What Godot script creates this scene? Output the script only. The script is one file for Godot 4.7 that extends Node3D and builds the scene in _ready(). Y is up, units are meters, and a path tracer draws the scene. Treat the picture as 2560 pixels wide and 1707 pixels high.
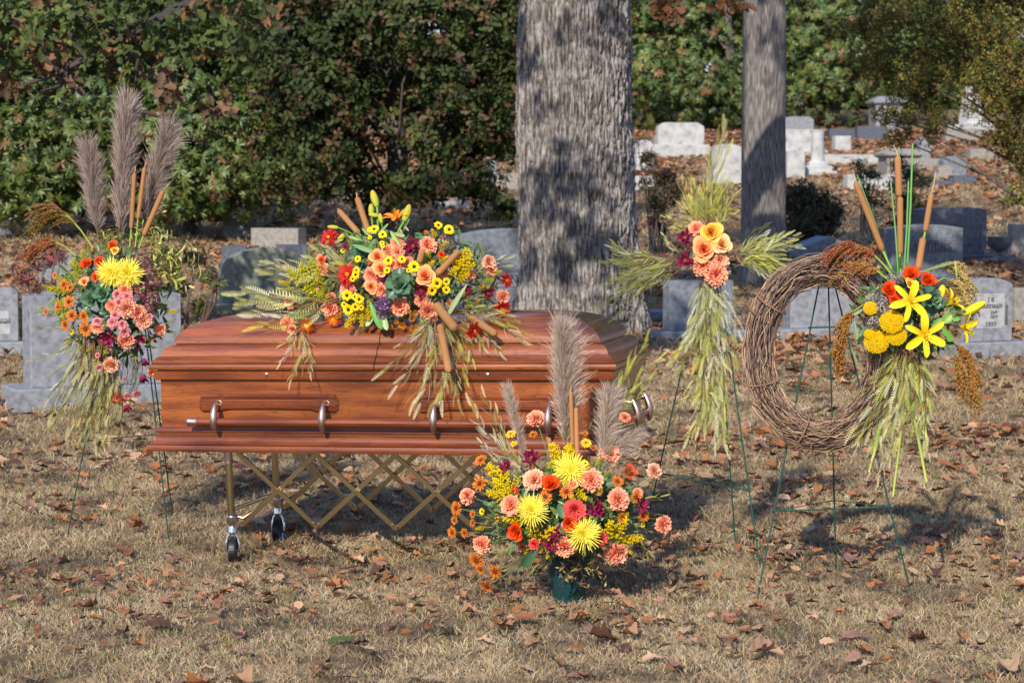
extends Node3D
# A casket on its folding truck with funeral flowers on a leaf-strewn cemetery lawn, oak and magnolias behind.

const EYE := Vector3(0, 1.67, 0)
const PITCH := 0.075
const FOCAL := 5200.0        # in pixels of the 2560 x 1707 photograph
var rng := RandomNumberGenerator.new()
var counts := {}
var M := {}
var cache := {}

# ---------------------------------------------------------------- mesh collecting
class Shape:
	var v := PackedVector3Array()
	var c := PackedColorArray()
	var t := PackedVector2Array()
	var i := PackedInt32Array()
	func vert(p: Vector3, col: Color, uv := Vector2.ZERO) -> int:
		v.push_back(p); c.push_back(col); t.push_back(uv)
		return v.size() - 1
	func tri(a: int, b: int, d: int) -> void:
		i.push_back(a); i.push_back(b); i.push_back(d)
	func quad(a: int, b: int, d: int, e: int) -> void:
		i.push_back(a); i.push_back(b); i.push_back(d)
		i.push_back(a); i.push_back(d); i.push_back(e)
	func flat_quad(a: Vector3, b: Vector3, d: Vector3, e: Vector3, col: Color, ua := Vector2.ZERO, ub := Vector2.ZERO, ud := Vector2.ZERO, ue := Vector2.ZERO) -> void:
		quad(vert(a, col, ua), vert(b, col, ub), vert(d, col, ud), vert(e, col, ue))
	func mesh() -> ArrayMesh:
		var n := PackedVector3Array()
		n.resize(v.size())
		for k in range(0, i.size(), 3):
			var a := v[i[k]]
			var q := (v[i[k + 2]] - a).cross(v[i[k + 1]] - a)
			n[i[k]] += q; n[i[k + 1]] += q; n[i[k + 2]] += q
		for k in n.size():
			n[k] = n[k].normalized() if n[k].length_squared() > 1e-24 else Vector3.UP
		var arr := []
		arr.resize(Mesh.ARRAY_MAX)
		arr[Mesh.ARRAY_VERTEX] = v
		arr[Mesh.ARRAY_NORMAL] = n
		arr[Mesh.ARRAY_COLOR] = c
		arr[Mesh.ARRAY_TEX_UV] = t
		arr[Mesh.ARRAY_INDEX] = i
		var m := ArrayMesh.new()
		m.add_surface_from_arrays(Mesh.PRIMITIVE_TRIANGLES, arr)
		return m
	# a round bar along a path
	func tube(pts: PackedVector3Array, radii: PackedFloat32Array, sides: int, ca: Color, cb: Color, cap := true) -> void:
		var last := pts.size() - 1
		var d0 := (pts[1] - pts[0]).normalized()
		var side := d0.cross(Vector3.UP if absf(d0.y) < 0.9 else Vector3.RIGHT).normalized()
		var start := v.size()
		var along := 0.0
		for k in last + 1:
			var d := (pts[mini(k + 1, last)] - pts[maxi(k - 1, 0)]).normalized()
			side = (side - d * side.dot(d)).normalized()
			var up := d.cross(side)
			var col := ca.lerp(cb, float(k) / last)
			if k > 0:
				along += pts[k].distance_to(pts[k - 1])
			for s in sides + 1:
				var w := TAU * s / sides
				vert(pts[k] + (side * cos(w) + up * sin(w)) * radii[k], col, Vector2(along, float(s) / sides))
		for k in last:
			for s in sides:
				var a := start + k * (sides + 1) + s
				quad(a, a + sides + 1, a + sides + 2, a + 1)
		if cap:
			for e in 2:
				var k := 0 if e == 0 else last
				if radii[k] > 0.0008:
					var m := vert(pts[k], ca if e == 0 else cb)
					var first := v.size()
					for s in sides:
						vert(v[start + k * (sides + 1) + s], ca if e == 0 else cb)
					for s in sides:
						if e == 0:
							tri(m, first + s, first + (s + 1) % sides)
						else:
							tri(m, first + (s + 1) % sides, first + s)
	func rod(a: Vector3, b: Vector3, r: float, sides: int, col: Color) -> void:
		tube(PackedVector3Array([a, b]), PackedFloat32Array([r, r]), sides, col, col)
	# a flat strip along a path
	func ribbon(pts: PackedVector3Array, widths: PackedFloat32Array, across: Vector3, ca: Color, cb: Color) -> void:
		var last := pts.size() - 1
		var start := v.size()
		for k in last + 1:
			var d := pts[mini(k + 1, last)] - pts[maxi(k - 1, 0)]
			var side := d.cross(across).normalized()
			var col := ca.lerp(cb, float(k) / last)
			vert(pts[k] - side * widths[k] * 0.5, col, Vector2(0, float(k) / last))
			vert(pts[k] + side * widths[k] * 0.5, col, Vector2(1, float(k) / last))
		for k in last:
			var a := start + 2 * k
			quad(a, a + 1, a + 3, a + 2)
	# a small eight-sided grain
	func grain(p: Vector3, r: float, stretch: Vector3, col: Color) -> void:
		var l := stretch.length()
		var u := stretch / l if l > 0.0 else Vector3.UP
		var s := u.cross(Vector3(0.31, 0.77, 0.55)).normalized()
		var w := u.cross(s)
		var a := vert(p + u * (r + l), col); var b := vert(p - u * (r + l), col)
		var q := [vert(p + s * r, col), vert(p + w * r, col), vert(p - s * r, col), vert(p - w * r, col)]
		for k in 4:
			tri(a, q[(k + 1) % 4], q[k])
			tri(b, q[k], q[(k + 1) % 4])
	# a petal or leaf that leaves the axis (+y of x) along +x, rising at rise0 and bending by curl
	func petal(x: Transform3D, length: float, width: float, rise0: float, curl: float, cup: float, c0: Color, c1: Color, nl := 5, nw := 3, blunt := 3.0, ruffle := 0.0, waves := 0.0, phase := 0.0, base := 0.12) -> void:
		var start := v.size()
		var px := 0.0
		var py := 0.0
		for k in nl + 1:
			var f := float(k) / nl
			var w := width * 0.5 * maxf(base * (1.0 - f), pow(f, 0.55) * sqrt(maxf(0.0, 1.0 - pow(f, blunt))) * 1.15)
			if waves > 0.0:
				w = width * 0.5 * (0.2 + 0.8 * sqrt(f))
			var ang := rise0 + curl * f
			if k > 0:
				px += cos(ang) * length / nl
				py += sin(ang) * length / nl
			var nx := -sin(ang)
			var ny := cos(ang)
			var col := c0.lerp(c1, f)
			for s in nw + 1:
				var g := 2.0 * s / nw - 1.0
				var lift := cup * w * g * g + ruffle * f * f * sin(g * waves + phase + f)
				var jag := 0.0
				if waves > 0.0 and k == nl:
					jag = length * 0.10 * sin(g * waves * 2.3 + phase * 3.0) - length * 0.22 * g * g
				vert(x * Vector3(px + nx * lift + cos(ang) * jag, py + ny * lift + sin(ang) * jag, w * g), col, Vector2(g * 0.5 + 0.5, f))
		for k in nl:
			for s in nw:
				var a := start + k * (nw + 1) + s
				quad(a, a + nw + 1, a + nw + 2, a + 1)

# ---------------------------------------------------------------- naming and placing
func numbered(called: String) -> String:
	var n: int = counts.get(called, 0)
	counts[called] = n + 1
	return called if n == 0 else "%s_%03d" % [called, n]

func tag(o: Node3D, label: String, category: String, group := "") -> void:
	o.set_meta("label", label)
	o.set_meta("category", category)
	if group:
		o.set_meta("group", group)

func thing(called: String, label: String, category: String, where := Transform3D.IDENTITY, group := "") -> Node3D:
	var o := Node3D.new()
	o.name = numbered(called)
	o.transform = where
	tag(o, label, category, group)
	add_child(o)
	return o

func put(called: String, m: Mesh, mat: Material, parent: Node3D, where := Transform3D.IDENTITY) -> MeshInstance3D:
	var o := MeshInstance3D.new()
	o.name = called
	o.mesh = m
	o.material_override = mat
	o.transform = where
	parent.add_child(o, true)
	return o

func structure(called: String, m: Mesh, mat: Material) -> MeshInstance3D:
	var o := put(numbered(called), m, mat, self)
	o.set_meta("kind", "structure")
	return o

# a point seen at (px, py) of the photograph, d metres in front of the lens
func at(px: float, py: float, d: float) -> Vector3:
	var up := Vector3(0, cos(PITCH), -sin(PITCH))
	var ahead := Vector3(0, -sin(PITCH), -cos(PITCH))
	return EYE + d * (Vector3((px - 1280.0) / FOCAL, 0, 0) + up * ((853.5 - py) / FOCAL) + ahead)

func land(x: float, z: float) -> float:
	var d := -z
	var h := 0.02 * clampf(x + 1.25, -5.0, 5.0) * (1.0 - smoothstep(11.0, 22.0, d))
	var b := maxf(0.0, d - 9.5)
	h += 0.03 * b * b / (b + 1.5)
	var e := maxf(0.0, minf(d, 95.0) - 32.0)
	h += 0.045 * e * e / (e + 6.0) * (0.55 + 0.45 * smoothstep(-0.22, -0.02, x / maxf(d, 1.0)))
	return h

func on_land(x: float, z: float) -> Vector3:
	return Vector3(x, land(x, z), z)

# where the line of sight through (px, py) meets the land
func land_at(px: float, py: float) -> Vector3:
	var lo := 4.0
	var hi := 4.0
	while hi < 130.0:
		var p := at(px, py, hi)
		if p.y <= land(p.x, p.z):
			break
		lo = hi
		hi += 0.5
	for k in 24:
		var m := (lo + hi) * 0.5
		var p := at(px, py, m)
		if p.y <= land(p.x, p.z):
			hi = m
		else:
			lo = m
	var q := at(px, py, hi)
	return on_land(q.x, q.z)

func facing(dir: Vector3, spin := 0.0) -> Basis:
	var y := dir.normalized()
	var x := y.cross(Vector3(0.2, 0.1, 1.0) if absf(y.z) < 0.9 else Vector3(0, 1, 0.1)).normalized()
	return Basis(x, y, x.cross(y)) * Basis(Vector3.UP, spin)

func rnd(a: float, b: float) -> float:
	return rng.randf_range(a, b)

func lin(r: float, g: float, b: float) -> Color:
	return Color(r, g, b)

func srgb(r: int, g: int, b: int) -> Color:
	return Color(r / 255.0, g / 255.0, b / 255.0).srgb_to_linear()

func vary(c: Color, by: float) -> Color:
	var k := 1.0 + rng.randf_range(-by, by)
	return Color(clampf(c.r * k * (1.0 + rng.randf_range(-by, by) * 0.4), 0, 1), clampf(c.g * k, 0, 1), clampf(c.b * k * (1.0 + rng.randf_range(-by, by) * 0.4), 0, 1))

func dyed(rough := 0.7, light_through := 0.0, spec := 0.4) -> StandardMaterial3D:
	var m := StandardMaterial3D.new()
	m.vertex_color_use_as_albedo = true
	m.roughness = rough
	m.metallic_specular = spec
	if light_through > 0.0:
		m.backlight_enabled = true
		m.backlight = Color(light_through, light_through, light_through)
	return m

func box(s: Shape, lo: Vector3, hi: Vector3, col: Color, bevel := 0.0) -> void:
	# a block with chamfered upper edges and corners; uv in metres
	var b := bevel
	var rings := [[lo.y, 0.0], [hi.y - b, 0.0], [hi.y, b]] if b > 0.0 else [[lo.y, 0.0], [hi.y, 0.0]]
	for k in rings.size() - 1:
		var y0: float = rings[k][0]; var o0: float = rings[k][1]
		var y1: float = rings[k + 1][0]; var o1: float = rings[k + 1][1]
		var a := [Vector3(lo.x + o0, y0, hi.z - o0), Vector3(hi.x - o0, y0, hi.z - o0), Vector3(hi.x - o0, y0, lo.z + o0), Vector3(lo.x + o0, y0, lo.z + o0)]
		var e := [Vector3(lo.x + o1, y1, hi.z - o1), Vector3(hi.x - o1, y1, hi.z - o1), Vector3(hi.x - o1, y1, lo.z + o1), Vector3(lo.x + o1, y1, lo.z + o1)]
		for q in 4:
			var w: float = a[q].distance_to(a[(q + 1) % 4])
			s.flat_quad(a[q], e[q], e[(q + 1) % 4], a[(q + 1) % 4], col, Vector2(0, y0), Vector2(0, y1), Vector2(w, y1), Vector2(w, y0))
	s.flat_quad(Vector3(lo.x + b, hi.y, hi.z - b), Vector3(lo.x + b, hi.y, lo.z + b), Vector3(hi.x - b, hi.y, lo.z + b), Vector3(hi.x - b, hi.y, hi.z - b), col, Vector2(0, 0), Vector2(0, hi.z - lo.z), Vector2(hi.x - lo.x, hi.z - lo.z), Vector2(hi.x - lo.x, 0))
	s.flat_quad(Vector3(lo.x, lo.y, hi.z), Vector3(hi.x, lo.y, hi.z), Vector3(hi.x, lo.y, lo.z), Vector3(lo.x, lo.y, lo.z), col)
# ---------------------------------------------------------------- materials
func noise_tex(size: int, freq: float, octaves: int, stops: Array, cols: Array, seed_ := 1, kind := FastNoiseLite.TYPE_SIMPLEX_SMOOTH, stretch := Vector2.ONE) -> ImageTexture:
	var n := FastNoiseLite.new()
	n.seed = seed_
	n.noise_type = kind
	n.frequency = freq
	n.fractal_octaves = octaves
	var g := Gradient.new()
	g.offsets = PackedFloat32Array(stops)
	g.colors = PackedColorArray(cols)
	var src := n.get_seamless_image(int(size * stretch.x), int(size * stretch.y), false, false, 0.2, true)
	src.resize(size, size, Image.INTERPOLATE_CUBIC)
	var im := Image.create(size, size, false, Image.FORMAT_RGB8)
	for y in size:
		for x in size:
			im.set_pixel(x, y, g.sample(src.get_pixel(x, y).r))
	return ImageTexture.create_from_image(im)

func wood_textures() -> Array:
	# figured red-brown hardwood: warped growth rings, dark open pores in short dashes
	var w := 1024
	var h := 512
	var warp := FastNoiseLite.new(); warp.seed = 5; warp.frequency = 0.004; warp.fractal_octaves = 3
	var tone := FastNoiseLite.new(); tone.seed = 9; tone.frequency = 0.011; tone.fractal_octaves = 4
	var pore := FastNoiseLite.new(); pore.seed = 12; pore.frequency = 0.22; pore.fractal_octaves = 2
	var im := Image.create(w, h, false, Image.FORMAT_RGB8)
	var ro := Image.create(w, h, false, Image.FORMAT_RGB8)
	var light := srgb(164, 90, 36)
	var mid := srgb(116, 55, 22)
	var dark := srgb(44, 18, 10)
	for y in h:
		for x in w:
			var sx := float(x)
			var wx := warp.get_noise_2d(sx * 0.75, y * 1.9)
			var ring := fposmod(y * 0.030 + wx * 4.2, 1.0)
			var edge := pow(ring, 5.0)                                     # the late wood closes each ring
			var p := pore.get_noise_2d(sx * 0.075, y * 1.5)
			var dash := clampf((p - 0.16) * 3.2, 0.0, 1.0) * (0.35 + 0.65 * edge)
			var k := clampf(0.5 + 0.9 * tone.get_noise_2d(sx * 0.35, y * 1.4), 0.0, 1.0)
			var c := mid.lerp(light, k).lerp(dark, clampf(0.24 * edge + 0.70 * dash, 0.0, 0.9))
			im.set_pixel(x, y, c.linear_to_srgb())
			var r := 0.42 + 0.2 * dash
			ro.set_pixel(x, y, Color(r, r, r))
	return [ImageTexture.create_from_image(im), ImageTexture.create_from_image(ro)]

func make_materials() -> void:
	var wt := wood_textures()
	var wood := StandardMaterial3D.new()
	wood.albedo_texture = wt[0]
	wood.roughness = 1.0
	wood.roughness_texture = wt[1]
	wood.metallic_specular = 0.4
	wood.clearcoat_enabled = true
	wood.clearcoat = 1.0
	wood.clearcoat_roughness = 0.10
	wood.uv1_scale = Vector3(0.45, 1.9, 1)
	M.wood = wood
	var dw: StandardMaterial3D = wood.duplicate()
	dw.albedo_color = Color(0.86, 0.80, 0.80)
	dw.uv1_offset = Vector3(0, 0.41, 0)
	M.wood_dark = dw
	var rod: StandardMaterial3D = wood.duplicate()
	rod.uv1_scale = Vector3(0.45, 0.35, 1)
	rod.albedo_color = Color(0.9, 0.84, 0.84)
	M.wood_round = rod
	M.bead = metal(srgb(186, 132, 104), 0.4, 0.0)
	M.copper = metal(Color(0.60, 0.42, 0.35), 0.40, 1.0)
	M.chrome = metal(Color(0.80, 0.80, 0.80), 0.2, 1.0)
	M.bronze = metal(Color(0.50, 0.36, 0.18), 0.27, 1.0)
	M.rubber = metal(Color(0.012, 0.012, 0.013), 0.42, 0.0)
	M.tab_blue = metal(Color(0.03, 0.12, 0.42), 0.4, 0.0)
	M.inside = metal(Color(0.03, 0.018, 0.012), 0.8, 0.0)
	M.wire = metal(Color(0.010, 0.075, 0.050), 0.38, 0.0)
	M.bucket = metal(Color(0.008, 0.045, 0.050), 0.42, 0.0)
	M.petal = dyed(0.62, 0.35, 0.35)
	M.leaf = dyed(0.42, 0.3, 0.5)
	M.dry = dyed(0.85, 0.25, 0.25)
	M.stalk = dyed(0.7)
	M.fluff = dyed(0.9, 0.5, 0.2)
	M.vine = dyed(0.75)

func metal(c: Color, rough: float, metallic: float) -> StandardMaterial3D:
	var m := StandardMaterial3D.new()
	m.albedo_color = c.linear_to_srgb()
	m.roughness = rough
	m.metallic = metallic
	return m

# ---------------------------------------------------------------- casket
# local axes: x along the casket from its left end, y up from the underside, z towards the front; middle of the width at z = 0
const LONG := 2.035          # the body; mouldings stand out past it
const HALF := 0.325

# a band between two rails of points, rounded where the rails bend softly and crisp where they turn sharply
func band(s: Shape, a: PackedVector3Array, b: PackedVector3Array, ax: int, uoff: float) -> void:
	var v := 0.0
	var ia := -1
	var ib := -1
	for k in a.size():
		if k > 0:
			v += (a[k] + b[k]).distance_to(a[k - 1] + b[k - 1]) * 0.5
		var ja := s.vert(a[k], Color.WHITE, Vector2(a[k][ax] + uoff, -v))
		var jb := s.vert(b[k], Color.WHITE, Vector2(b[k][ax] + uoff, -v))
		if k > 0:
			s.quad(ia, ja, jb, ib)
		ia = ja
		ib = jb
		if k > 0 and k < a.size() - 1:
			var d0 := (a[k] + b[k] - a[k - 1] - b[k - 1]).normalized()
			var d1 := (a[k + 1] + b[k + 1] - a[k] - b[k]).normalized()
			if d0.dot(d1) < 0.80:
				ia = s.vert(a[k], Color.WHITE, Vector2(a[k][ax] + uoff, -v))
				ib = s.vert(b[k], Color.WHITE, Vector2(b[k][ax] + uoff, -v))

# a mitred moulding round the box: profile points are (outward, height); x0 and x1 are the ends, open where told
func moulding(s: Shape, profile: PackedVector2Array, x0: float, x1: float, half: float, left := true, right := true, uoff := 0.06) -> void:
	var fl := PackedVector3Array(); var fr := PackedVector3Array(); var bl := PackedVector3Array(); var br := PackedVector3Array()
	for p in profile:
		var l := x0 - p.x if left else x0
		var r := x1 + p.x if right else x1
		fl.push_back(Vector3(l, p.y, half + p.x)); fr.push_back(Vector3(r, p.y, half + p.x))
		bl.push_back(Vector3(l, p.y, -half - p.x)); br.push_back(Vector3(r, p.y, -half - p.x))
	band(s, fl, fr, 0, uoff)
	band(s, br, bl, 0, uoff)
	if right:
		band(s, fr, br, 2, uoff)
	if left:
		band(s, bl, fl, 2, uoff)

func arc_profile(out: PackedVector2Array, from: Vector2, to: Vector2, bulge: float, n: int) -> void:
	var side := Vector2(to.y - from.y, from.x - to.x)
	for k in range(1, n + 1):
		var f := float(k) / n
		out.push_back(from.lerp(to, f) + side * bulge * 4.0 * f * (1.0 - f))

func lid_profile() -> PackedVector2Array:
	var p := PackedVector2Array([Vector2(0.036, 0.360)])
	arc_profile(p, Vector2(0.036, 0.360), Vector2(0.036, 0.383), 0.16, 5)
	p.push_back(Vector2(0.024, 0.3840))
	p.push_back(Vector2(0.024, 0.3880))
	var y := 0.3880
	var o := 0.030
	p.push_back(Vector2(o, y))
	for k in 4:                                                       # four fine reeds
		arc_profile(p, Vector2(o, y), Vector2(o - 0.0020, y + 0.0050), 0.35, 4)
		p.push_back(Vector2(o - 0.0075, y + 0.0052))
		y += 0.0066
		o -= 0.0056
		p.push_back(Vector2(o - 0.0020, y))
		p.push_back(Vector2(o, y + 0.0002))
	arc_profile(p, Vector2(o, y), Vector2(o - 0.012, y + 0.008), -0.12, 3)
	arc_profile(p, Vector2(o - 0.012, y + 0.008), Vector2(-0.046, 0.462), 0.20, 8)
	p.push_back(Vector2(-0.056, 0.462))
	p.push_back(Vector2(-0.056, 0.469))
	p.push_back(Vector2(-0.047, 0.4695))
	return p

func make_lid(name_: String, parent: Node3D, x0: float, x1: float, left: bool) -> void:
	var s := Shape.new()
	moulding(s, lid_profile(), x0, x1, HALF, left, not left, 0.06)
	# the vault: rises in a curve to the ridge, hipped at the end
	var n := 18
	var hz := HALF - 0.047
	var inset := 0.34
	var fl := PackedVector3Array(); var fr := PackedVector3Array(); var bl := PackedVector3Array(); var br := PackedVector3Array()
	for k in n + 1:
		var th := PI * 0.5 * k / n
		var z := hz * cos(th * 0.985)
		var xi := 0.047 + inset * (1.0 - cos(th * 0.985))
		var y := 0.4695 + 0.122 * sin(th)
		var xa := x0 + (xi if left else 0.0)
		var xb := x1 - (0.0 if left else xi)
		fl.push_back(Vector3(xa, y, z)); fr.push_back(Vector3(xb, y, z))
		bl.push_back(Vector3(xa, y, -z)); br.push_back(Vector3(xb, y, -z))
	band(s, fl, fr, 0, 0.06)
	band(s, br, bl, 0, 0.06)
	if left:
		band(s, bl, fl, 2, 0.3)
	else:
		band(s, fr, br, 2, 0.3)
	s.flat_quad(fl[n], bl[n], br[n], fr[n], Color.WHITE, Vector2(fl[n].x, 0), Vector2(fl[n].x, 0.02), Vector2(fr[n].x, 0.02), Vector2(fr[n].x, 0))
	var lid := put(name_, s.mesh(), M.wood, parent)
	# the flat underside and the cut end
	var u := Shape.new()
	var px := x1 if left else x0
	var pr := lid_profile()
	var top := PackedVector3Array()
	for p in pr:
		top.push_back(Vector3(px, p.y, HALF + p.x))
	for k in range(1, n + 1):
		var th := PI * 0.5 * k / n
		top.push_back(Vector3(px, 0.4695 + 0.122 * sin(th), hz * cos(th * 0.985)))
	for k in top.size() - 1:
		var a := top[k]
		var b := top[k + 1]
		u.flat_quad(Vector3(px, a.y, -a.z), Vector3(px, b.y, -b.z), b, a, Color.WHITE)
	var o0 := x0 - (0.036 if left else 0.0)
	var o1 := x1 + (0.0 if left else 0.036)
	u.flat_quad(Vector3(o0, 0.36, HALF + 0.036), Vector3(o1, 0.36, HALF + 0.036), Vector3(o1, 0.36, -HALF - 0.036), Vector3(o0, 0.36, -HALF - 0.036), Color.WHITE)
	put("underside", u.mesh(), M.inside, lid)

func beads(s: Shape, a: Vector3, b: Vector3, r: float, pitch: float) -> void:
	var n := int(a.distance_to(b) / pitch)
	for k in n:
		s.grain(a.lerp(b, (k + 0.5) / n), r, Vector3(0, 0, 0.0006), Color.WHITE)

func make_casket(where: Transform3D) -> Node3D:
	var t := thing("casket", "closed polished red-brown wooden casket with domed split lid, on a folding metal truck", "casket", where)
	# body
	var s := Shape.new()
	moulding(s, PackedVector2Array([Vector2(0, 0.100), Vector2(0, 0.316)]), 0.0, LONG, HALF)
	s.flat_quad(Vector3(-0.03, 0.0005, HALF + 0.03), Vector3(LONG + 0.03, 0.0005, HALF + 0.03), Vector3(LONG + 0.03, 0.0005, -HALF - 0.03), Vector3(-0.03, 0.0005, -HALF - 0.03), Color.WHITE)
	put("body", s.mesh(), M.wood, t)
	# rim board under the lid, with a small bead on its lower edge
	s = Shape.new()
	moulding(s, PackedVector2Array([Vector2(0.0, 0.312), Vector2(0.012, 0.3125), Vector2(0.020, 0.3155), Vector2(0.0225, 0.320), Vector2(0.0225, 0.352), Vector2(0.010, 0.3525), Vector2(0.010, 0.3600)]), 0.0, LONG, HALF, true, true, 0.06)
	put("rim_board", s.mesh(), M.wood_dark, t)
	# base moulding
	s = Shape.new()
	var p := PackedVector2Array([Vector2(0.052, 0.0)])
	arc_profile(p, Vector2(0.052, 0.0), Vector2(0.050, 0.026), 0.10, 5)
	p.push_back(Vector2(0.041, 0.0275))
	p.push_back(Vector2(0.044, 0.030))
	arc_profile(p, Vector2(0.044, 0.030), Vector2(0.021, 0.070), -0.20, 9)
	p.push_back(Vector2(0.014, 0.0710))
	p.push_back(Vector2(0.014, 0.0785))
	p.push_back(Vector2(0.022, 0.079))
	arc_profile(p, Vector2(0.022, 0.079), Vector2(0.010, 0.105), 0.22, 7)
	p.push_back(Vector2(0.0, 0.1055))
	moulding(s, p, 0.0, LONG, HALF, true, true, 0.06)
	var base := put("base_moulding", s.mesh(), M.wood_dark, t)
	s = Shape.new()
	beads(s, Vector3(-0.018, 0.0745, HALF + 0.0195), Vector3(LONG + 0.018, 0.0745, HALF + 0.0195), 0.0028, 0.0062)
	put("bead_trim", s.mesh(), M.bead, base)
	make_lid("head_lid", t, 0.0, 1.010, true)
	make_lid("foot_lid", t, 1.014, LONG, false)
	# lock screws in the rim board
	for x in [0.511, 1.513]:
		s = Shape.new()
		s.tube(PackedVector3Array([Vector3(x, 0.337, HALF + 0.0222), Vector3(x, 0.337, HALF + 0.0262), Vector3(x, 0.337, HALF + 0.0262), Vector3(x, 0.337, HALF + 0.0225)]), PackedFloat32Array([0.0095, 0.0085, 0.0048, 0.0045]), 16, Color.WHITE, Color.WHITE)
		var sc := put("lock_screw", s.mesh(), M.copper, t)
		s = Shape.new()
		s.rod(Vector3(x, 0.337, HALF + 0.0224), Vector3(x, 0.337, HALF + 0.0236), 0.0046, 8, Color.WHITE)
		put("socket", s.mesh(), M.inside, sc)
	# carved plaques behind the handle arms
	for span in [[0.185, 0.834], [1.194, 1.845]]:
		plaque(t, span[0], span[1])
	# bar handle along the front
	var hz := HALF + 0.062
	s = Shape.new()
	s.tube(PackedVector3Array([Vector3(0.200, 0.133, hz), Vector3(LONG - 0.200, 0.133, hz)]), PackedFloat32Array([0.0175, 0.0175]), 20, Color.WHITE, Color.WHITE)
	var bar := put("handle_bar", s.mesh(), M.wood_round, t)
	for e in [[0.200, -1.0], [LONG - 0.200, 1.0]]:
		s = Shape.new()
		var x: float = e[0]
		var g: float = e[1]
		s.tube(PackedVector3Array([Vector3(x, 0.133, hz), Vector3(x + g * 0.006, 0.133, hz), Vector3(x + g * 0.007, 0.133, hz), Vector3(x + g * 0.040, 0.133, hz), Vector3(x + g * 0.047, 0.133, hz), Vector3(x + g * 0.050, 0.133, hz)]), PackedFloat32Array([0.0215, 0.0215, 0.0195, 0.0200, 0.0205, 0.016]), 20, Color.WHITE, Color.WHITE)
		put("end_cap", s.mesh(), M.copper, bar)
	for x in [0.281, 0.783, 1.284, 1.786]:
		handle_arm(t, Vector3(x, 0, HALF), Basis.IDENTITY)
	# the short handle on the right end
	var bs := Basis(Vector3.UP, PI * 0.5)
	var eo := Vector3(LONG, 0, 0)
	for z in [-0.13, 0.13]:
		handle_arm(t, eo + Vector3(0, 0, z), bs)
	s = Shape.new()
	s.tube(PackedVector3Array([Vector3(LONG + 0.062, 0.133, 0.2), Vector3(LONG + 0.062, 0.133, -0.2)]), PackedFloat32Array([0.0175, 0.0175]), 16, Color.WHITE, Color.WHITE)
	put("end_handle_bar", s.mesh(), M.wood_round, t)
	s = Shape.new()
	moulding(s, PackedVector2Array([Vector2(0.0, 0.17), Vector2(0.006, 0.172), Vector2(0.006, 0.236), Vector2(0.0, 0.243)]), LONG - 0.005, LONG + 0.005, 0.19)
	s.flat_quad(Vector3(LONG + 0.011, 0.172, 0.19), Vector3(LONG + 0.011, 0.236, 0.19), Vector3(LONG + 0.011, 0.236, -0.19), Vector3(LONG + 0.011, 0.172, -0.19), Color.WHITE)
	put("end_plaque", s.mesh(), M.wood_dark, t)
	return t

func plaque(t: Node3D, x0: float, x1: float) -> void:
	# outline: rounded upper corners, lower edge scooped between two feet
	var top := 0.252
	var n := 40
	var lower := PackedVector2Array()
	var upper := PackedVector2Array()
	for k in n + 1:
		var f := float(k) / n
		var x := lerpf(x0, x1, f)
		var e := minf(x - x0, x1 - x)
		upper.push_back(Vector2(x, top - (0.022 - sqrt(maxf(0.0, 0.022 * 0.022 - pow(maxf(0.0, 0.022 - e), 2)))) ))
		var foot := smoothstep(0.085, 0.135, e)
		var yl := 0.171 + 0.012 * foot * (0.55 + 0.45 * sin(PI * f))
		lower.push_back(Vector2(x, yl + 0.010 * (1.0 - smoothstep(0.0, 0.012, e))))
	var s := Shape.new()
	var rows := [[0.0, 0.0005], [0.0, 0.006], [0.10, 0.0125], [0.30, 0.0135], [0.52, 0.0135], [0.60, 0.0075], [0.66, 0.0075], [0.70, 0.013], [0.86, 0.016], [0.96, 0.010], [1.0, 0.004], [1.0, 0.0005]]
	for k in n:
		for r in rows.size() - 1:
			var q := []
			for c in [[k, r], [k, r + 1], [k + 1, r + 1], [k + 1, r]]:
				var f: float = rows[c[1]][0]
				var pt := lower[c[0]].lerp(upper[c[0]], f)
				var out: float = rows[c[1]][1]
				if c[0] == 0 or c[0] == n:
					out = minf(out, 0.003)
				q.push_back(s.vert(Vector3(pt.x, pt.y, HALF + out), Color.WHITE, Vector2(pt.x + 0.06, -pt.y - out)))
			s.quad(q[0], q[1], q[2], q[3])
	var o := put("plaque", s.mesh(), M.wood_dark, t)
	s = Shape.new()
	var yb := lerpf(0.178, top, 0.63)
	beads(s, Vector3(x0 + 0.006, yb, HALF + 0.0095), Vector3(x1 - 0.006, yb, HALF + 0.0095), 0.0027, 0.0062)
	put("bead_trim", s.mesh(), M.bead, o)

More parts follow.
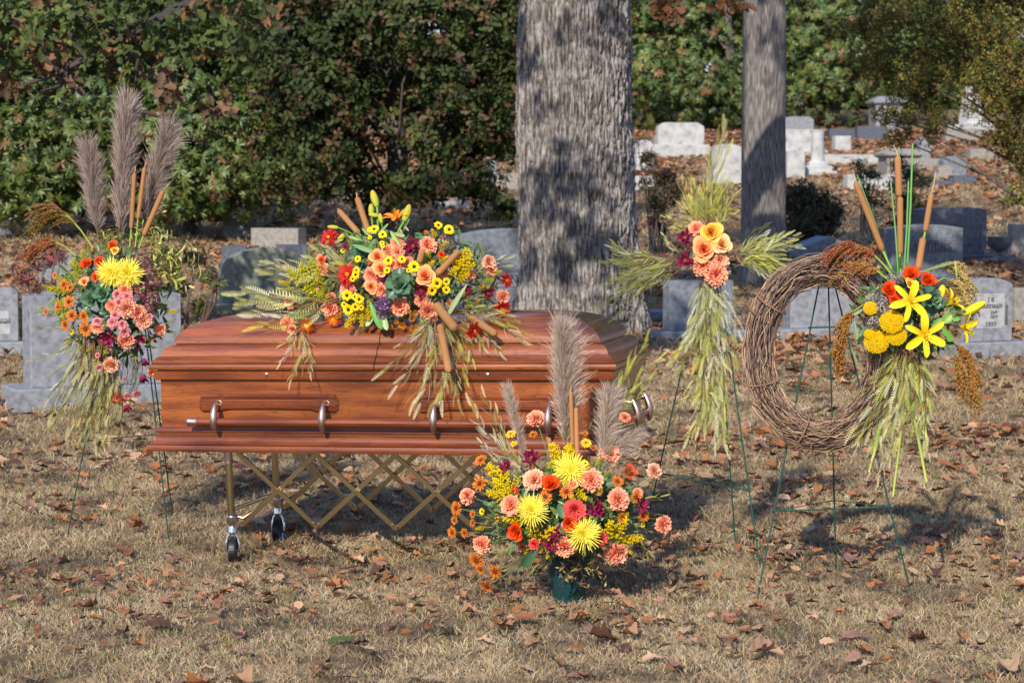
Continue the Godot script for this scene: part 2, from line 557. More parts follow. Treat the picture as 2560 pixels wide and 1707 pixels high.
func handle_arm(t: Node3D, o: Vector3, b: Basis) -> void:
	# a long leaf of cast metal from the plaque down round the bar
	var s := Shape.new()
	var pts := PackedVector3Array()
	var ra := PackedFloat32Array()
	for k in 17:
		var f := k / 16.0
		pts.push_back(o + b * Vector3(0, lerpf(0.212, 0.096, f), lerpf(0.058, 0.076, f) + 0.012 * sin(PI * f)))
		ra.push_back(0.0035 + 0.0135 * pow(sin(PI * clampf(f * 0.94 + 0.04, 0, 1)), 0.62))
	s.tube(pts, ra, 16, Color.WHITE, Color.WHITE)
	s.tube(PackedVector3Array([o + b * Vector3(0, 0.206, 0.010), o + b * Vector3(0, 0.205, 0.035), o + b * Vector3(0, 0.200, 0.062)]), PackedFloat32Array([0.006, 0.006, 0.006]), 12, Color.WHITE, Color.WHITE)
	var a := put("handle_arm", s.mesh(), M.copper, t)
	s = Shape.new()
	pts = PackedVector3Array()
	for k in 17:
		var w := TAU * k / 16.0
		pts.push_back(o + b * Vector3(0.0125 * cos(w), 0.2115 + 0.011 * sin(w), 0.0145))
	var rr := PackedFloat32Array(); rr.resize(17); rr.fill(0.003)
	s.tube(pts, rr, 6, Color.WHITE, Color.WHITE, false)
	put("mounting_ring", s.mesh(), M.copper, a)

# ---------------------------------------------------------------- folding truck
func flat_bar(s: Shape, a: Vector3, b: Vector3, wide: float, thick: float) -> void:
	# a flat bar in the plane of the lattice, rounded at its ends
	var d := (b - a).normalized()
	var nrm := Vector3(0, 0, 1)
	var up := nrm.cross(d).normalized()
	var outline := PackedVector3Array()
	for k in 9:
		var w := PI * 0.5 + PI * k / 8.0
		outline.push_back(a + (d * cos(w) + up * sin(w)) * wide * 0.5)
	for k in 9:
		var w := -PI * 0.5 + PI * k / 8.0
		outline.push_back(b + (d * cos(w) + up * sin(w)) * wide * 0.5)
	var m := outline.size()
	var bev := thick * 0.28
	var mid := (a + b) * 0.5
	var layers := [[-thick * 0.5, 0.93], [-thick * 0.5 + bev, 1.0], [thick * 0.5 - bev, 1.0], [thick * 0.5, 0.93]]
	for l in 3:
		for k in m:
			var q := []
			for e in [[k, l], [k, l + 1], [(k + 1) % m, l + 1], [(k + 1) % m, l]]:
				var p := outline[e[0]]
				var off := (p - mid)
				var along := d * off.dot(d)
				p = mid + along + (off - along) * layers[e[1]][1]
				q.push_back(p + nrm * layers[e[1]][0])
			s.flat_quad(q[0], q[3], q[2], q[1], Color.WHITE)
	for e in [0, 3]:
		var c := s.vert(mid + nrm * layers[e][0], Color.WHITE)
		for k in m:
			var q := []
			for j in [k, (k + 1) % m]:
				var off := outline[j] - mid
				var along := d * off.dot(d)
				q.push_back(s.vert(mid + along + (off - along) * layers[e][1] + nrm * layers[e][0], Color.WHITE))
			if e == 0:
				s.tri(c, q[0], q[1])
			else:
				s.tri(c, q[1], q[0])

func caster(t: Node3D, foot: Vector3, turn: float) -> void:
	# foot: where the wheel touches the ground, in the truck's axes; the stem stands over it, trailing a little
	var b := Basis(Vector3.UP, turn)
	var r := 0.062
	var hub := foot + Vector3(0, r, 0)
	var s := Shape.new()
	var prof := [[0.0, 0.030], [0.009, 0.034], [0.010, 0.046], [0.0135, 0.052], [0.0155, 0.057], [0.0150, 0.0605], [0.010, 0.0620], [0.0, 0.0622]]
	var ring := 36
	for side in [-1.0, 1.0]:
		for k in prof.size() - 1:
			for j in ring:
				var q := []
				for e in [[k, j], [k, j + 1], [k + 1, j + 1], [k + 1, j]]:
					var w: float = TAU * (e[1] % ring) / ring
					var rr: float = prof[e[0]][1]
					var x: float = prof[e[0]][0] if e[0] > 0 else 0.009
					if e[0] == prof.size() - 1:
						x = 0.0
					q.push_back(hub + b * Vector3(side * x, sin(w) * rr, cos(w) * rr))
				if side > 0:
					s.flat_quad(q[0], q[1], q[2], q[3], Color.WHITE)
				else:
					s.flat_quad(q[0], q[3], q[2], q[1], Color.WHITE)
	var wheel := put("wheel", s.mesh(), M.rubber, t)
	s = Shape.new()
	s.rod(hub + b * Vector3(-0.0115, 0, 0), hub + b * Vector3(0.0115, 0, 0), 0.034, 24, Color.WHITE)
	put("rim", s.mesh(), M.rubber, wheel)
	s = Shape.new()
	s.rod(hub + b * Vector3(-0.031, 0, 0), hub + b * Vector3(0.031, 0, 0), 0.006, 12, Color.WHITE)
	put("axle", s.mesh(), M.chrome, wheel)
	# fork: an arch over the wheel
	s = Shape.new()
	var pts := PackedVector3Array()
	var ra := PackedFloat32Array()
	for k in 17:
		var w := PI * k / 16.0
		var y := 0.078 * pow(sin(w), 0.55)
		pts.push_back(hub + b * Vector3(-0.0255 * cos(w) * (1.0 if absf(cos(w)) < 0.98 else 1.06), y, 0))
		ra.push_back(0.0062 if k > 1 and k < 15 else 0.0085)
	s.tube(pts, ra, 10, Color.WHITE, Color.WHITE)
	var fork := put("fork", s.mesh(), M.chrome, t)
	s = Shape.new()
	var top := hub + Vector3(0, 0.072, 0)
	var ys := [0.0, 0.010, 0.012, 0.034, 0.036, 0.040, 0.044, 0.082, 0.085]
	var rs := [0.012, 0.020, 0.019, 0.0165, 0.013, 0.013, 0.0235, 0.0255, 0.022]
	pts = PackedVector3Array()
	ra = PackedFloat32Array()
	for k in ys.size():
		pts.push_back(top + Vector3(0, ys[k], 0))
		ra.push_back(rs[k])
	s.tube(pts, ra, 20, Color.WHITE, Color.WHITE)
	put("stem_socket", s.mesh(), M.chrome, fork)

func make_truck(where: Transform3D, drop: float) -> void:
	# where: the casket's axes at its underside; drop: height of the underside over the grass
	var t := thing("casket_truck", "folding bronze scissor-lattice truck with chrome casters, under the wooden casket", "church truck", where)
	var y1 := -0.012
	var legs := [0.290, 1.790]
	var zs := [0.275, -0.275]
	for x in legs:
		for z in zs:
			var s := Shape.new()
			s.rod(Vector3(x, -0.004, z), Vector3(x + 0.006, -drop + 0.205, z), 0.0165, 18, Color.WHITE)
			var leg := put("leg", s.mesh(), M.bronze, t)
			s = Shape.new()
			s.rod(Vector3(x, -0.006, z), Vector3(x + 0.001, -0.062, z), 0.0195, 18, Color.WHITE)
			s.rod(Vector3(x + 0.016, -0.056, z), Vector3(x + 0.045, -0.058, z), 0.005, 10, Color.WHITE)
			put("collar", s.mesh(), M.copper, leg)
			caster(t, Vector3(x + 0.008, -drop, z), 0.30 if z > 0 else 0.12)
	# top rails that carry the casket
	for z in zs:
		var s := Shape.new()
		box(s, Vector3(0.30, -0.014, z - 0.03), Vector3(LONG - 0.30, -0.001, z + 0.01), Color.WHITE)
		put("rail", s.mesh(), M.bronze, t)
	# scissor lattices, front and back
	var low := -0.340
	var pitch := 0.366
	for z in zs:
		var zz: float = z - (0.022 if z > 0 else -0.004)
		for k in 5:
			var x0 := 0.330 + pitch * k
			if k < 4:
				var s := Shape.new()
				flat_bar(s, Vector3(x0, -0.022, zz), Vector3(x0 + 0.357, low, zz), 0.022, 0.009)
				var bar := put("lattice_bar", s.mesh(), M.bronze, t)
				for f in [0.04, 0.5, 0.96]:
					s = Shape.new()
					var p := Vector3(x0, -0.022, zz).lerp(Vector3(x0 + 0.357, low, zz), f)
					s.tube(PackedVector3Array([p + Vector3(0, 0, -0.018), p + Vector3(0, 0, 0.0055), p + Vector3(0, 0, 0.0085)]), PackedFloat32Array([0.0052, 0.0058, 0.003]), 10, Color.WHITE, Color.WHITE)
					put("rivet", s.mesh(), M.chrome, bar)
			var s2 := Shape.new()
			var a := Vector3(x0 - 0.002 if k > 0 else x0 + 0.004, low, zz - 0.012)
			var b := Vector3(x0 + 0.362, -0.022, zz - 0.012)
			if k == 4:
				b = a.lerp(b, 0.5)
			flat_bar(s2, a, b, 0.022, 0.009)
			put("lattice_bar", s2.mesh(), M.bronze, t)
	# braces from the casters up to the lattice
	for e in [[legs[0], 1.0], [legs[1], -1.0]]:
		for z in zs:
			var s := Shape.new()
			var x: float = e[0]
			var g: float = e[1]
			s.tube(PackedVector3Array([Vector3(x + g * 0.012, -drop + 0.215, z - 0.02), Vector3(x + g * 0.05, -drop + 0.205, z - 0.03), Vector3(x + g * 0.10, -drop + 0.235, z - 0.04), Vector3(x + g * 0.22, -0.175, z - 0.05)]), PackedFloat32Array([0.008, 0.009, 0.009, 0.008]), 10, Color.WHITE, Color.WHITE)
			put("brace", s.mesh(), M.bronze, t)
	for x in legs:
		var s := Shape.new()
		s.rod(Vector3(x, -drop + 0.24, zs[0]), Vector3(x, -drop + 0.24, zs[1]), 0.009, 12, Color.WHITE)
		put("cross_tube", s.mesh(), M.bronze, t)
	var s := Shape.new()
	box(s, Vector3(legs[0] + 0.025, -drop + 0.012, zs[1] + 0.012), Vector3(legs[0] + 0.041, -drop + 0.055, zs[1] + 0.020), Color.WHITE, 0.003)
	put("brake_tab", s.mesh(), M.tab_blue, t)
# ---------------------------------------------------------------- flowers: each kind is made once and shared
func spun(k: float, tilt := 0.0) -> Transform3D:
	return Transform3D(Basis(Vector3.UP, k) * Basis(Vector3(0, 0, 1), tilt), Vector3.ZERO)

func kept(key: String, made: Callable) -> Mesh:
	if not cache.has(key):
		cache[key] = made.call()
	return cache[key]

# all flowers are made at 1 m across, facing +y, and scaled where they are placed
func carnation(inner: Color, edge: Color) -> Mesh:
	var s := Shape.new()
	for ring in [[0.06, 5, 1.40, 0.34], [0.12, 8, 1.12, 0.40], [0.16, 11, 0.82, 0.45], [0.17, 13, 0.50, 0.47], [0.14, 13, 0.16, 0.48], [0.10, 10, -0.22, 0.42]]:
		for k in ring[1]:
			var x := spun(TAU * k / ring[1] + rnd(-0.25, 0.25))
			x.origin = x.basis.x * ring[0] * 0.25
			var c := vary(inner, 0.12)
			s.petal(x, ring[3] * rnd(0.9, 1.08), 0.34, ring[2] + rnd(-0.15, 0.15), rnd(-0.55, 0.1), 0.05, c, vary(edge, 0.10), 4, 8, 3.0, 0.055, rnd(7.0, 10.0), rnd(0, 6))
	return s.mesh()

func rose(inner: Color, outer: Color, rim: Color, open := 1.0) -> Mesh:
	var s := Shape.new()
	var n := 16
	for k in n:
		var f := float(k) / (n - 1)
		var phi := k * 2.39996
		var r := 0.035 + 0.33 * f
		var high := 0.46 - 0.13 * f * f
		var span := 1.25 - 0.30 * f
		var flare := 0.02 + 0.19 * pow(f, 1.6) * open
		var c := vary(inner.lerp(outer, pow(f, 0.8)), 0.05)
		var start := s.v.size()
		var nt := 7
		var ns := 8
		for a in nt + 1:
			var t := float(a) / nt
			for b in ns + 1:
				var g := 2.0 * b / ns - 1.0
				var edge := 1.0 - 0.30 * pow(absf(g), 2.4) + 0.05 * (1.0 - absf(g))
				var tt := t * edge
				var rad := r * (0.25 + 0.75 * sqrt(tt)) + flare * tt * tt * tt + 0.014 * sin(g * 5.0 + k) * t
				var w := phi + g * span
				var curl := -0.10 * f * open * pow(tt, 5.0)
				s.vert(Vector3(cos(w) * rad, high * tt + curl - 0.16, sin(w) * rad), c.lerp(rim, pow(t, 2.5)), Vector2(g, t))
		for a in nt:
			for b in ns:
				var q := start + a * (ns + 1) + b
				s.quad(q, q + ns + 1, q + ns + 2, q + 1)
	return s.mesh()

# ray flowers: rings of narrow petals
func rays(rings: Array, base: Color, tip: Color, nl := 4, nw := 2, blunt := 3.0) -> Mesh:
	var s := Shape.new()
	for r in rings:
		for k in r[0]:
			var x := spun(TAU * (k + 0.5 * rings.find(r)) / r[0] + rnd(-0.12, 0.12))
			x.origin = x.basis.x * r[4] + Vector3(0, r[5], 0)
			s.petal(x, r[1] * rnd(0.86, 1.08), r[2], r[3] + rnd(-0.10, 0.10), rnd(-0.5, 0.1), 0.25, vary(base, 0.1), vary(tip, 0.1), nl, nw, blunt)
	return s.mesh()

func disc(r: float, high: float, col: Color, n: int) -> Mesh:
	var s := Shape.new()
	for k in n:
		var f := sqrt((k + 0.5) / n)
		var w := k * 2.39996
		s.grain(Vector3(cos(w) * r * f, high * (1.0 - f * f) , sin(w) * r * f), r * 0.14, Vector3(0, r * 0.16, 0), vary(col, 0.25))
	return s.mesh()

func spider_mum() -> Mesh:
	var s := Shape.new()
	var deep := srgb(250, 222, 20)
	var pale := srgb(255, 240, 100)
	for k in 170:
		var f := pow((k + 0.5) / 170.0, 0.85)
		var w := k * 2.39996
		var rise := lerpf(1.45, -0.25, f) + rnd(-0.15, 0.15)
		var l := lerpf(0.14, 0.52, f) * rnd(0.82, 1.12)
		var pts := PackedVector3Array()
		var wd := PackedFloat32Array()
		var p := Vector3(cos(w), 0, sin(w)) * 0.05 * f
		var a := rise
		for j in 6:
			pts.push_back(p)
			wd.push_back(0.032 * (1.0 - 0.35 * j / 5.0) if j < 5 else 0.012)
			p += (Vector3(cos(w), 0, sin(w)) * cos(a) + Vector3(0, sin(a), 0)) * l / 5.0
			a += rnd(-0.05, 0.16) if j > 1 else rnd(-0.1, 0.02)
		s.tube(pts, PackedFloat32Array([0.011, 0.013, 0.013, 0.013, 0.014, 0.005]), 4, vary(deep, 0.08), vary(pale, 0.06), false)
	return s.mesh()

func bract_flower(dark: Color, bright: Color, n := 13) -> Mesh:
	var s := Shape.new()
	for k in n:
		var f := float(k) / n
		var x := spun(k * 2.39996)
		x.origin = Vector3(0, -0.12 * f, 0)
		s.petal(x, lerpf(0.42, 0.56, f) * rnd(0.9, 1.08), 0.21, lerpf(1.15, 0.42, f) + rnd(-0.12, 0.12), rnd(0.0, 0.35), 0.35, vary(bright, 0.15), vary(dark, 0.18), 6, 4, 2.2)
	return s.mesh()

func kale(lean := 0.0) -> Mesh:
	var s := Shape.new()
	var outer := srgb(62, 100, 74)
	var inner := srgb(128, 160, 112)
	for k in 17:
		var f := k / 16.0
		var x := spun(k * 2.39996)
		x.origin = x.basis.x * 0.03 * f + Vector3(0, -0.06 * f, 0)
		var c := vary(inner.lerp(outer, pow(f, 0.7)), 0.14)
		s.petal(x, lerpf(0.20, 0.56, f), lerpf(0.22, 0.52, f), lerpf(1.45, 0.55, f) + rnd(-0.1, 0.1), lerpf(0.55, -0.75, f), 0.45, c.lightened(0.06), c, 8, 8, 5.0, 0.02, 0.0, rnd(0, 6), 0.3)
	return s.mesh()

func hydrangea(cols: Array) -> Mesh:
	var s := Shape.new()
	for k in 95:
		var y := 1.0 - 1.55 * (k + 0.5) / 95.0
		var r := sqrt(maxf(0.0, 1.0 - y * y))
		var w := k * 2.39996
		var d := Vector3(cos(w) * r, y, sin(w) * r)
		var b := facing((d + Vector3(rnd(-0.4, 0.4), rnd(-0.4, 0.4), rnd(-0.4, 0.4))).normalized(), rnd(0, 6))
		var c: Color = vary(cols[rng.randi() % cols.size()], 0.18)
		var o := d * rnd(0.38, 0.47)
		for q in 4:
			var x := Transform3D(b * Basis(Vector3.UP, q * PI * 0.5), o)
			s.petal(x, 0.085, 0.085, 0.15, -0.3, 0.2, c, c, 2, 2, 4.0)
	return s.mesh()

func safflower() -> Mesh:
	var s := Shape.new()
	for k in 26:
		var x := spun(k * 2.39996)
		x.origin = Vector3(0, -0.20, 0)
		s.petal(x, rnd(0.30, 0.42), 0.14, rnd(0.5, 1.2), 0.7, 0.3, srgb(92, 128, 60), srgb(140, 170, 96), 4, 2, 2.2)
	return s.mesh()

func tuft(col: Color, tip: Color) -> Mesh:
	var s := Shape.new()
	for k in 90:
		var f := (k + 0.5) / 90.0
		var x := spun(k * 2.39996)
		x.origin = Vector3(0, 0.0, 0) + x.basis.x * 0.10 * f
		s.petal(x, rnd(0.30, 0.42), 0.035, lerpf(1.5, 0.25, f), rnd(-0.4, 0.4), 0.0, vary(col, 0.12), vary(tip, 0.1), 3, 1, 2.0)
	return s.mesh()

func yarrow(col: Color) -> Mesh:
	var s := Shape.new()
	for k in 260:
		var f := sqrt((k + 0.5) / 260.0)
		var w := k * 2.39996
		var p := Vector3(cos(w) * 0.5 * f, 0.16 * (1.0 - f * f) + rnd(-0.012, 0.012), sin(w) * 0.5 * f)
		s.grain(p, 0.036, Vector3(0, 0.006, 0), vary(col, 0.22))
	for k in 14:
		var w := k * 2.39996
		var f := sqrt((k + 0.5) / 14.0)
		s.rod(Vector3(0, -0.5, 0), Vector3(cos(w) * 0.42 * f, 0.10 * (1.0 - f * f), sin(w) * 0.42 * f), 0.010, 4, srgb(120, 128, 70))
	return s.mesh()

# goldenrod, one plume along +y, 1 m long
func goldenrod(col: Color, seed_: int) -> Mesh:
	rng.seed = seed_
	var s := Shape.new()
	var stem := srgb(96, 120, 48)
	s.tube(PackedVector3Array([Vector3(0, 0, 0), Vector3(0.02, 0.5, 0), Vector3(0.06, 1.0, 0.02)]), PackedFloat32Array([0.012, 0.009, 0.004]), 5, stem, stem)
	for k in 30:
		var f := 0.22 + 0.78 * k / 30.0
		var o := Vector3(0.02 * f + 0.04 * f * f, f, 0)
		var w := k * 2.39996
		var l := 0.30 * (1.05 - f) + 0.07
		var d := Vector3(cos(w), 0.75, sin(w)).normalized()
		var e := o + d * l + Vector3(0, -0.05 * l, 0)
		s.tube(PackedVector3Array([o, o.lerp(e, 0.5) + Vector3(0, 0.02, 0), e]), PackedFloat32Array([0.005, 0.004, 0.003]), 3, stem, stem, false)
		for j in 15:
			var g := 0.25 + 0.75 * j / 15.0
			var p := o.lerp(e, g) + Vector3(rnd(-1, 1), rnd(-0.5, 1), rnd(-1, 1)) * 0.030
			s.grain(p, rnd(0.011, 0.019), Vector3(0, 0.008, 0), vary(col, 0.2))
	for k in 26:
		var f := rnd(0.0, 0.6)
		var x := Transform3D(Basis(Vector3.UP, rnd(0, 6.3)), Vector3(0.02 * f, f, 0))
		s.petal(x, rnd(0.12, 0.22), 0.03, rnd(0.3, 1.0), -0.5, 0.1, srgb(86, 120, 44), srgb(120, 150, 60), 3, 1, 2.0)
	return s.mesh()

# one comb-leaf: stem from a along d, leaflets swept forward on both sides
func comb(s: Shape, a: Vector3, d: Vector3, nrm: Vector3, l: float, c: Color, sag := 0.15) -> void:
	var n := 11
	var side := d.cross(nrm).normalized()
	var prev := a
	for k in range(1, n + 1):
		var f := float(k) / n
		var p := a + d * l * f + nrm * (-sag * l * f * f)
		var wide := l * 0.14 * pow(sin(PI * clampf(0.12 + 0.84 * f, 0, 1)), 0.55)
		for e in [-1.0, 1.0]:
			var tip: Vector3 = p + side * e * wide + d * wide * 0.75 + nrm * wide * 0.35
			var mid: Vector3 = p.lerp(tip, 0.55) + nrm * wide * 0.10 - d * wide * 0.05
			var th := d * l * 0.0125
			var cc := c
			var q0 := s.vert(p - th, cc)
			var q1 := s.vert(p + th, cc)
			var q2 := s.vert(mid + th * 1.2, cc)
			var q3 := s.vert(mid - th * 1.2, cc)
			var q4 := s.vert(tip, cc)
			s.quad(q0, q1, q2, q3)
			s.tri(q3, q2, q4)
		s.ribbon(PackedVector3Array([prev, p]), PackedFloat32Array([l * 0.016, l * 0.016]), nrm, c.darkened(0.12), c.darkened(0.12))
		prev = p

# a spray of comb-leaves along +y, 1 m long; droop bends it towards -z
func sprig(seed_: int, tones: Array, droop: float, leaves := 13, size := 0.34) -> Mesh:
	rng.seed = seed_
	var s := Shape.new()
	var pts := PackedVector3Array()
	var ra := PackedFloat32Array()
	for k in 9:
		var f := k / 8.0
		pts.push_back(Vector3(0.05 * sin(f * 5.0 + seed_), f, -droop * f * f + 0.02 * sin(f * 8.0)))
		ra.push_back(lerpf(0.008, 0.0035, f))
	var bark := srgb(126, 92, 62)
	s.tube(pts, ra, 5, bark, srgb(120, 110, 60))
	for k in leaves:
		var f := 0.10 + 0.88 * k / leaves
		var j := f * 8.0
		var o := pts[int(j)].lerp(pts[mini(8, int(j) + 1)], j - int(j))
		var along := (pts[mini(8, int(j) + 1)] - pts[int(j)]).normalized()
		var w := k * 2.4 + rnd(-0.5, 0.5)
		var out := Vector3(cos(w), 0, sin(w))
		var d := (along * rnd(0.75, 1.3) + out * rnd(0.5, 0.85)).normalized()
		var nrm := (out.cross(d).cross(d) * -1.0 + Vector3(rnd(-0.4, 0.4), rnd(-0.2, 0.2), rnd(-0.4, 0.4))).normalized()
		nrm = (nrm - d * nrm.dot(d)).normalized()
		comb(s, o, d, nrm, size * rnd(0.65, 1.1) * (1.0 - 0.35 * f), vary(tones[rng.randi() % tones.size()], 0.15), rnd(0.05, 0.3))
	comb(s, pts[8], (pts[8] - pts[7]).normalized(), Vector3(0, 0, 1), size * 0.6, tones[0], 0.1)
	return s.mesh()

# a twig with small pointed leaves, 1 m along +y
func twig(seed_: int, tones: Array, leaf := 0.11, n := 34, wood := Color(0.09, 0.06, 0.03)) -> Mesh:
	rng.seed = seed_
	var s := Shape.new()
	var ends := []
	for b in 5:
		var pts := PackedVector3Array()
		var w := rnd(0, 6.3)
		var f0 := 0.0 if b == 0 else rnd(0.15, 0.6)
		var l := 1.0 - f0 if b == 0 else rnd(0.3, 0.5)
		var lean := Vector3(cos(w), 0, sin(w)) * (0.05 if b == 0 else 0.7)
		for k in 5:
			var f := k / 4.0
			pts.push_back(Vector3(0, f0, 0) + (Vector3(0, 1, 0) + lean).normalized() * l * f + lean * 0.1 * f * f)
		s.tube(pts, PackedFloat32Array([0.008, 0.007, 0.006, 0.005, 0.003]), 4, wood, wood, false)
		ends.push_back(pts)
	for k in n:
		var pts: PackedVector3Array = ends[k % 5]
		var f := rnd(0.25, 1.0) * 3.99
		var o := pts[int(f)].lerp(pts[int(f) + 1], f - int(f))
		var b := Basis(Vector3.UP, rnd(0, 6.3)) * Basis(Vector3(1, 0, 0), rnd(-0.6, 0.6))
		var c: Color = vary(tones[rng.randi() % tones.size()], 0.2)
		s.petal(Transform3D(b, o), leaf * rnd(0.7, 1.25), leaf * 0.34, rnd(-0.3, 0.9), rnd(-0.9, 0.2), 0.25, c, c, 4, 2, 2.0)
	return s.mesh()

# pampas plume, 1 m tall from the foot of the head; lean: which way the hairs blow
func plume(seed_: int, n: int, wide: float, lean: float, bend: float, base: Color, tip: Color) -> Mesh:
	rng.seed = seed_
	var s := Shape.new()
	s.tube(PackedVector3Array([Vector3(0, -0.35, 0), Vector3(0, 0, 0), Vector3(bend * 0.3, 0.5, 0), Vector3(bend, 0.95, 0)]), PackedFloat32Array([0.006, 0.006, 0.004, 0.002]), 5, srgb(150, 132, 90), base)
	var sf := 0.0
	var sw := 0.0
	var sl := 1.0
	for k in n:
		if k % 6 == 0:                                                 # hairs hang together in strands
			sf = pow(rng.randf(), 0.85) * 0.80
			sw = rnd(0, TAU)
			sl = rnd(0.7, 1.2)
		var f := clampf(sf + rnd(-0.02, 0.02), 0.0, 0.82)
		var o := Vector3(bend * f * f, f, 0)
		var w := sw + rnd(-0.3, 0.3)
		var swell := pow(sin(PI * clampf(f * 0.80 + 0.13, 0, 1)), 0.8)
		var l := (0.10 + 0.17 * swell) * sl * rnd(0.8, 1.15)
		var out := Vector3(cos(w), 0, sin(w)) * wide * 2.3 * rnd(0.4, 1.25) + Vector3(lean * rng.randf() * rng.randf() * 1.6, 0, 0)
		var d := (Vector3(bend * 2.0 * f, 1.0, 0) + out * 1.15).normalized()
		var droop := rnd(0.05, 0.40) * l
		var pts := PackedVector3Array()
		for j in 4:
			var g := j / 3.0
			pts.push_back(o + d * l * g + out * l * 0.35 * g * g - Vector3(0, droop * g * g, 0) + Vector3(rnd(-1, 1), rnd(-1, 1), rnd(-1, 1)) * 0.004)
		var c := vary(base, 0.22)
		var e := vary(tip, 0.18)
		s.ribbon(pts, PackedFloat32Array([0.0030, 0.0036, 0.0032, 0.0010]), Vector3(rnd(-1, 1), rnd(-0.3, 0.3), rnd(-1, 1)), c, e)
		if k % 2 == 0:                                                 # fine side hairs
			for j in 2:
				var p := pts[1 + j]
				var q := p + (d + Vector3(rnd(-1, 1), rnd(-0.2, 0.5), rnd(-1, 1)) * 0.55).normalized() * l * 0.28
				s.ribbon(PackedVector3Array([p, p.lerp(q, 0.5) + Vector3(rnd(-1, 1), 0, rnd(-1, 1)) * 0.004, q]), PackedFloat32Array([0.0018, 0.0016, 0.0006]), Vector3(rnd(-1, 1), 0, rnd(-1, 1)), c, e)
	return s.mesh()

# drooping seed head: strands that leave the path and hang, set with grains; points in metres
func panicle(path: PackedVector3Array, n: int, l: float, hang: Vector3, stalk: Color, seeds: Array, seed_: int, grain_r := 0.0026) -> Mesh:
	rng.seed = seed_
	var s := Shape.new()
	var m := path.size() - 1
	var ra := PackedFloat32Array()
	for k in m + 1:
		ra.push_back(lerpf(0.0045, 0.0015, float(k) / m))
	s.tube(path, ra, 6, stalk, stalk)
	for k in n:
		var f := rnd(0.35, 1.0) * m * 0.999
		var i0 := int(f)
		var o := path[i0].lerp(path[i0 + 1], f - i0)
		var d := (path[i0 + 1] - path[i0]).normalized()
		var w := Vector3(rnd(-1, 1), rnd(-1, 1), rnd(-1, 1)) * 0.40
		var ll := l * rnd(0.45, 1.1)
		var pts := PackedVector3Array()
		for j in 6:
			var g := j / 5.0
			pts.push_back(o + (d + w).normalized() * ll * g * (1.0 - 0.25 * g) + hang * ll * 0.6 * g * g)
		s.tube(pts, PackedFloat32Array([0.0010, 0.0009, 0.0008, 0.0007, 0.0006, 0.0004]), 3, stalk, stalk, false)
		for j in 22:
			var g := (0.25 + 0.75 * rng.randf()) * 4.99
			var p := pts[int(g)].lerp(pts[int(g) + 1], g - int(g)) + Vector3(rnd(-1, 1), rnd(-1, 1), rnd(-1, 1)) * 0.0045
			s.grain(p, grain_r * rnd(0.9, 1.5), Vector3(0, 0.0012, 0), vary(seeds[rng.randi() % seeds.size()], 0.25))
	return s.mesh()

# ---------------------------------------------------------------- setting a flower into an arrangement
class Bed:
	var node: Node3D           # the arrangement; its origin is its base
	var depth: float           # metres from the lens to its middle
	var mid: Vector2           # its middle in the photograph
	var span: Vector2          # half its size there
	var bulge: float           # how far its middle stands forward
	var on: Variant = null     # the casket's axes, where the arrangement lies on it

func bed_point(b: Bed, px: float, py: float, lift := 0.0) -> Vector3:
	var q := (Vector2(px, py) - b.mid) / b.span
	var d := b.depth - b.bulge * (1.0 - minf(1.2, q.length_squared()))
	if b.on != null:
		d -= (px - b.mid.x) * 0.000464
		d = minf(d, casket_face(b.on, px, py) - 0.012)
	d -= lift
	return b.node.transform.affine_inverse() * at(px, py, d)

# how far off the casket's surface lies along a line of sight
func casket_face(axes: Transform3D, px: float, py: float) -> float:
	var inv := axes.affine_inverse()
	var d := 8.2
	while d < 9.9:
		var p := inv * at(px, py, d)
		var z := absf(p.z)
		if p.x > -0.04 and p.x < LONG + 0.04 and p.y > 0.0:
			if p.y < 0.3875:
				if z < HALF + 0.04:
					return d
			elif p.y < 0.4695:
				if z < HALF + lerpf(0.032, -0.047, (p.y - 0.3875) / 0.082):
					return d
			elif z < HALF - 0.047 and p.y < 0.4695 + 0.122 * sqrt(1.0 - pow(z / (HALF - 0.047), 2.0)):
				return d
		d += 0.008
	return 99.0

func bed_size(b: Bed, px: float) -> float:
	return px * (b.depth - b.bulge * 0.5) / FOCAL

func outward(b: Bed, px: float, py: float) -> Vector3:
	var q := (Vector2(px, py) - b.mid) / b.span
	return b.node.transform.basis.inverse() * Vector3(q.x * 0.9 + rnd(-0.18, 0.18), -q.y * 0.75 + 0.12 + rnd(-0.15, 0.15), 0.95).normalized()

func bloom(b: Bed, called: String, m: Mesh, px: float, py: float, size: float, lift := 0.0, mat: Material = null, dir := Vector3.ZERO) -> MeshInstance3D:
	var d := outward(b, px, py) if dir == Vector3.ZERO else b.node.transform.basis.inverse() * dir
	var k := bed_size(b, size)
	return put(called, m, mat if mat else M.petal, b.node, Transform3D(facing(d, rnd(0, 6)).scaled_local(Vector3.ONE * k), bed_point(b, px, py, lift)))

# something made along +y is laid from one sighted point to another
func along(b: Bed, called: String, m: Mesh, from: Vector2, to: Vector2, lift0: float, lift1: float, mat: Material, fat := 1.0, spin := 0.0) -> MeshInstance3D:
	var p := bed_point(b, from.x, from.y, lift0)
	var q := bed_point(b, to.x, to.y, lift1)
	var l := p.distance_to(q)
	var y := (q - p) / l
	var front := (Vector3(0, 0, 1) - y * y.z).normalized()
	var bs := Basis(front.cross(y).normalized() * -1.0, y, front)
	bs = Basis(y.cross(front), y, front) * Basis(Vector3.UP, spin)
	return put(called, m, mat, b.node, Transform3D(bs.scaled_local(Vector3(l * fat, l, l * fat)), p))

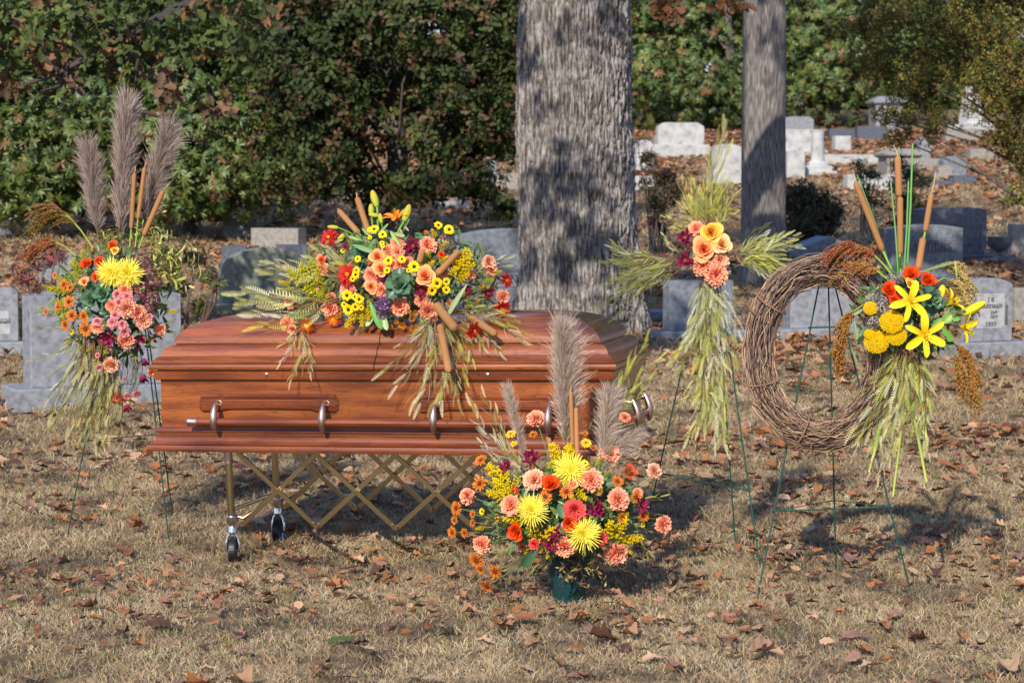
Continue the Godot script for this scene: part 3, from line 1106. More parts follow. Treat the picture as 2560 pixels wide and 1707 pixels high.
func daisy(b: Bed, px: float, py: float, size: float, kind: String, lift := 0.0, dir := Vector3.ZERO) -> void:
	var spec: Dictionary = {
		"red_mum": {"name": "red_chrysanthemum", "rings": [[20, 0.44, 0.125, 0.10, 0.06, 0.0], [16, 0.36, 0.11, 0.45, 0.05, 0.02], [10, 0.24, 0.09, 0.85, 0.04, 0.03]], "base": srgb(206, 60, 24), "tip": srgb(176, 6, 30), "disc": srgb(232, 190, 40), "r": 0.085},
		"rust_mum": {"name": "rust_chrysanthemum", "rings": [[20, 0.44, 0.125, 0.05, 0.06, 0.0], [15, 0.36, 0.11, 0.40, 0.05, 0.02]], "base": srgb(226, 130, 36), "tip": srgb(172, 34, 20), "disc": srgb(240, 205, 50), "r": 0.10},
		"bronze_daisy": {"name": "bronze_daisy", "rings": [[17, 0.42, 0.125, 0.18, 0.09, 0.0], [13, 0.34, 0.11, 0.45, 0.08, 0.02]], "base": srgb(164, 62, 24), "tip": srgb(232, 140, 46), "disc": srgb(126, 60, 26), "r": 0.14},
		"gold_daisy": {"name": "golden_daisy", "rings": [[17, 0.42, 0.15, 0.12, 0.09, 0.0], [12, 0.34, 0.13, 0.35, 0.08, 0.02]], "base": srgb(238, 178, 30), "tip": srgb(250, 206, 60), "disc": srgb(190, 110, 36), "r": 0.13},
		"yellow_daisy": {"name": "yellow_daisy", "rings": [[15, 0.38, 0.19, 0.12, 0.12, 0.0], [13, 0.32, 0.17, 0.38, 0.10, 0.015]], "base": srgb(246, 196, 6), "tip": srgb(255, 222, 22), "disc": srgb(86, 48, 14), "r": 0.15},
	}[kind]
	var key := kind + str(rng.randi() % 3)
	var blunt := 7.0 if kind == "yellow_daisy" else 3.2
	var m := kept(key, func(): return rays(spec.rings, spec.base, spec.tip, 4, 2, blunt))
	var o := bloom(b, spec.name, m, px, py, size, lift, null, dir)
	var dm := kept(kind + "disc", func(): return disc(spec.r, 0.05, spec.disc, 60))
	put("disc", dm, M.petal, o, Transform3D(Basis.IDENTITY, Vector3(0, 0.045, 0)))

func carn(b: Bed, px: float, py: float, size: float, kind := "coral", lift := 0.0, dir := Vector3.ZERO) -> void:
	var pal: Dictionary = {"coral": [srgb(232, 92, 62), srgb(255, 176, 140)], "peach": [srgb(228, 128, 92), srgb(250, 190, 156)], "red": [srgb(206, 44, 48), srgb(236, 96, 88)], "mini": [srgb(206, 20, 62), srgb(246, 176, 176)]}
	var c: Array = pal[kind]
	var o := bloom(b, "carnation", kept("carn" + kind + str(rng.randi() % 2), func(): return carnation(c[0], c[1])), px, py, size * 1.12, lift, null, dir)
	if not cache.has("calyx"):
		var s := Shape.new()
		s.tube(PackedVector3Array([Vector3(0, -0.02, 0), Vector3(0, -0.12, 0), Vector3(0, -0.34, 0), Vector3(0, -0.40, 0), Vector3(0, -0.9, 0.02)]), PackedFloat32Array([0.10, 0.105, 0.085, 0.03, 0.025]), 10, srgb(150, 182, 104), srgb(92, 132, 70))
		cache.calyx = s.mesh()
	put("calyx", cache.calyx, M.leaf, o)

func ros(b: Bed, px: float, py: float, size: float, kind := "orange", lift := 0.0, dir := Vector3.ZERO) -> void:
	var pal: Dictionary = {"orange": [srgb(236, 84, 22), srgb(250, 150, 84), srgb(252, 176, 112)], "peach": [srgb(244, 164, 60), srgb(252, 204, 134), srgb(250, 196, 140)], "yellow": [srgb(242, 160, 20), srgb(252, 190, 60), srgb(252, 200, 90)], "flame": [srgb(248, 134, 20), srgb(246, 122, 24), srgb(226, 46, 22)], "cream": [srgb(244, 208, 130), srgb(226, 150, 96), srgb(186, 34, 44)]}
	var c: Array = pal[kind]
	var o := bloom(b, "rose", kept("rose" + kind + str(rng.randi() % 2), func(): return rose(c[0], c[1], c[2], 0.55 if kind in ["flame", "cream"] else 1.0)), px, py, size * 1.06, lift, null, dir)
	if not cache.has("sepal"):
		var s := Shape.new()
		for k in 5:
			s.petal(Transform3D(Basis(Vector3.UP, TAU * k / 5), Vector3(0, -0.16, 0)), 0.36, 0.14, 0.3, 0.5, 0.2, srgb(96, 130, 60), srgb(120, 150, 70), 4, 2, 2.0)
		s.rod(Vector3(0, -0.16, 0), Vector3(0, -0.9, 0), 0.035, 6, srgb(96, 130, 60))
		cache.sepal = s.mesh()
	put("sepals", cache.sepal, M.leaf, o)

func bract(b: Bed, px: float, py: float, size: float, lift := 0.0, dir := Vector3.ZERO) -> void:
	var o := bloom(b, "burgundy_leucadendron", kept("bract" + str(rng.randi() % 3), func(): return bract_flower(srgb(116, 18, 56), srgb(176, 40, 96))), px, py, size, lift, M.leaf, dir)
	put("cone", kept("bractcone", func(): return disc(0.09, 0.20, srgb(190, 170, 90), 40)), M.petal, o)

func kal(b: Bed, px: float, py: float, size: float, lift := 0.0, dir := Vector3.ZERO) -> void:
	bloom(b, "ornamental_kale", kept("kale" + str(rng.randi() % 2), func(): return kale()), px, py, size, lift, M.leaf, dir)

func saff(b: Bed, px: float, py: float, size: float, lift := 0.0) -> void:
	var o := bloom(b, "safflower", kept("saff", func(): return safflower()), px, py, size * 1.25, lift, M.leaf)
	put("tuft", kept("safftuft", func(): return tuft(srgb(236, 116, 16), srgb(252, 170, 24))), M.petal, o)

func gold(b: Bed, px0: float, py0: float, px1: float, py1: float, lift := 0.0, green := false) -> void:
	var k := rng.randi() % 3
	var keep := rng.state
	var m := kept("gold%d%s" % [k, green], func(): return goldenrod(srgb(196, 190, 40) if green else srgb(240, 206, 8), 70 + k))
	rng.state = keep
	along(b, "goldenrod", m, Vector2(px0, py0), Vector2(px1, py1), lift - 0.03, lift + 0.03, M.petal, 1.0, rnd(0, 6))

const LIME := [Color(0.60, 0.60, 0.08), Color(0.66, 0.64, 0.13), Color(0.42, 0.50, 0.07)]
const PALE := [Color(0.78, 0.76, 0.46), Color(0.68, 0.66, 0.28), Color(0.48, 0.52, 0.10), Color(0.82, 0.80, 0.56)]
const OLIVE := [Color(0.38, 0.38, 0.10), Color(0.44, 0.40, 0.14), Color(0.26, 0.26, 0.07), Color(0.50, 0.46, 0.20)]
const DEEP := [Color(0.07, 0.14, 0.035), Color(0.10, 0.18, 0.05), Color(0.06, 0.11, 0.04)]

func spr(b: Bed, px0: float, py0: float, px1: float, py1: float, tone := "pale", l0 := 0.0, l1 := 0.02, size := 0.34) -> void:
	var tones: Array = {"pale": PALE, "lime": LIME, "olive": OLIVE, "deep": DEEP}[tone]
	var k := rng.randi() % 4
	var keep := rng.state
	var m := kept("sprig%s%d%.2f" % [tone, k, size], func(): return sprig(31 * k + tone.length() * 7, tones, 0.05 * k, 12, size))
	rng.state = keep
	along(b, "grevillea_sprig", m, Vector2(px0, py0), Vector2(px1, py1), l0, l1, M.leaf, 1.0, rnd(-0.6, 0.6))

func cat(b: Bed, head0: Vector2, head1: Vector2, spike: Vector2, foot: Vector2, wide: float, lift := 0.0, slack := 0.0) -> void:
	# head0: lower end of the brown head, head1: upper end
	var p := bed_point(b, head0.x, head0.y, lift)
	var q := bed_point(b, head1.x, head1.y, lift + slack)
	var r := bed_size(b, wide) * 0.5
	var s := Shape.new()
	var pts := PackedVector3Array()
	var ra := PackedFloat32Array()
	var n := 26
	for k in n + 1:
		var f := float(k) / n
		pts.push_back(p.lerp(q, f))
		var e := minf(f, 1.0 - f) * p.distance_to(q) / r
		ra.push_back(r * (sqrt(clampf(1.0 - pow(1.0 - minf(e, 1.0), 2), 0.05, 1.0))) * (1.0 + rnd(-0.02, 0.02)))
	var c := vary(srgb(164, 118, 76), 0.08)
	s.tube(pts, ra, 14, vary(c, 0.08), vary(c, 0.08))
	var o := put("cattail", s.mesh(), M.cattail, b.node)
	if spike != Vector2.ZERO:
		s = Shape.new()
		var t := bed_point(b, spike.x, spike.y, lift + slack)
		s.tube(PackedVector3Array([q, q.lerp(t, 0.5) + Vector3(0.002, 0, 0), t]), PackedFloat32Array([r * 0.22, r * 0.2, r * 0.10]), 6, srgb(190, 156, 96), srgb(206, 176, 120))
		put("spike", s.mesh(), M.stalk, o)
	if foot != Vector2.ZERO:
		s = Shape.new()
		s.rod(bed_point(b, foot.x, foot.y, lift - 0.05), p, r * 0.36, 8, srgb(134, 168, 60))
		put("stem", s.mesh(), M.stalk, o)

func lily(b: Bed, px: float, py: float, size: float, deep: Color, pale: Color, dir: Vector3, open := 1.0, lift := 0.0, spin := 0.0) -> void:
	var k := bed_size(b, size)
	var d := (b.node.transform.basis.inverse() * dir).normalized()
	var s := Shape.new()
	for j in 6:
		var w := TAU * j / 6 + 0.3
		var t := Vector3(cos(w) * 0.10, 0.26, sin(w) * 0.10)
		s.tube(PackedVector3Array([Vector3(0, -0.12, 0), t * 0.5, t]), PackedFloat32Array([0.008, 0.007, 0.006]), 5, pale, pale)
		s.grain(t, 0.012, Vector3(cos(w), 0, sin(w)).cross(Vector3.UP) * 0.030, srgb(150, 84, 30))
	s.tube(PackedVector3Array([Vector3(0, -0.16, 0), Vector3(0, 0.15, 0), Vector3(0.01, 0.32, 0)]), PackedFloat32Array([0.02, 0.012, 0.018]), 6, pale, srgb(190, 170, 80))
	s.rod(Vector3(0, -0.15, 0), Vector3(0, -0.75, 0.03), 0.022, 6, srgb(110, 150, 60))
	var o := put("lily", s.mesh(), M.petal, b.node, Transform3D(facing(d, spin).scaled_local(Vector3.ONE * k), bed_point(b, px, py, lift)))
	for j in 6:
		var wide := 0.27 if j % 2 == 0 else 0.20
		var ps := Shape.new()
		var x := Transform3D(Basis(Vector3.UP, TAU * j / 6), Vector3(0, -0.17 + (0.012 if j % 2 == 0 else 0.0), 0))
		ps.petal(x, 0.62, wide, lerpf(1.40, 1.02, open) + rnd(-0.08, 0.08), lerpf(-0.5, -1.45, open) + rnd(-0.15, 0.15), 0.30, vary(deep, 0.05).lerp(srgb(150, 170, 60), 0.12), vary(pale, 0.04), 9, 5, 2.4)
		put("petal", ps.mesh(), M.petal, o)

func bud(b: Bed, from: Vector2, to: Vector2, wide: float, a: Color, c: Color, lift := 0.0, foot := Vector2.ZERO) -> void:
	var p := bed_point(b, from.x, from.y, lift)
	var q := bed_point(b, to.x, to.y, lift + 0.01)
	var r := bed_size(b, wide) * 0.5
	var s := Shape.new()
	var pts := PackedVector3Array()
	var ra := PackedFloat32Array()
	for k in 13:
		var f := k / 12.0
		pts.push_back(p.lerp(q, f))
		ra.push_back(r * (0.3 + 0.75 * pow(sin(PI * (0.1 + 0.86 * f)), 0.9)) * (1.0 if f < 0.98 else 0.4))
	s.tube(pts, ra, 9, a, c)
	var o := put("lily_bud", s.mesh(), M.petal, b.node)
	if foot != Vector2.ZERO:
		s = Shape.new()
		var t := bed_point(b, foot.x, foot.y, lift - 0.06)
		s.tube(PackedVector3Array([t, t.lerp(p, 0.5) + Vector3(0, 0.01, 0), p]), PackedFloat32Array([r * 0.4, r * 0.34, r * 0.32]), 6, srgb(96, 140, 50), srgb(120, 160, 60))
		put("stem", s.mesh(), M.stalk, o)

# loose green leaves that fill the heart of an arrangement
func filler(b: Bed, n: int, leaf: float, tones: Array, lift: float, fx := 0.9, fy := 0.9, shift := Vector2.ZERO) -> void:
	var s := Shape.new()
	for k in n:
		var f := sqrt((k + 0.5) / n)
		var w := k * 2.39996
		var px := b.mid.x + shift.x + cos(w) * b.span.x * fx * f
		var py := b.mid.y + shift.y + sin(w) * b.span.y * fy * f
		var o := bed_point(b, px, py, lift + rnd(-0.05, 0.0))
		var bs := facing(outward(b, px, py), rnd(0, 6))
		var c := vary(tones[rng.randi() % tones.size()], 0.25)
		s.petal(Transform3D(bs, o), leaf * rnd(0.6, 1.3), leaf * rnd(0.2, 0.42), rnd(-0.1, 0.9), rnd(-0.9, 0.3), 0.2, c, c, 4, 2, rnd(1.8, 3.0))
	var o2 := put("filler_leaves", s.mesh(), M.leaf, b.node)
	o2.set_meta("kind", "stuff")

func big_leaf(b: Bed, from: Vector2, to: Vector2, wide: float, c: Color, lift := 0.0, called := "broad_leaf") -> void:
	var p := bed_point(b, from.x, from.y, lift)
	var q := bed_point(b, to.x, to.y, lift + 0.03)
	var l := p.distance_to(q)
	var x := (q - p) / l
	var y := (Vector3(0, 0.25, 1) - x * x.dot(Vector3(0, 0.25, 1))).normalized()
	var s := Shape.new()
	s.petal(Transform3D(Basis(x, y, x.cross(y)), p), l, bed_size(b, wide), 0.12, -0.3, 0.35, c, c.lightened(0.05), 8, 4, 2.4)
	put(called, s.mesh(), M.leaf, b.node)
# ---------------------------------------------------------------- the arrangements
func bed(node: Node3D, depth: float, mid: Vector2, span: Vector2, bulge: float) -> Bed:
	var b := Bed.new()
	b.node = node; b.depth = depth; b.mid = mid; b.span = span; b.bulge = bulge
	return b

# small blooms and sprigs between the large ones
func mixed_fill(b: Bed, n: int, mid: Vector2, span: Vector2, seed_: int, reach: float) -> void:
	rng.seed = seed_
	for k in n:
		var f := sqrt(rng.randf())
		var w := rnd(0, TAU)
		var d := Vector2(cos(w), sin(w))
		var p := mid + d * span * f
		var e := p + d * Vector2(1.0, 0.65) * rnd(0.6, 1.1) * reach
		var q := rng.randf()
		if f < 0.35:
			continue
		if q < 0.52:
			spr(b, p.x, p.y, e.x, e.y, ["deep", "lime", "olive", "deep", "olive"][rng.randi() % 5], 0.0, 0.03, 0.34)
		elif q < 0.64:
			saff(b, p.x, p.y, rnd(8, 14), 0.03)
		elif q < 0.82:
			gold(b, p.x, p.y, lerpf(p.x, e.x, 0.6), lerpf(p.y, e.y, 0.6) - 8.0, 0.03, rng.randf() < 0.6)
		elif q < 0.93:
			daisy(b, p.x, p.y, rnd(13, 22), ["yellow_daisy", "bronze_daisy", "red_mum", "gold_daisy"][rng.randi() % 4], 0.03)
		else:
			carn(b, p.x, p.y, rnd(20, 30), "coral", 0.02)

# foliage that hangs from one edge of an arrangement
func hanging_fill(b: Bed, n: int, from0: Vector2, from1: Vector2, to0: Vector2, to1: Vector2, tones: Array, size: float, seed_: int) -> void:
	rng.seed = seed_
	for k in n:
		var f := rng.randf()
		var p := from0.lerp(from1, f) + Vector2(rnd(-12, 12), rnd(-12, 30))
		var q := to0.lerp(to1, clampf(f + rnd(-0.2, 0.2), 0, 1))
		q = p.lerp(q, rnd(0.55, 1.0))
		spr(b, p.x, p.y, q.x, q.y, tones[rng.randi() % tones.size()], rnd(-0.03, 0.02), rnd(-0.02, 0.05), size)

func casket_spray(base: Transform3D, on: Transform3D) -> void:
	rng.seed = 101
	var t := thing("casket_spray", "long spray of orange, red and yellow flowers lying across the top of the casket lid", "flower spray", base)
	var b := bed(t, 9.12, Vector2(990, 700), Vector2(310, 190), 0.18)
	b.on = on
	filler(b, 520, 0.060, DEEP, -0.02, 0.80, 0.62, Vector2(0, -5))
	filler(b, 300, 0.05, [Color(0.16, 0.22, 0.06), Color(0.12, 0.2, 0.05), Color(0.2, 0.22, 0.07)], 0.02, 0.82, 0.66)
	spr(b, 845.7, 743.6, 592.1, 750.7, "olive", 0.04, 0.03, 0.34)
	spr(b, 831.4, 740.0, 613.6, 775.7, "olive", 0.04, 0.03, 0.34)
	spr(b, 774.3, 750.7, 606.4, 740.0, "olive", 0.04, 0.03, 0.34)
	spr(b, 788.6, 754.3, 617.1, 761.4, "lime", 0.04, 0.03, 0.34)
	spr(b, 838.6, 690.0, 656.4, 686.4, "olive", 0.04, 0.03, 0.34)
	spr(b, 831.4, 668.6, 667.1, 668.6, "olive", 0.04, 0.03, 0.34)
	spr(b, 845.7, 761.4, 627.9, 804.3, "pale", 0.04, 0.03, 0.34)
	spr(b, 831.4, 772.1, 645.7, 829.3, "lime", 0.04, 0.03, 0.34)
	spr(b, 810.0, 782.9, 692.1, 797.1, "pale", 0.04, 0.03, 0.34)
	spr(b, 760.0, 818.6, 735.0, 947.1, "pale", 0.04, 0.05, 0.34)
	spr(b, 754.6, 818.6, 777.9, 922.1, "pale", 0.04, 0.05, 0.34)
	spr(b, 745.7, 818.6, 702.9, 900.7, "pale", 0.04, 0.05, 0.34)
	spr(b, 760.0, 811.4, 702.9, 857.9, "pale", 0.04, 0.05, 0.34)
	spr(b, 881.4, 668.6, 781.4, 622.1, "olive", 0.04, 0.03, 0.34)
	spr(b, 881.4, 668.6, 806.4, 618.6, "olive", 0.04, 0.03, 0.34)
	spr(b, 867.1, 654.3, 817.1, 618.6, "olive", 0.04, 0.03, 0.34)
	spr(b, 874.3, 690.0, 774.3, 650.7, "olive", 0.04, 0.03, 0.34)
	spr(b, 860.0, 711.4, 745.7, 711.4, "lime", 0.04, 0.03, 0.34)
	spr(b, 1088.6, 782.9, 967.1, 929.3, "pale", 0.04, 0.06, 0.34)
	spr(b, 1092.1, 782.9, 995.7, 957.9, "pale", 0.04, 0.06, 0.34)
	spr(b, 1095.7, 790.0, 1027.9, 986.4, "pale", 0.04, 0.06, 0.34)
	spr(b, 1095.7, 797.1, 1060.0, 1000.7, "pale", 0.04, 0.06, 0.34)
	spr(b, 1099.3, 797.1, 1088.6, 1007.9, "pale", 0.04, 0.06, 0.34)
	spr(b, 1102.9, 790.0, 1117.1, 997.1, "pale", 0.04, 0.06, 0.34)
	spr(b, 1106.4, 790.0, 1145.7, 990.0, "olive", 0.04, 0.06, 0.34)
	spr(b, 1110.0, 782.9, 1167.1, 925.7, "lime", 0.04, 0.06, 0.34)
	spr(b, 1117.1, 775.7, 1183.2, 886.4, "lime", 0.04, 0.06, 0.34)
	spr(b, 1088.6, 782.9, 1006.4, 861.4, "pale", 0.04, 0.06, 0.34)
	spr(b, 1074.3, 811.4, 1038.6, 886.4, "pale", 0.04, 0.06, 0.34)
	spr(b, 1095.7, 850.7, 1060.0, 947.1, "lime", 0.04, 0.06, 0.34)
	spr(b, 1099.3, 843.6, 1131.4, 947.1, "pale", 0.04, 0.06, 0.34)
	spr(b, 1145.7, 772.1, 1306.4, 843.6, "pale", 0.04, 0.03, 0.34)
	spr(b, 1145.7, 768.6, 1317.1, 818.6, "lime", 0.04, 0.03, 0.34)
	spr(b, 1152.9, 782.9, 1245.7, 872.1, "pale", 0.04, 0.06, 0.34)
	spr(b, 1145.7, 790.0, 1213.6, 865.0, "pale", 0.04, 0.06, 0.34)
	spr(b, 1167.1, 761.4, 1295.7, 797.1, "lime", 0.04, 0.03, 0.34)
	spr(b, 1145.7, 747.1, 1256.4, 754.3, "lime", 0.04, 0.03, 0.34)
	spr(b, 1145.7, 740.0, 1238.6, 782.9, "deep", 0.04, 0.03, 0.3)
	spr(b, 1167.1, 690.0, 1268.9, 640.0, "pale", 0.04, 0.03, 0.34)
	spr(b, 1174.3, 686.4, 1268.9, 658.6, "pale", 0.04, 0.03, 0.34)
	spr(b, 1185.0, 675.7, 1227.9, 697.1, "pale", 0.04, 0.03, 0.34)
	spr(b, 1117.1, 754.3, 1202.9, 736.4, "olive", 0.04, 0.03, 0.34)
	spr(b, 1131.4, 782.9, 1188.6, 761.4, "pale", 0.04, 0.03, 0.34)
	gold(b, 1117.1, 711.4, 1181.4, 640.0, 0.05, false)
	gold(b, 1124.3, 697.1, 1163.6, 622.1, 0.05, false)
	gold(b, 1138.6, 690.0, 1188.6, 661.4, 0.05, false)
	gold(b, 1131.4, 711.4, 1174.3, 686.4, 0.05, false)
	gold(b, 1117.1, 690.0, 1145.7, 668.6, 0.05, false)
	gold(b, 1095.7, 661.4, 1117.1, 640.0, 0.05, false)
	gold(b, 835.0, 736.4, 720.7, 690.0, 0.05, true)
	gold(b, 831.4, 725.7, 745.7, 668.6, 0.05, true)
	gold(b, 824.3, 711.4, 777.9, 650.7, 0.05, true)
	gold(b, 831.4, 747.1, 760.0, 725.7, 0.05, true)
	gold(b, 838.6, 754.3, 792.1, 736.4, 0.05, true)
	gold(b, 810.0, 690.0, 788.6, 675.7, 0.05, true)
	gold(b, 902.9, 761.4, 867.1, 818.6, 0.05, false)
	gold(b, 910.0, 761.4, 902.9, 815.0, 0.05, false)
	gold(b, 910.0, 754.3, 935.0, 797.1, 0.05, false)
	gold(b, 895.7, 761.4, 881.4, 800.7, 0.05, false)
	gold(b, 1092.1, 600.7, 1081.4, 572.1, 0.05, false)
	gold(b, 810.0, 704.3, 802.9, 736.4, 0.05, true)
	gold(b, 788.6, 697.1, 738.6, 700.7, 0.05, true)
	gold(b, 924.3, 754.3, 920.7, 800.7, 0.05, false)
	for e in [[999.3, 711.4, 76.8, 0.06], [901.1, 640.0, 57.1, 0.0], [899.3, 620.4, 42.9, -0.02], [1088.6, 640.0, 39.3, -0.02], [902.9, 661.4, 39.3, 0.0]]:
		kal(b, e[0], e[1], e[2], e[3], Vector3(-0.1, 0.35, 1) if e[2] > 70.0 else Vector3.ZERO)
	for e in [[806.4, 673.9, 33.9, "coral"], [726.1, 756.1, 32.1, "coral"], [718.9, 809.6, 37.5, "coral"], [825.0, 768.6, 42.1, "coral"], [993.9, 607.9, 33.9, "coral"], [970.7, 629.3, 33.9, "coral"], [1068.9, 615.0, 41.1, "coral"], [999.3, 661.4, 35.7, "coral"], [929.6, 688.2, 37.5, "coral"], [931.4, 707.9, 33.9, "coral"], [952.9, 725.7, 33.9, "coral"], [870.7, 723.9, 39.3, "coral"], [999.3, 766.8, 41.1, "coral"], [1070.7, 777.5, 42.9, "coral"], [1052.9, 750.7, 30.4, "coral"], [1220.7, 656.1, 33.9, "peach"], [1256.4, 741.8, 32.1, "coral"], [993.9, 629.3, 33.9, "coral"], [985.0, 666.8, 28.6, "coral"], [731.4, 823.9, 25.0, "coral"], [1020.7, 654.3, 25.0, "coral"]]:
		carn(b, e[0], e[1], e[2], e[3], 0.03)
	for e in [[943.9, 641.8, 37.5, "orange"], [952.1, 672.9, 40.0, "orange"], [1063.6, 691.1, 50.0, "orange"], [927.9, 717.9, 32.1, "orange"], [802.9, 650.7, 17.9, "flame"], [1102.9, 636.4, 17.9, "flame"]]:
		ros(b, e[0], e[1], e[2], e[3], 0.06, Vector3(rnd(-0.3, 0.3), rnd(0.1, 0.5), 1))
	for e in [[1033.2, 616.8, 60.7], [961.8, 695.4, 48.2], [1049.3, 723.9, 46.4], [863.6, 616.8, 30.4], [1215.4, 732.9, 50.0], [1167.1, 722.1, 32.1], [1020.7, 625.7, 39.3], [838.6, 618.6, 25.0], [1149.3, 640.0, 28.6], [1224.3, 725.7, 32.1]]:
		bract(b, e[0], e[1], e[2], 0.04)
	for e in [[822.5, 593.6, 55.4, "red_mum", 0.0], [868.9, 686.4, 64.3, "red_mum", 0.06], [1265.4, 700.7, 42.9, "red_mum", 0.0], [1254.6, 772.1, 58.9, "red_mum", 0.04], [1185.0, 825.7, 51.8, "red_mum", 0.06], [767.1, 813.2, 53.6, "rust_mum", 0.05], [833.2, 798.9, 46.4, "rust_mum", 0.05], [1167.1, 725.7, 32.1, "red_mum", 0.0], [922.5, 654.3, 21.4, "rust_mum", 0.0]]:
		daisy(b, e[0], e[1], e[2], e[3], e[4])
	for e in [[970.7, 651.4, 25.0], [1004.6, 647.9, 22.1], [1035.0, 666.8, 31.4], [893.9, 647.1, 18.6], [867.1, 738.2, 30.0], [897.5, 747.9, 25.7], [870.7, 773.9, 31.4], [887.9, 766.8, 23.6], [886.8, 741.8, 20.0], [1092.1, 707.9, 30.0], [1079.6, 725.7, 27.9], [1115.4, 704.3, 22.1], [1115.4, 724.6, 22.1], [888.6, 686.4, 23.6], [967.1, 675.7, 18.6], [1095.7, 563.2, 23.6], [1122.5, 573.9, 29.3], [956.4, 586.4, 23.6], [935.0, 572.9, 26.4], [954.6, 607.9, 14.3], [924.3, 573.9, 15.7], [890.4, 675.7, 20.0], [881.4, 697.1, 17.9], [902.9, 768.6, 16.4], [1020.7, 675.7, 13.6], [860.0, 761.4, 17.1], [956.4, 615.0, 12.1], [924.3, 593.6, 12.9]]:
		daisy(b, e[0], e[1], e[2], "yellow_daisy", 0.08)
	for e in [[1122.5, 757.9, 20.0], [1133.2, 773.9, 20.0], [1038.6, 781.1, 18.6], [1006.4, 813.2, 21.4], [1035.0, 820.4, 27.9], [990.4, 804.3, 15.0], [976.1, 816.8, 16.4], [1137.5, 750.7, 12.1], [788.6, 754.3, 15.7], [1022.5, 777.5, 12.9], [790.4, 707.9, 12.9], [1202.9, 715.0, 15.0], [1063.6, 581.1, 12.9], [1054.6, 670.4, 17.9], [1088.6, 797.1, 12.9]]:
		saff(b, e[0], e[1], e[2], 0.05)
	for e in [[958.2, 763.2, 52.0], [956.4, 782.9, 40.0]]:
		bloom(b, "purple_hydrangea", kept("hydpurple", func(): return hydrangea([srgb(104, 70, 118), srgb(134, 96, 146), srgb(84, 52, 92)])), e[0], e[1], e[2], 0.06)
	for e in [[1115.4, 611.4, 56.0], [1077.9, 593.6, 44.0], [1163.6, 766.8, 40.0], [1117.1, 590.0, 40.0]]:
		bloom(b, "green_hydrangea", kept("hydgreen", func(): return hydrangea([srgb(120, 128, 92), srgb(150, 150, 112), srgb(120, 84, 84)])), e[0], e[1], e[2], 0.0)
	cat(b, Vector2(897.5, 584.6), Vector2(845.7, 525.7), Vector2(843.2, 521.4), Vector2(931.4, 625.7), 15.0, -0.02, 0)
	cat(b, Vector2(924.3, 590.0), Vector2(892.1, 493.6), Vector2(889.3, 481.1), Vector2(935.0, 625.7), 15.7, -0.02, 0)
	cat(b, Vector2(1047.5, 658.6), Vector2(1057.1, 621.4), Vector2.ZERO, Vector2.ZERO, 16.4, 0.08, 0.03)
	cat(b, Vector2(1092.1, 687.1), Vector2(1148.6, 626.4), Vector2.ZERO, Vector2.ZERO, 16.4, 0.06, 0.02)
	cat(b, Vector2(1140.4, 825.7), Vector2(1086.8, 757.9), Vector2.ZERO, Vector2.ZERO, 22.9, 0.12, -0.02)
	cat(b, Vector2(1122.5, 930.0), Vector2(1099.3, 811.4), Vector2.ZERO, Vector2.ZERO, 18.6, 0.14, -0.06)
	cat(b, Vector2(1240.4, 836.4), Vector2(1174.3, 791.8), Vector2.ZERO, Vector2.ZERO, 18.6, 0.1, -0.03)
	lily(b, 990.4, 543.6, 76.8, srgb(236, 118, 16), srgb(246, 146, 40), Vector3(-0.25, 0.95, 0.35), 0.75, -0.02, 0.4)
	bud(b, Vector2(942.1, 516.8), Vector2(929.6, 475.7), 18.6, srgb(150, 170, 50), srgb(206, 176, 60), 0.0, Vector2(945.7, 590.0))
	bud(b, Vector2(927.9, 539.3), Vector2(927.1, 509.6), 14.3, srgb(150, 170, 50), srgb(206, 176, 60), 0.0, Vector2(933.2, 590.0))
	bud(b, Vector2(1009.3, 553.6), Vector2(1023.6, 511.4), 18.6, srgb(150, 170, 50), srgb(206, 176, 60), 0.0, Vector2(985.0, 607.9))
	bud(b, Vector2(945.7, 540.0), Vector2(921.4, 535.7), 12.1, srgb(150, 170, 50), srgb(206, 176, 60), 0.0, Vector2(956.4, 557.9))
	bud(b, Vector2(953.6, 557.9), Vector2(948.6, 533.6), 12.1, srgb(150, 170, 50), srgb(206, 176, 60), 0.0, Vector2(958.2, 590.0))
	bud(b, Vector2(845.7, 569.3), Vector2(817.9, 566.4), 10.7, srgb(150, 170, 50), srgb(206, 176, 60), 0.0, Vector2(902.9, 604.3))
	bud(b, Vector2(845.0, 600.7), Vector2(864.3, 584.6), 15.0, srgb(150, 170, 50), srgb(206, 176, 60), 0.0, Vector2(867.1, 611.4))
	big_leaf(b, Vector2(924.3, 754.3), Vector2(954.6, 823.9), 25.0, srgb(92, 150, 52), 0.06)
	big_leaf(b, Vector2(956.4, 782.9), Vector2(967.1, 825.7), 21.4, srgb(150, 186, 110), 0.06)
	big_leaf(b, Vector2(931.4, 797.1), Vector2(913.6, 815.0), 17.9, srgb(150, 180, 120), 0.06)
	big_leaf(b, Vector2(881.4, 611.4), Vector2(931.4, 629.3), 17.9, srgb(110, 150, 90), 0.06)
	big_leaf(b, Vector2(917.1, 625.7), Vector2(938.6, 597.1), 14.3, srgb(80, 130, 60), 0.06)
	big_leaf(b, Vector2(1167.1, 711.4), Vector2(1117.1, 790.0), 17.9, srgb(150, 170, 120), 0.06)
	big_leaf(b, Vector2(981.4, 582.9), Vector2(1011.8, 590.0), 14.3, srgb(150, 160, 90), 0.06)
	big_leaf(b, Vector2(727.9, 800.7), Vector2(774.3, 782.9), 14.3, srgb(80, 130, 80), 0.06)
	big_leaf(b, Vector2(1002.9, 618.6), Vector2(974.3, 575.7), 12.1, srgb(120, 170, 60), 0.06)
	big_leaf(b, Vector2(902.9, 600.7), Vector2(870.7, 590.0), 12.1, srgb(110, 150, 60), 0.06)
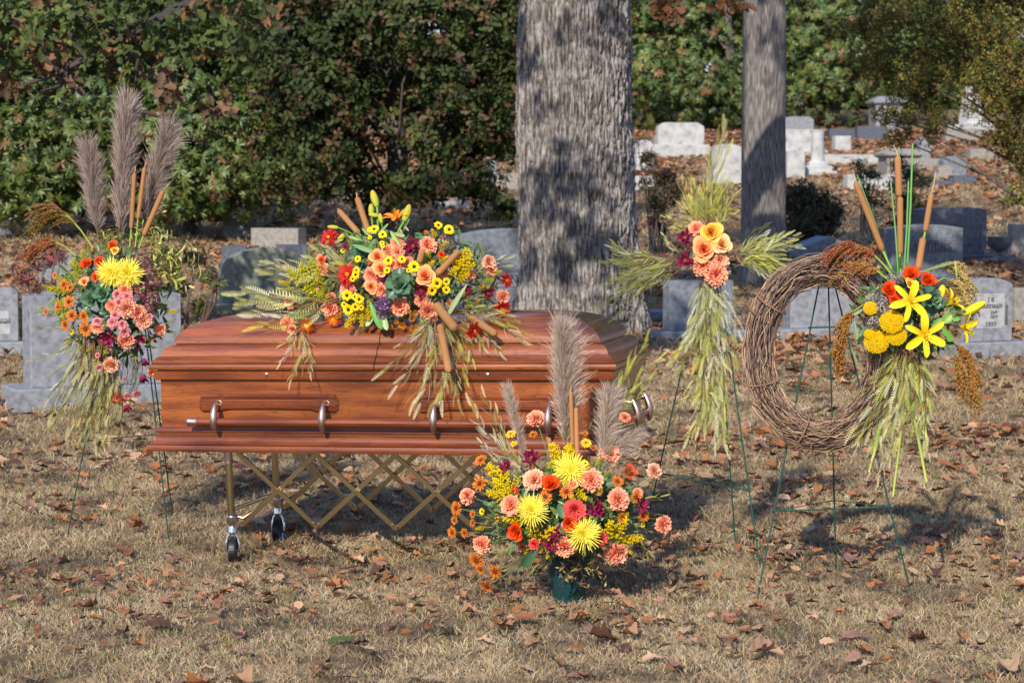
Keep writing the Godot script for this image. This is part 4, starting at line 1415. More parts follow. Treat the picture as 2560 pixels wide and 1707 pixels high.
	big_leaf(b, Vector2(931.4, 597.1), Vector2(902.9, 568.6), 9.3, srgb(110, 150, 60), 0.06)
	big_leaf(b, Vector2(949.3, 582.9), Vector2(970.7, 557.9), 7.9, srgb(110, 150, 60), 0.06)
	mixed_fill(b, 150, Vector2(985, 704), Vector2(257, 96), 9, 62.0)

func standing_spray(base: Transform3D, depth: float) -> void:
	rng.seed = 202
	var t := thing("standing_spray", "tall easel spray with three pampas plumes and yellow spider mums at the casket's left", "flower spray", base)
	var b := bed(t, depth, Vector2(280, 770), Vector2(190, 190), 0.16)
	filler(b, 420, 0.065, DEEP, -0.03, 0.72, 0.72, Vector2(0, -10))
	filler(b, 160, 0.05, [Color(0.2, 0.24, 0.06), Color(0.14, 0.2, 0.05)], 0.0, 0.75, 0.75, Vector2(0, -10))
	along(b, "pampas_plume", plume(11, 2300, 0.15, 0.06, -0.05, srgb(130, 108, 97), srgb(184, 167, 156)), Vector2(242.9, 585.0), Vector2(223.2, 329.6), -0.06, -0.04, M.fluff)
	along(b, "pampas_plume", plume(12, 2600, 0.1, 0.06, 0.02, srgb(130, 108, 97), srgb(184, 167, 156)), Vector2(300.0, 592.1), Vector2(311.4, 217.1), -0.06, -0.04, M.fluff)
	along(b, "pampas_plume", plume(13, 2300, 0.15, 0.2, 0.05, srgb(130, 108, 97), srgb(184, 167, 156)), Vector2(357.1, 560.0), Vector2(416.1, 281.4), -0.06, -0.04, M.fluff)
	cat(b, Vector2(326.8, 574.3), Vector2(335.0, 431.4), Vector2(337.5, 414.3), Vector2(323.2, 617.1), 10.7, 0.06, 0.0)
	cat(b, Vector2(343.6, 549.3), Vector2(360.7, 416.4), Vector2(364.3, 398.6), Vector2(337.5, 617.1), 10.7, 0.06, 0.0)
	cat(b, Vector2(357.1, 590.4), Vector2(407.1, 476.1), Vector2(425.7, 453.6), Vector2(346.4, 620.7), 12.9, 0.06, 0.0)
	put("millet_panicle", panicle(PackedVector3Array([bed_point(b, 232.1, 620.7, 0.0), bed_point(b, 200.0, 574.3, 0.0), bed_point(b, 175.0, 545.7, 0.0), bed_point(b, 146.4, 531.4, 0.0), bed_point(b, 117.9, 538.6, 0.0)]), 75, 0.15, Vector3(-0.5, -0.9, 0), srgb(150, 160, 70), [srgb(110, 76, 40), srgb(140, 96, 56), srgb(96, 62, 34)], 5, 0.0026), M.dry, b.node)
	put("millet_panicle", panicle(PackedVector3Array([bed_point(b, 200.0, 574.3, 0.0), bed_point(b, 167.9, 538.6, 0.0), bed_point(b, 142.9, 520.7, 0.0), bed_point(b, 121.4, 517.1, 0.0)]), 45, 0.12, Vector3(-0.5, -0.6, 0), srgb(150, 160, 70), [srgb(128, 84, 52), srgb(150, 100, 64)], 6, 0.0026), M.dry, b.node)
	put("millet_panicle", panicle(PackedVector3Array([bed_point(b, 189.3, 640.4, 0.0), bed_point(b, 160.7, 615.4, 0.0), bed_point(b, 132.1, 602.9, 0.0), bed_point(b, 103.6, 610.0, 0.0)]), 80, 0.14, Vector3(-0.45, -1.0, 0), srgb(150, 160, 70), [srgb(150, 74, 56), srgb(128, 60, 46), srgb(166, 94, 70)], 7, 0.0026), M.dry, b.node)
	along(b, "nandina_twig", kept("nandina0", func(): return twig(40, [Color(0.56, 0.55, 0.14), Color(0.62, 0.60, 0.24), Color(0.36, 0.42, 0.08), Color(0.36, 0.24, 0.10)], 0.21, 50)), Vector2(339.3, 652.9), Vector2(514.3, 692.1), -0.03, 0.03, M.leaf, 0.9, 0.0)
	along(b, "nandina_twig", kept("nandina1", func(): return twig(41, [Color(0.56, 0.55, 0.14), Color(0.62, 0.60, 0.24), Color(0.36, 0.42, 0.08), Color(0.36, 0.24, 0.10)], 0.21, 50)), Vector2(339.3, 638.6), Vector2(475.0, 613.6), -0.03, 0.03, M.leaf, 0.9, 1.3)
	along(b, "nandina_twig", kept("nandina2", func(): return twig(42, [Color(0.56, 0.55, 0.14), Color(0.62, 0.60, 0.24), Color(0.36, 0.42, 0.08), Color(0.36, 0.24, 0.10)], 0.21, 50)), Vector2(335.7, 624.3), Vector2(464.3, 588.6), -0.03, 0.03, M.leaf, 0.9, 2.6)
	along(b, "nandina_twig", kept("nandina3", func(): return twig(43, [Color(0.56, 0.55, 0.14), Color(0.62, 0.60, 0.24), Color(0.36, 0.42, 0.08), Color(0.36, 0.24, 0.10)], 0.21, 50)), Vector2(350.0, 667.1), Vector2(478.6, 702.9), -0.03, 0.03, M.leaf, 0.9, 3.9)
	along(b, "nandina_twig", kept("nandina0", func(): return twig(40, [Color(0.56, 0.55, 0.14), Color(0.62, 0.60, 0.24), Color(0.36, 0.42, 0.08), Color(0.36, 0.24, 0.10)], 0.21, 50)), Vector2(342.9, 652.9), Vector2(503.6, 660.0), -0.03, 0.03, M.leaf, 0.9, 5.2)
	along(b, "nandina_twig", kept("nandina1", func(): return twig(41, [Color(0.56, 0.55, 0.14), Color(0.62, 0.60, 0.24), Color(0.36, 0.42, 0.08), Color(0.36, 0.24, 0.10)], 0.21, 50)), Vector2(321.4, 624.3), Vector2(403.6, 531.4), -0.03, 0.03, M.leaf, 0.9, 6.5)
	along(b, "nandina_twig", kept("nandina2", func(): return twig(42, [Color(0.56, 0.55, 0.14), Color(0.62, 0.60, 0.24), Color(0.36, 0.42, 0.08), Color(0.36, 0.24, 0.10)], 0.21, 50)), Vector2(307.1, 617.1), Vector2(257.1, 556.4), -0.03, 0.03, M.leaf, 0.9, 7.8)
	along(b, "nandina_twig", kept("nandina3", func(): return twig(43, [Color(0.56, 0.55, 0.14), Color(0.62, 0.60, 0.24), Color(0.36, 0.42, 0.08), Color(0.36, 0.24, 0.10)], 0.21, 50)), Vector2(285.7, 610.0), Vector2(228.6, 574.3), -0.03, 0.03, M.leaf, 0.9, 9.1)
	along(b, "nandina_twig", kept("nandina0", func(): return twig(40, [Color(0.56, 0.55, 0.14), Color(0.62, 0.60, 0.24), Color(0.36, 0.42, 0.08), Color(0.36, 0.24, 0.10)], 0.21, 50)), Vector2(350.0, 631.4), Vector2(410.7, 570.7), -0.03, 0.03, M.leaf, 0.9, 10.4)
	along(b, "nandina_twig", kept("nandina1", func(): return twig(41, [Color(0.56, 0.55, 0.14), Color(0.62, 0.60, 0.24), Color(0.36, 0.42, 0.08), Color(0.36, 0.24, 0.10)], 0.21, 50)), Vector2(321.4, 635.0), Vector2(250.0, 588.6), -0.03, 0.03, M.leaf, 0.9, 11.7)
	along(b, "nandina_twig", kept("nandina2", func(): return twig(42, [Color(0.56, 0.55, 0.14), Color(0.62, 0.60, 0.24), Color(0.36, 0.42, 0.08), Color(0.36, 0.24, 0.10)], 0.21, 50)), Vector2(357.1, 660.0), Vector2(446.4, 638.6), -0.03, 0.03, M.leaf, 0.9, 13.0)
	along(b, "nandina_twig", kept("nandina3", func(): return twig(43, [Color(0.56, 0.55, 0.14), Color(0.62, 0.60, 0.24), Color(0.36, 0.42, 0.08), Color(0.36, 0.24, 0.10)], 0.21, 50)), Vector2(321.4, 617.1), Vector2(360.7, 560.0), -0.03, 0.03, M.leaf, 0.9, 14.3)
	along(b, "nandina_twig", kept("nandina0", func(): return twig(40, [Color(0.56, 0.55, 0.14), Color(0.62, 0.60, 0.24), Color(0.36, 0.42, 0.08), Color(0.36, 0.24, 0.10)], 0.21, 50)), Vector2(357.1, 635.0), Vector2(428.6, 620.7), -0.03, 0.03, M.leaf, 0.9, 15.6)
	along(b, "nandina_twig", kept("nandina1", func(): return twig(41, [Color(0.56, 0.55, 0.14), Color(0.62, 0.60, 0.24), Color(0.36, 0.42, 0.08), Color(0.36, 0.24, 0.10)], 0.21, 50)), Vector2(303.6, 624.3), Vector2(292.9, 563.6), -0.03, 0.03, M.leaf, 0.9, 16.9)
	hanging_fill(b, 34, Vector2(200, 850), Vector2(290, 870), Vector2(130, 1060), Vector2(290, 1130), ["olive", "olive", "lime"], 0.20, 21)
	hanging_fill(b, 12, Vector2(280, 870), Vector2(360, 860), Vector2(280, 1010), Vector2(340, 1000), ["deep", "olive"], 0.20, 22)
	mixed_fill(b, 90, Vector2(270, 770), Vector2(150, 140), 23, 50.0)
	spr(b, 228.6, 845.7, 178.6, 1088.6, "olive", 0.0, 0.02, 0.20)
	spr(b, 235.7, 845.7, 200.0, 1110.0, "olive", 0.0, 0.02, 0.20)
	spr(b, 242.9, 845.7, 221.4, 1117.1, "olive", 0.0, 0.02, 0.20)
	spr(b, 250.0, 845.7, 246.4, 1117.1, "olive", 0.0, 0.02, 0.20)
	spr(b, 257.1, 845.7, 278.6, 1095.7, "olive", 0.0, 0.02, 0.20)
	spr(b, 221.4, 838.6, 150.0, 1067.1, "olive", 0.0, 0.02, 0.20)
	spr(b, 214.3, 838.6, 121.4, 1017.1, "olive", 0.0, 0.02, 0.20)
	spr(b, 210.7, 831.4, 71.4, 917.1, "olive", 0.0, 0.02, 0.20)
	spr(b, 214.3, 835.0, 117.9, 952.9, "olive", 0.0, 0.02, 0.20)
	spr(b, 221.4, 824.3, 117.9, 824.3, "olive", 0.0, 0.02, 0.20)
	spr(b, 235.7, 852.9, 200.0, 1042.1, "lime", 0.0, 0.02, 0.20)
	spr(b, 250.0, 856.4, 235.7, 1060.0, "olive", 0.0, 0.02, 0.20)
	spr(b, 264.3, 856.4, 271.4, 1052.9, "olive", 0.0, 0.02, 0.20)
	spr(b, 228.6, 852.9, 171.4, 1024.3, "olive", 0.0, 0.02, 0.20)
	spr(b, 221.4, 845.7, 142.9, 981.4, "lime", 0.0, 0.02, 0.20)
	spr(b, 257.1, 863.6, 285.7, 988.6, "deep", 0.0, 0.02, 0.20)
	spr(b, 307.1, 863.6, 300.0, 952.9, "deep", 0.0, 0.02, 0.20)
	spr(b, 321.4, 867.1, 328.6, 981.4, "deep", 0.0, 0.02, 0.20)
	spr(b, 200.0, 788.6, 142.9, 810.0, "lime", 0.0, 0.02, 0.20)
	gold(b, 200.0, 731.4, 121.4, 717.1, 0.03, true)
	gold(b, 200.0, 724.3, 142.9, 692.1, 0.03, true)
	gold(b, 192.9, 745.7, 135.7, 777.9, 0.03, true)
	gold(b, 200.0, 702.9, 185.7, 645.7, 0.03, true)
	gold(b, 214.3, 710.0, 178.6, 681.4, 0.03, true)
	gold(b, 192.9, 760.0, 142.9, 752.9, 0.03, true)
	gold(b, 200.0, 774.3, 150.0, 795.7, 0.03, true)
	gold(b, 207.1, 667.1, 203.6, 624.3, 0.03, true)
	gold(b, 192.9, 720.7, 157.1, 731.4, 0.03, true)
	for e in [[351.8, 651.1, 42.0], [367.9, 683.2, 48.0], [353.6, 727.9, 58.0], [378.6, 745.7, 48.0], [382.1, 706.4, 46.0], [371.4, 770.7, 34.0]]:
		bloom(b, "burgundy_hydrangea", kept("hydburg", func(): return hydrangea([srgb(116, 42, 74), srgb(92, 32, 58), srgb(146, 140, 92), srgb(150, 66, 96), srgb(110, 84, 60)])), e[0], e[1], e[2], 0.02)
	for e in [[257.1, 735.0, 55.4, 0.06], [228.6, 751.1, 58.9, 0.03], [266.1, 776.1, 39.3, 0.03], [232.1, 720.7, 39.3, 0]]:
		kal(b, e[0], e[1], e[2], e[3])
	for e in [[214.3, 660.7, 33.9, "flame"], [247.1, 653.6, 28.6, "flame"], [280.4, 613.6, 27.1, "flame"], [238.6, 692.9, 25.0, "flame"], [208.9, 704.6, 23.6, "orange"], [285.7, 626.1, 20.0, "yellow"]]:
		ros(b, e[0], e[1], e[2], e[3], 0.05)
	for e in [[316.1, 770.7, 44.6, "peach"], [342.9, 782.1, 37.5, "coral"], [357.1, 802.9, 37.5, "peach"], [314.3, 851.1, 37.5, "coral"], [278.6, 764.3, 30.4, "coral"], [310.7, 726.1, 33.9, "coral"], [243.6, 817.9, 30.4, "coral"], [276.8, 911.8, 35.7, "peach"], [378.6, 929.6, 21.4, "coral"], [323.2, 754.6, 21.4, "coral"]]:
		carn(b, e[0], e[1], e[2], e[3], 0.06)
	carn(b, 292.9, 993.9, 40.0, "coral", 0.04, Vector3(-0.2, -0.8, 0.5))
	for e in [[292.9, 736.8, 24.3], [317.9, 742.1, 24.3], [296.4, 757.1, 19.3], [287.5, 788.6, 22.1], [280.4, 807.1, 24.3], [305.4, 812.1, 22.9], [310.7, 830.4, 26.4], [242.9, 804.6, 22.1], [317.9, 989.3, 17.1], [341.1, 983.9, 18.6], [248.2, 918.9, 18.6], [373.2, 792.1, 15.0], [310.7, 947.5, 9.3], [242.9, 888.6, 12.1], [275.0, 868.9, 12.9]]:
		carn(b, e[0], e[1], e[2], "mini", 0.07)
	for e in [[269.6, 838.6, 64.3, 0.08], [348.2, 842.1, 42.9, 0.04], [360.7, 899.3, 42.9, 0.03], [357.1, 938.6, 50.0, 0.03], [316.1, 1013.6, 44.6, 0.03], [342.9, 860.0, 28.6, 0.03]]:
		bract(b, e[0], e[1], e[2], e[3], Vector3.ZERO if e[1] < 850.0 else Vector3(0.1, -0.9, 0.4))
	for e in [[171.4, 754.6, 35.7], [178.6, 788.6, 34.3], [208.9, 790.4, 32.9], [162.5, 811.8, 32.1], [213.2, 822.5, 41.1], [144.6, 767.1, 27.1], [158.9, 711.8, 32.1], [135.7, 687.9, 19.3], [114.3, 779.6, 20.0], [175.0, 718.9, 25.0]]:
		daisy(b, e[0], e[1], e[2], "bronze_daisy", 0.05)
	for e in [[275.7, 683.2, 80.4], [317.9, 683.2, 80.4]]:
		bloom(b, "yellow_spider_mum", kept("spider", func(): return spider_mum()), e[0], e[1], e[2], 0.09, null, Vector3(rnd(-0.25, 0.25), 0.2, 1))

func floral_cross(base: Transform3D, depth: float) -> void:
	rng.seed = 303
	var t := thing("floral_cross", "cross of green and cream comb-leaved branches with peach and orange roses at its middle", "floral cross", base)
	var b := bed(t, depth, Vector2(1770, 650), Vector2(230, 300), 0.06)
	var frame := Shape.new()
	frame.rod(bed_point(b, 1770, 480, -0.05), bed_point(b, 1782, 1010, -0.05), 0.007, 8, srgb(80, 62, 46))
	frame.rod(bed_point(b, 1560, 655, -0.055), bed_point(b, 1950, 655, -0.055), 0.007, 8, srgb(80, 62, 46))
	put("frame", frame.mesh(), M.stalk, t)
	spr(b, 1756.8, 745.6, 1759.7, 848.6, "pale", -0.02, 0.02, 0.42)
	spr(b, 1777.7, 682.3, 1743.5, 833.3, "pale", -0.03, 0.01, 0.42)
	spr(b, 1777.2, 741.5, 1741.6, 845.5, "pale", -0.05, -0.02, 0.42)
	spr(b, 1796.3, 753.1, 1703.5, 884.1, "lime", -0.03, 0.05, 0.42)
	spr(b, 1761.0, 910.9, 1759.2, 1041.0, "lime", -0.04, 0.03, 0.42)
	spr(b, 1780.4, 701.9, 1801.5, 825.1, "pale", -0.04, 0.06, 0.42)
	spr(b, 1765.1, 748.9, 1842.8, 890.0, "lime", -0.04, -0.04, 0.42)
	spr(b, 1765.6, 678.6, 1806.5, 790.6, "pale", -0.03, 0.05, 0.42)
	spr(b, 1780.1, 797.7, 1765.0, 901.1, "lime", 0.00, 0.05, 0.42)
	spr(b, 1789.4, 752.5, 1711.9, 873.2, "lime", -0.01, -0.04, 0.42)
	spr(b, 1782.4, 828.4, 1805.9, 930.9, "pale", -0.02, 0.00, 0.42)
	spr(b, 1794.9, 695.9, 1795.9, 815.4, "pale", 0.03, -0.03, 0.42)
	spr(b, 1787.0, 780.7, 1748.2, 906.9, "lime", -0.03, 0.04, 0.42)
	spr(b, 1754.8, 706.0, 1734.3, 844.2, "pale", -0.04, 0.06, 0.42)
	spr(b, 1795.9, 712.2, 1743.7, 807.8, "lime", -0.03, 0.01, 0.42)
	spr(b, 1794.1, 880.6, 1817.8, 1017.0, "lime", 0.00, 0.05, 0.42)
	spr(b, 1765.5, 681.8, 1846.1, 820.5, "pale", -0.04, 0.04, 0.42)
	spr(b, 1792.8, 928.7, 1792.9, 1027.3, "pale", -0.04, 0.03, 0.42)
	spr(b, 1765.6, 938.3, 1753.7, 1066.8, "pale", -0.05, 0.03, 0.42)
	spr(b, 1752.3, 773.5, 1706.4, 877.4, "lime", -0.04, -0.03, 0.42)
	spr(b, 1778.8, 968.5, 1771.0, 1074.5, "pale", -0.05, -0.01, 0.42)
	spr(b, 1754.8, 709.7, 1811.4, 838.1, "pale", -0.02, 0.06, 0.42)
	spr(b, 1777.6, 854.1, 1788.0, 966.7, "pale", -0.00, -0.01, 0.42)
	spr(b, 1776.8, 712.3, 1816.9, 829.9, "pale", 0.03, -0.03, 0.42)
	spr(b, 1763.3, 816.4, 1761.9, 912.6, "pale", -0.03, 0.06, 0.42)
	spr(b, 1782.4, 806.3, 1764.5, 912.9, "pale", 0.03, 0.03, 0.42)
	spr(b, 1763.9, 685.7, 1736.4, 791.8, "pale", 0.03, -0.04, 0.42)
	spr(b, 1764.2, 798.6, 1748.9, 944.0, "lime", 0.02, 0.03, 0.42)
	spr(b, 1798.5, 842.0, 1760.7, 987.9, "pale", 0.00, 0.04, 0.42)
	spr(b, 1756.3, 821.2, 1731.6, 965.6, "pale", -0.04, -0.03, 0.42)
	spr(b, 1782.8, 775.0, 1820.8, 906.1, "pale", -0.04, 0.00, 0.42)
	spr(b, 1782.7, 831.1, 1803.6, 940.6, "pale", -0.01, 0.01, 0.42)
	spr(b, 1755.4, 956.5, 1819.3, 1105.9, "pale", -0.02, 0.03, 0.42)
	spr(b, 1794.2, 689.5, 1719.0, 839.3, "pale", 0.02, 0.03, 0.42)
	spr(b, 1784.3, 931.2, 1773.2, 1052.5, "pale", -0.05, -0.03, 0.42)
	spr(b, 1762.2, 948.0, 1731.3, 1095.2, "pale", -0.03, -0.02, 0.42)
	spr(b, 1764.0, 855.1, 1759.6, 993.5, "pale", -0.00, -0.03, 0.42)
	spr(b, 1777.8, 933.5, 1810.9, 1039.2, "lime", -0.00, -0.01, 0.42)
	spr(b, 1778.4, 916.1, 1802.3, 1062.9, "pale", -0.02, 0.03, 0.42)
	spr(b, 1753.5, 684.2, 1789.8, 806.4, "lime", 0.03, -0.03, 0.42)
	spr(b, 1758.4, 854.5, 1754.6, 992.8, "pale", -0.02, 0.06, 0.42)
	spr(b, 1768.2, 763.4, 1710.9, 912.7, "pale", -0.03, -0.05, 0.42)
	spr(b, 1778.0, 953.6, 1788.5, 1100.0, "pale", -0.03, 0.04, 0.42)
	spr(b, 1772.8, 927.5, 1736.2, 1063.4, "lime", 0.01, 0.05, 0.42)
	spr(b, 1783.3, 901.3, 1819.9, 1073.9, "pale", -0.01, -0.05, 0.42)
	spr(b, 1778.0, 927.5, 1715.3, 1000.7, "lime", -0.03, 0.03, 0.42)
	spr(b, 1793.7, 849.0, 1846.0, 958.8, "pale", -0.02, -0.03, 0.42)
	spr(b, 1667.0, 662.0, 1598.1, 629.1, "olive", -0.02, 0.00, 0.42)
	spr(b, 1619.8, 649.8, 1559.5, 696.9, "pale", -0.02, -0.00, 0.42)
	spr(b, 1653.9, 650.9, 1565.0, 683.0, "lime", -0.04, -0.05, 0.42)
	spr(b, 1642.4, 666.8, 1561.6, 698.2, "olive", 0.01, 0.03, 0.42)
	spr(b, 1662.9, 662.3, 1599.2, 692.7, "lime", -0.02, -0.04, 0.42)
	spr(b, 1634.6, 647.5, 1545.6, 631.6, "lime", -0.03, 0.01, 0.42)
	spr(b, 1634.2, 637.4, 1565.3, 660.0, "olive", 0.02, 0.00, 0.42)
	spr(b, 1626.7, 656.1, 1549.9, 657.6, "olive", 0.03, 0.01, 0.42)
	spr(b, 1620.6, 648.4, 1535.1, 703.8, "lime", -0.04, 0.02, 0.42)
	spr(b, 1637.6, 656.4, 1568.6, 696.6, "olive", -0.00, 0.02, 0.42)
	spr(b, 1627.1, 655.1, 1535.3, 656.2, "olive", 0.01, -0.05, 0.42)
	spr(b, 1643.9, 651.1, 1581.3, 682.5, "pale", -0.02, 0.04, 0.42)
	spr(b, 1606.9, 647.9, 1533.5, 666.0, "lime", -0.04, -0.05, 0.42)
	spr(b, 1676.5, 666.7, 1611.7, 684.8, "lime", -0.04, -0.02, 0.42)
	spr(b, 1697.2, 657.5, 1606.6, 638.6, "pale", -0.02, -0.02, 0.42)
	spr(b, 1615.9, 660.8, 1516.6, 660.8, "olive", 0.00, -0.03, 0.42)
	spr(b, 1636.9, 666.0, 1521.8, 765.4, "lime", -0.02, 0.02, 0.42)
	spr(b, 1636.9, 676.5, 1553.2, 786.3, "lime", -0.01, 0.06, 0.42)
	spr(b, 1699.6, 634.6, 1657.8, 592.8, "pale", 0.02, -0.02, 0.42)
	spr(b, 1847.3, 633.6, 1905.7, 579.2, "pale", -0.02, 0.01, 0.42)
	spr(b, 1879.6, 649.5, 1972.0, 593.7, "lime", -0.01, -0.01, 0.42)
	spr(b, 1892.2, 644.9, 1986.0, 585.2, "pale", 0.02, -0.03, 0.42)
	spr(b, 1836.8, 639.2, 1926.7, 600.4, "lime", -0.01, -0.04, 0.42)
	spr(b, 1845.7, 653.3, 1918.1, 639.8, "lime", 0.02, 0.02, 0.42)
	spr(b, 1872.9, 633.9, 1938.9, 611.3, "lime", 0.03, -0.03, 0.42)
	spr(b, 1861.1, 638.4, 1948.0, 630.1, "lime", 0.01, 0.02, 0.42)
	spr(b, 1844.4, 637.1, 1902.4, 596.4, "lime", -0.05, 0.04, 0.42)
	spr(b, 1856.3, 641.8, 1944.0, 619.4, "lime", 0.02, -0.04, 0.42)
	spr(b, 1867.5, 629.1, 1927.5, 679.0, "lime", 0.03, 0.04, 0.42)
	spr(b, 1887.6, 643.1, 1956.6, 586.7, "lime", -0.00, 0.01, 0.42)
	spr(b, 1858.0, 644.3, 1932.9, 640.2, "pale", -0.03, -0.04, 0.42)
	spr(b, 1835.2, 631.7, 1903.7, 676.3, "pale", -0.01, 0.05, 0.42)
	spr(b, 1852.1, 642.4, 1932.4, 651.7, "lime", -0.03, 0.00, 0.42)
	spr(b, 1842.9, 640.6, 1906.2, 587.2, "pale", -0.03, 0.03, 0.42)
	spr(b, 1866.9, 629.4, 1984.6, 612.7, "pale", 0.03, 0.05, 0.42)
	spr(b, 1877.4, 624.2, 1963.7, 582.4, "pale", -0.03, -0.00, 0.42)
	spr(b, 1840.8, 624.2, 1903.5, 561.4, "deep", -0.05, 0.01, 0.42)
	spr(b, 1877.4, 634.6, 1961.0, 666.0, "lime", 0.02, 0.04, 0.42)
	spr(b, 1814.6, 666.0, 1846.0, 749.7, "deep", -0.04, -0.00, 0.42)
	spr(b, 1825.1, 592.8, 1822.5, 561.4, "deep", -0.04, -0.00, 0.42)
	spr(b, 1799.2, 533.9, 1749.3, 526.4, "lime", 0.02, -0.02, 0.42)
	spr(b, 1783.2, 559.8, 1736.9, 473.0, "olive", 0.02, 0.06, 0.42)
	spr(b, 1799.3, 571.4, 1805.6, 503.1, "lime", 0.02, -0.03, 0.42)
	spr(b, 1788.6, 556.1, 1778.4, 473.4, "lime", 0.02, 0.05, 0.42)
	spr(b, 1777.3, 533.3, 1736.4, 526.1, "lime", 0.03, -0.05, 0.42)
	spr(b, 1778.7, 555.4, 1753.3, 491.4, "lime", -0.05, -0.02, 0.42)
	spr(b, 1772.7, 550.0, 1718.8, 526.3, "lime", -0.01, -0.00, 0.42)
	spr(b, 1768.8, 567.2, 1726.1, 470.6, "lime", -0.04, 0.02, 0.42)
	spr(b, 1765.4, 556.1, 1775.1, 514.7, "lime", 0.00, 0.02, 0.42)
	spr(b, 1796.2, 551.4, 1807.1, 525.7, "olive", -0.01, 0.01, 0.42)
	spr(b, 1770.3, 538.2, 1781.8, 475.9, "olive", 0.01, -0.04, 0.42)
	spr(b, 1783.7, 573.0, 1753.6, 509.4, "olive", -0.02, -0.04, 0.42)
	spr(b, 1782.7, 531.8, 1794.6, 480.8, "lime", -0.04, 0.03, 0.42)
	spr(b, 1791.4, 552.5, 1819.9, 521.2, "lime", -0.02, -0.01, 0.42)
	spr(b, 1796.5, 572.1, 1826.1, 510.3, "lime", -0.03, 0.01, 0.42)
	spr(b, 1783.0, 554.9, 1839.2, 487.9, "lime", -0.04, 0.02, 0.42)
	spr(b, 1762.8, 532.1, 1780.4, 522.6, "lime", -0.04, 0.06, 0.42)
	spr(b, 1756.3, 561.9, 1757.5, 506.1, "lime", -0.04, 0.03, 0.42)
	spr(b, 1787.3, 535.6, 1838.1, 522.6, "lime", -0.01, -0.00, 0.42)
	spr(b, 1757.9, 540.7, 1749.7, 532.0, "lime", -0.03, -0.01, 0.42)
	spr(b, 1755.0, 562.9, 1742.0, 480.3, "lime", 0.01, 0.01, 0.42)
	spr(b, 1792.9, 544.1, 1764.0, 506.4, "lime", -0.01, -0.02, 0.42)
	spr(b, 1762.6, 553.3, 1723.3, 499.5, "lime", -0.00, -0.03, 0.42)
	spr(b, 1780.9, 543.4, 1741.3, 513.6, "lime", -0.01, 0.02, 0.42)
	spr(b, 1762.7, 530.9, 1826.6, 530.3, "lime", -0.01, 0.01, 0.42)
	spr(b, 1770.1, 572.8, 1834.5, 530.0, "olive", -0.00, -0.03, 0.42)
	spr(b, 1783.3, 509.2, 1799.0, 326.1, "olive", 0.03, 0.03, 0.42)
	spr(b, 1783.3, 519.6, 1814.6, 378.4, "lime", 0.01, 0.06, 0.42)
	spr(b, 1772.8, 524.8, 1731.0, 456.9, "lime", -0.01, -0.01, 0.42)
	spr(b, 1741.4, 561.4, 1668.2, 545.8, "lime", -0.03, -0.02, 0.42)
	spr(b, 1751.9, 551.0, 1699.6, 514.4, "lime", -0.03, -0.02, 0.42)
	spr(b, 1788.5, 519.6, 1772.8, 394.1, "olive", -0.03, 0.00, 0.42)
	spr(b, 1762.4, 561.4, 1689.2, 574.5, "lime", -0.03, -0.01, 0.42)
	hanging_fill(b, 16, Vector2(1600, 650), Vector2(1700, 650), Vector2(1520, 600), Vector2(1540, 760), ["lime", "pale"], 0.40, 31)
	hanging_fill(b, 14, Vector2(1830, 640), Vector2(1880, 640), Vector2(1960, 590), Vector2(1950, 720), ["lime", "pale"], 0.40, 32)
	hanging_fill(b, 16, Vector2(1740, 540), Vector2(1810, 540), Vector2(1700, 460), Vector2(1850, 450), ["lime"], 0.40, 33)
	along(b, "dry_twig", kept("drytwig", func(): return twig(77, [Color(0.2, 0.12, 0.07)], 0.05, 4, Color(0.16, 0.10, 0.07))), Vector2(1798.9, 561.4), Vector2(1820.6, 515.5), -0.05, -0.04, M.stalk, 0.8, 0)
	along(b, "dry_twig", kept("drytwig", func(): return twig(77, [Color(0.2, 0.12, 0.07)], 0.05, 4, Color(0.16, 0.10, 0.07))), Vector2(1803.1, 561.4), Vector2(1825.5, 513.6), -0.05, -0.04, M.stalk, 0.8, 1)
	along(b, "dry_twig", kept("drytwig", func(): return twig(77, [Color(0.2, 0.12, 0.07)], 0.05, 4, Color(0.16, 0.10, 0.07))), Vector2(1783.6, 561.4), Vector2(1793.8, 524.5), -0.05, -0.04, M.stalk, 0.8, 2)
	along(b, "dry_twig", kept("drytwig", func(): return twig(77, [Color(0.2, 0.12, 0.07)], 0.05, 4, Color(0.16, 0.10, 0.07))), Vector2(1779.1, 561.4), Vector2(1784.6, 515.8), -0.05, -0.04, M.stalk, 0.8, 3)
	along(b, "dry_twig", kept("drytwig", func(): return twig(77, [Color(0.2, 0.12, 0.07)], 0.05, 4, Color(0.16, 0.10, 0.07))), Vector2(1778.1, 561.4), Vector2(1817.6, 494.6), -0.05, -0.04, M.stalk, 0.8, 4)
	along(b, "dry_twig", kept("drytwig", func(): return twig(77, [Color(0.2, 0.12, 0.07)], 0.05, 4, Color(0.16, 0.10, 0.07))), Vector2(1785.0, 561.4), Vector2(1803.1, 522.6), -0.05, -0.04, M.stalk, 0.8, 5)
	along(b, "dry_twig", kept("drytwig", func(): return twig(77, [Color(0.2, 0.12, 0.07)], 0.05, 4, Color(0.16, 0.10, 0.07))), Vector2(1790.4, 561.4), Vector2(1808.3, 486.9), -0.05, -0.04, M.stalk, 0.8, 6)
	along(b, "dry_twig", kept("drytwig", func(): return twig(77, [Color(0.2, 0.12, 0.07)], 0.05, 4, Color(0.16, 0.10, 0.07))), Vector2(1801.0, 561.4), Vector2(1821.4, 462.9), -0.05, -0.04, M.stalk, 0.8, 7)
	along(b, "dry_twig", kept("drytwig", func(): return twig(77, [Color(0.2, 0.12, 0.07)], 0.05, 4, Color(0.16, 0.10, 0.07))), Vector2(1802.8, 561.4), Vector2(1813.1, 460.6), -0.05, -0.04, M.stalk, 0.8, 8)
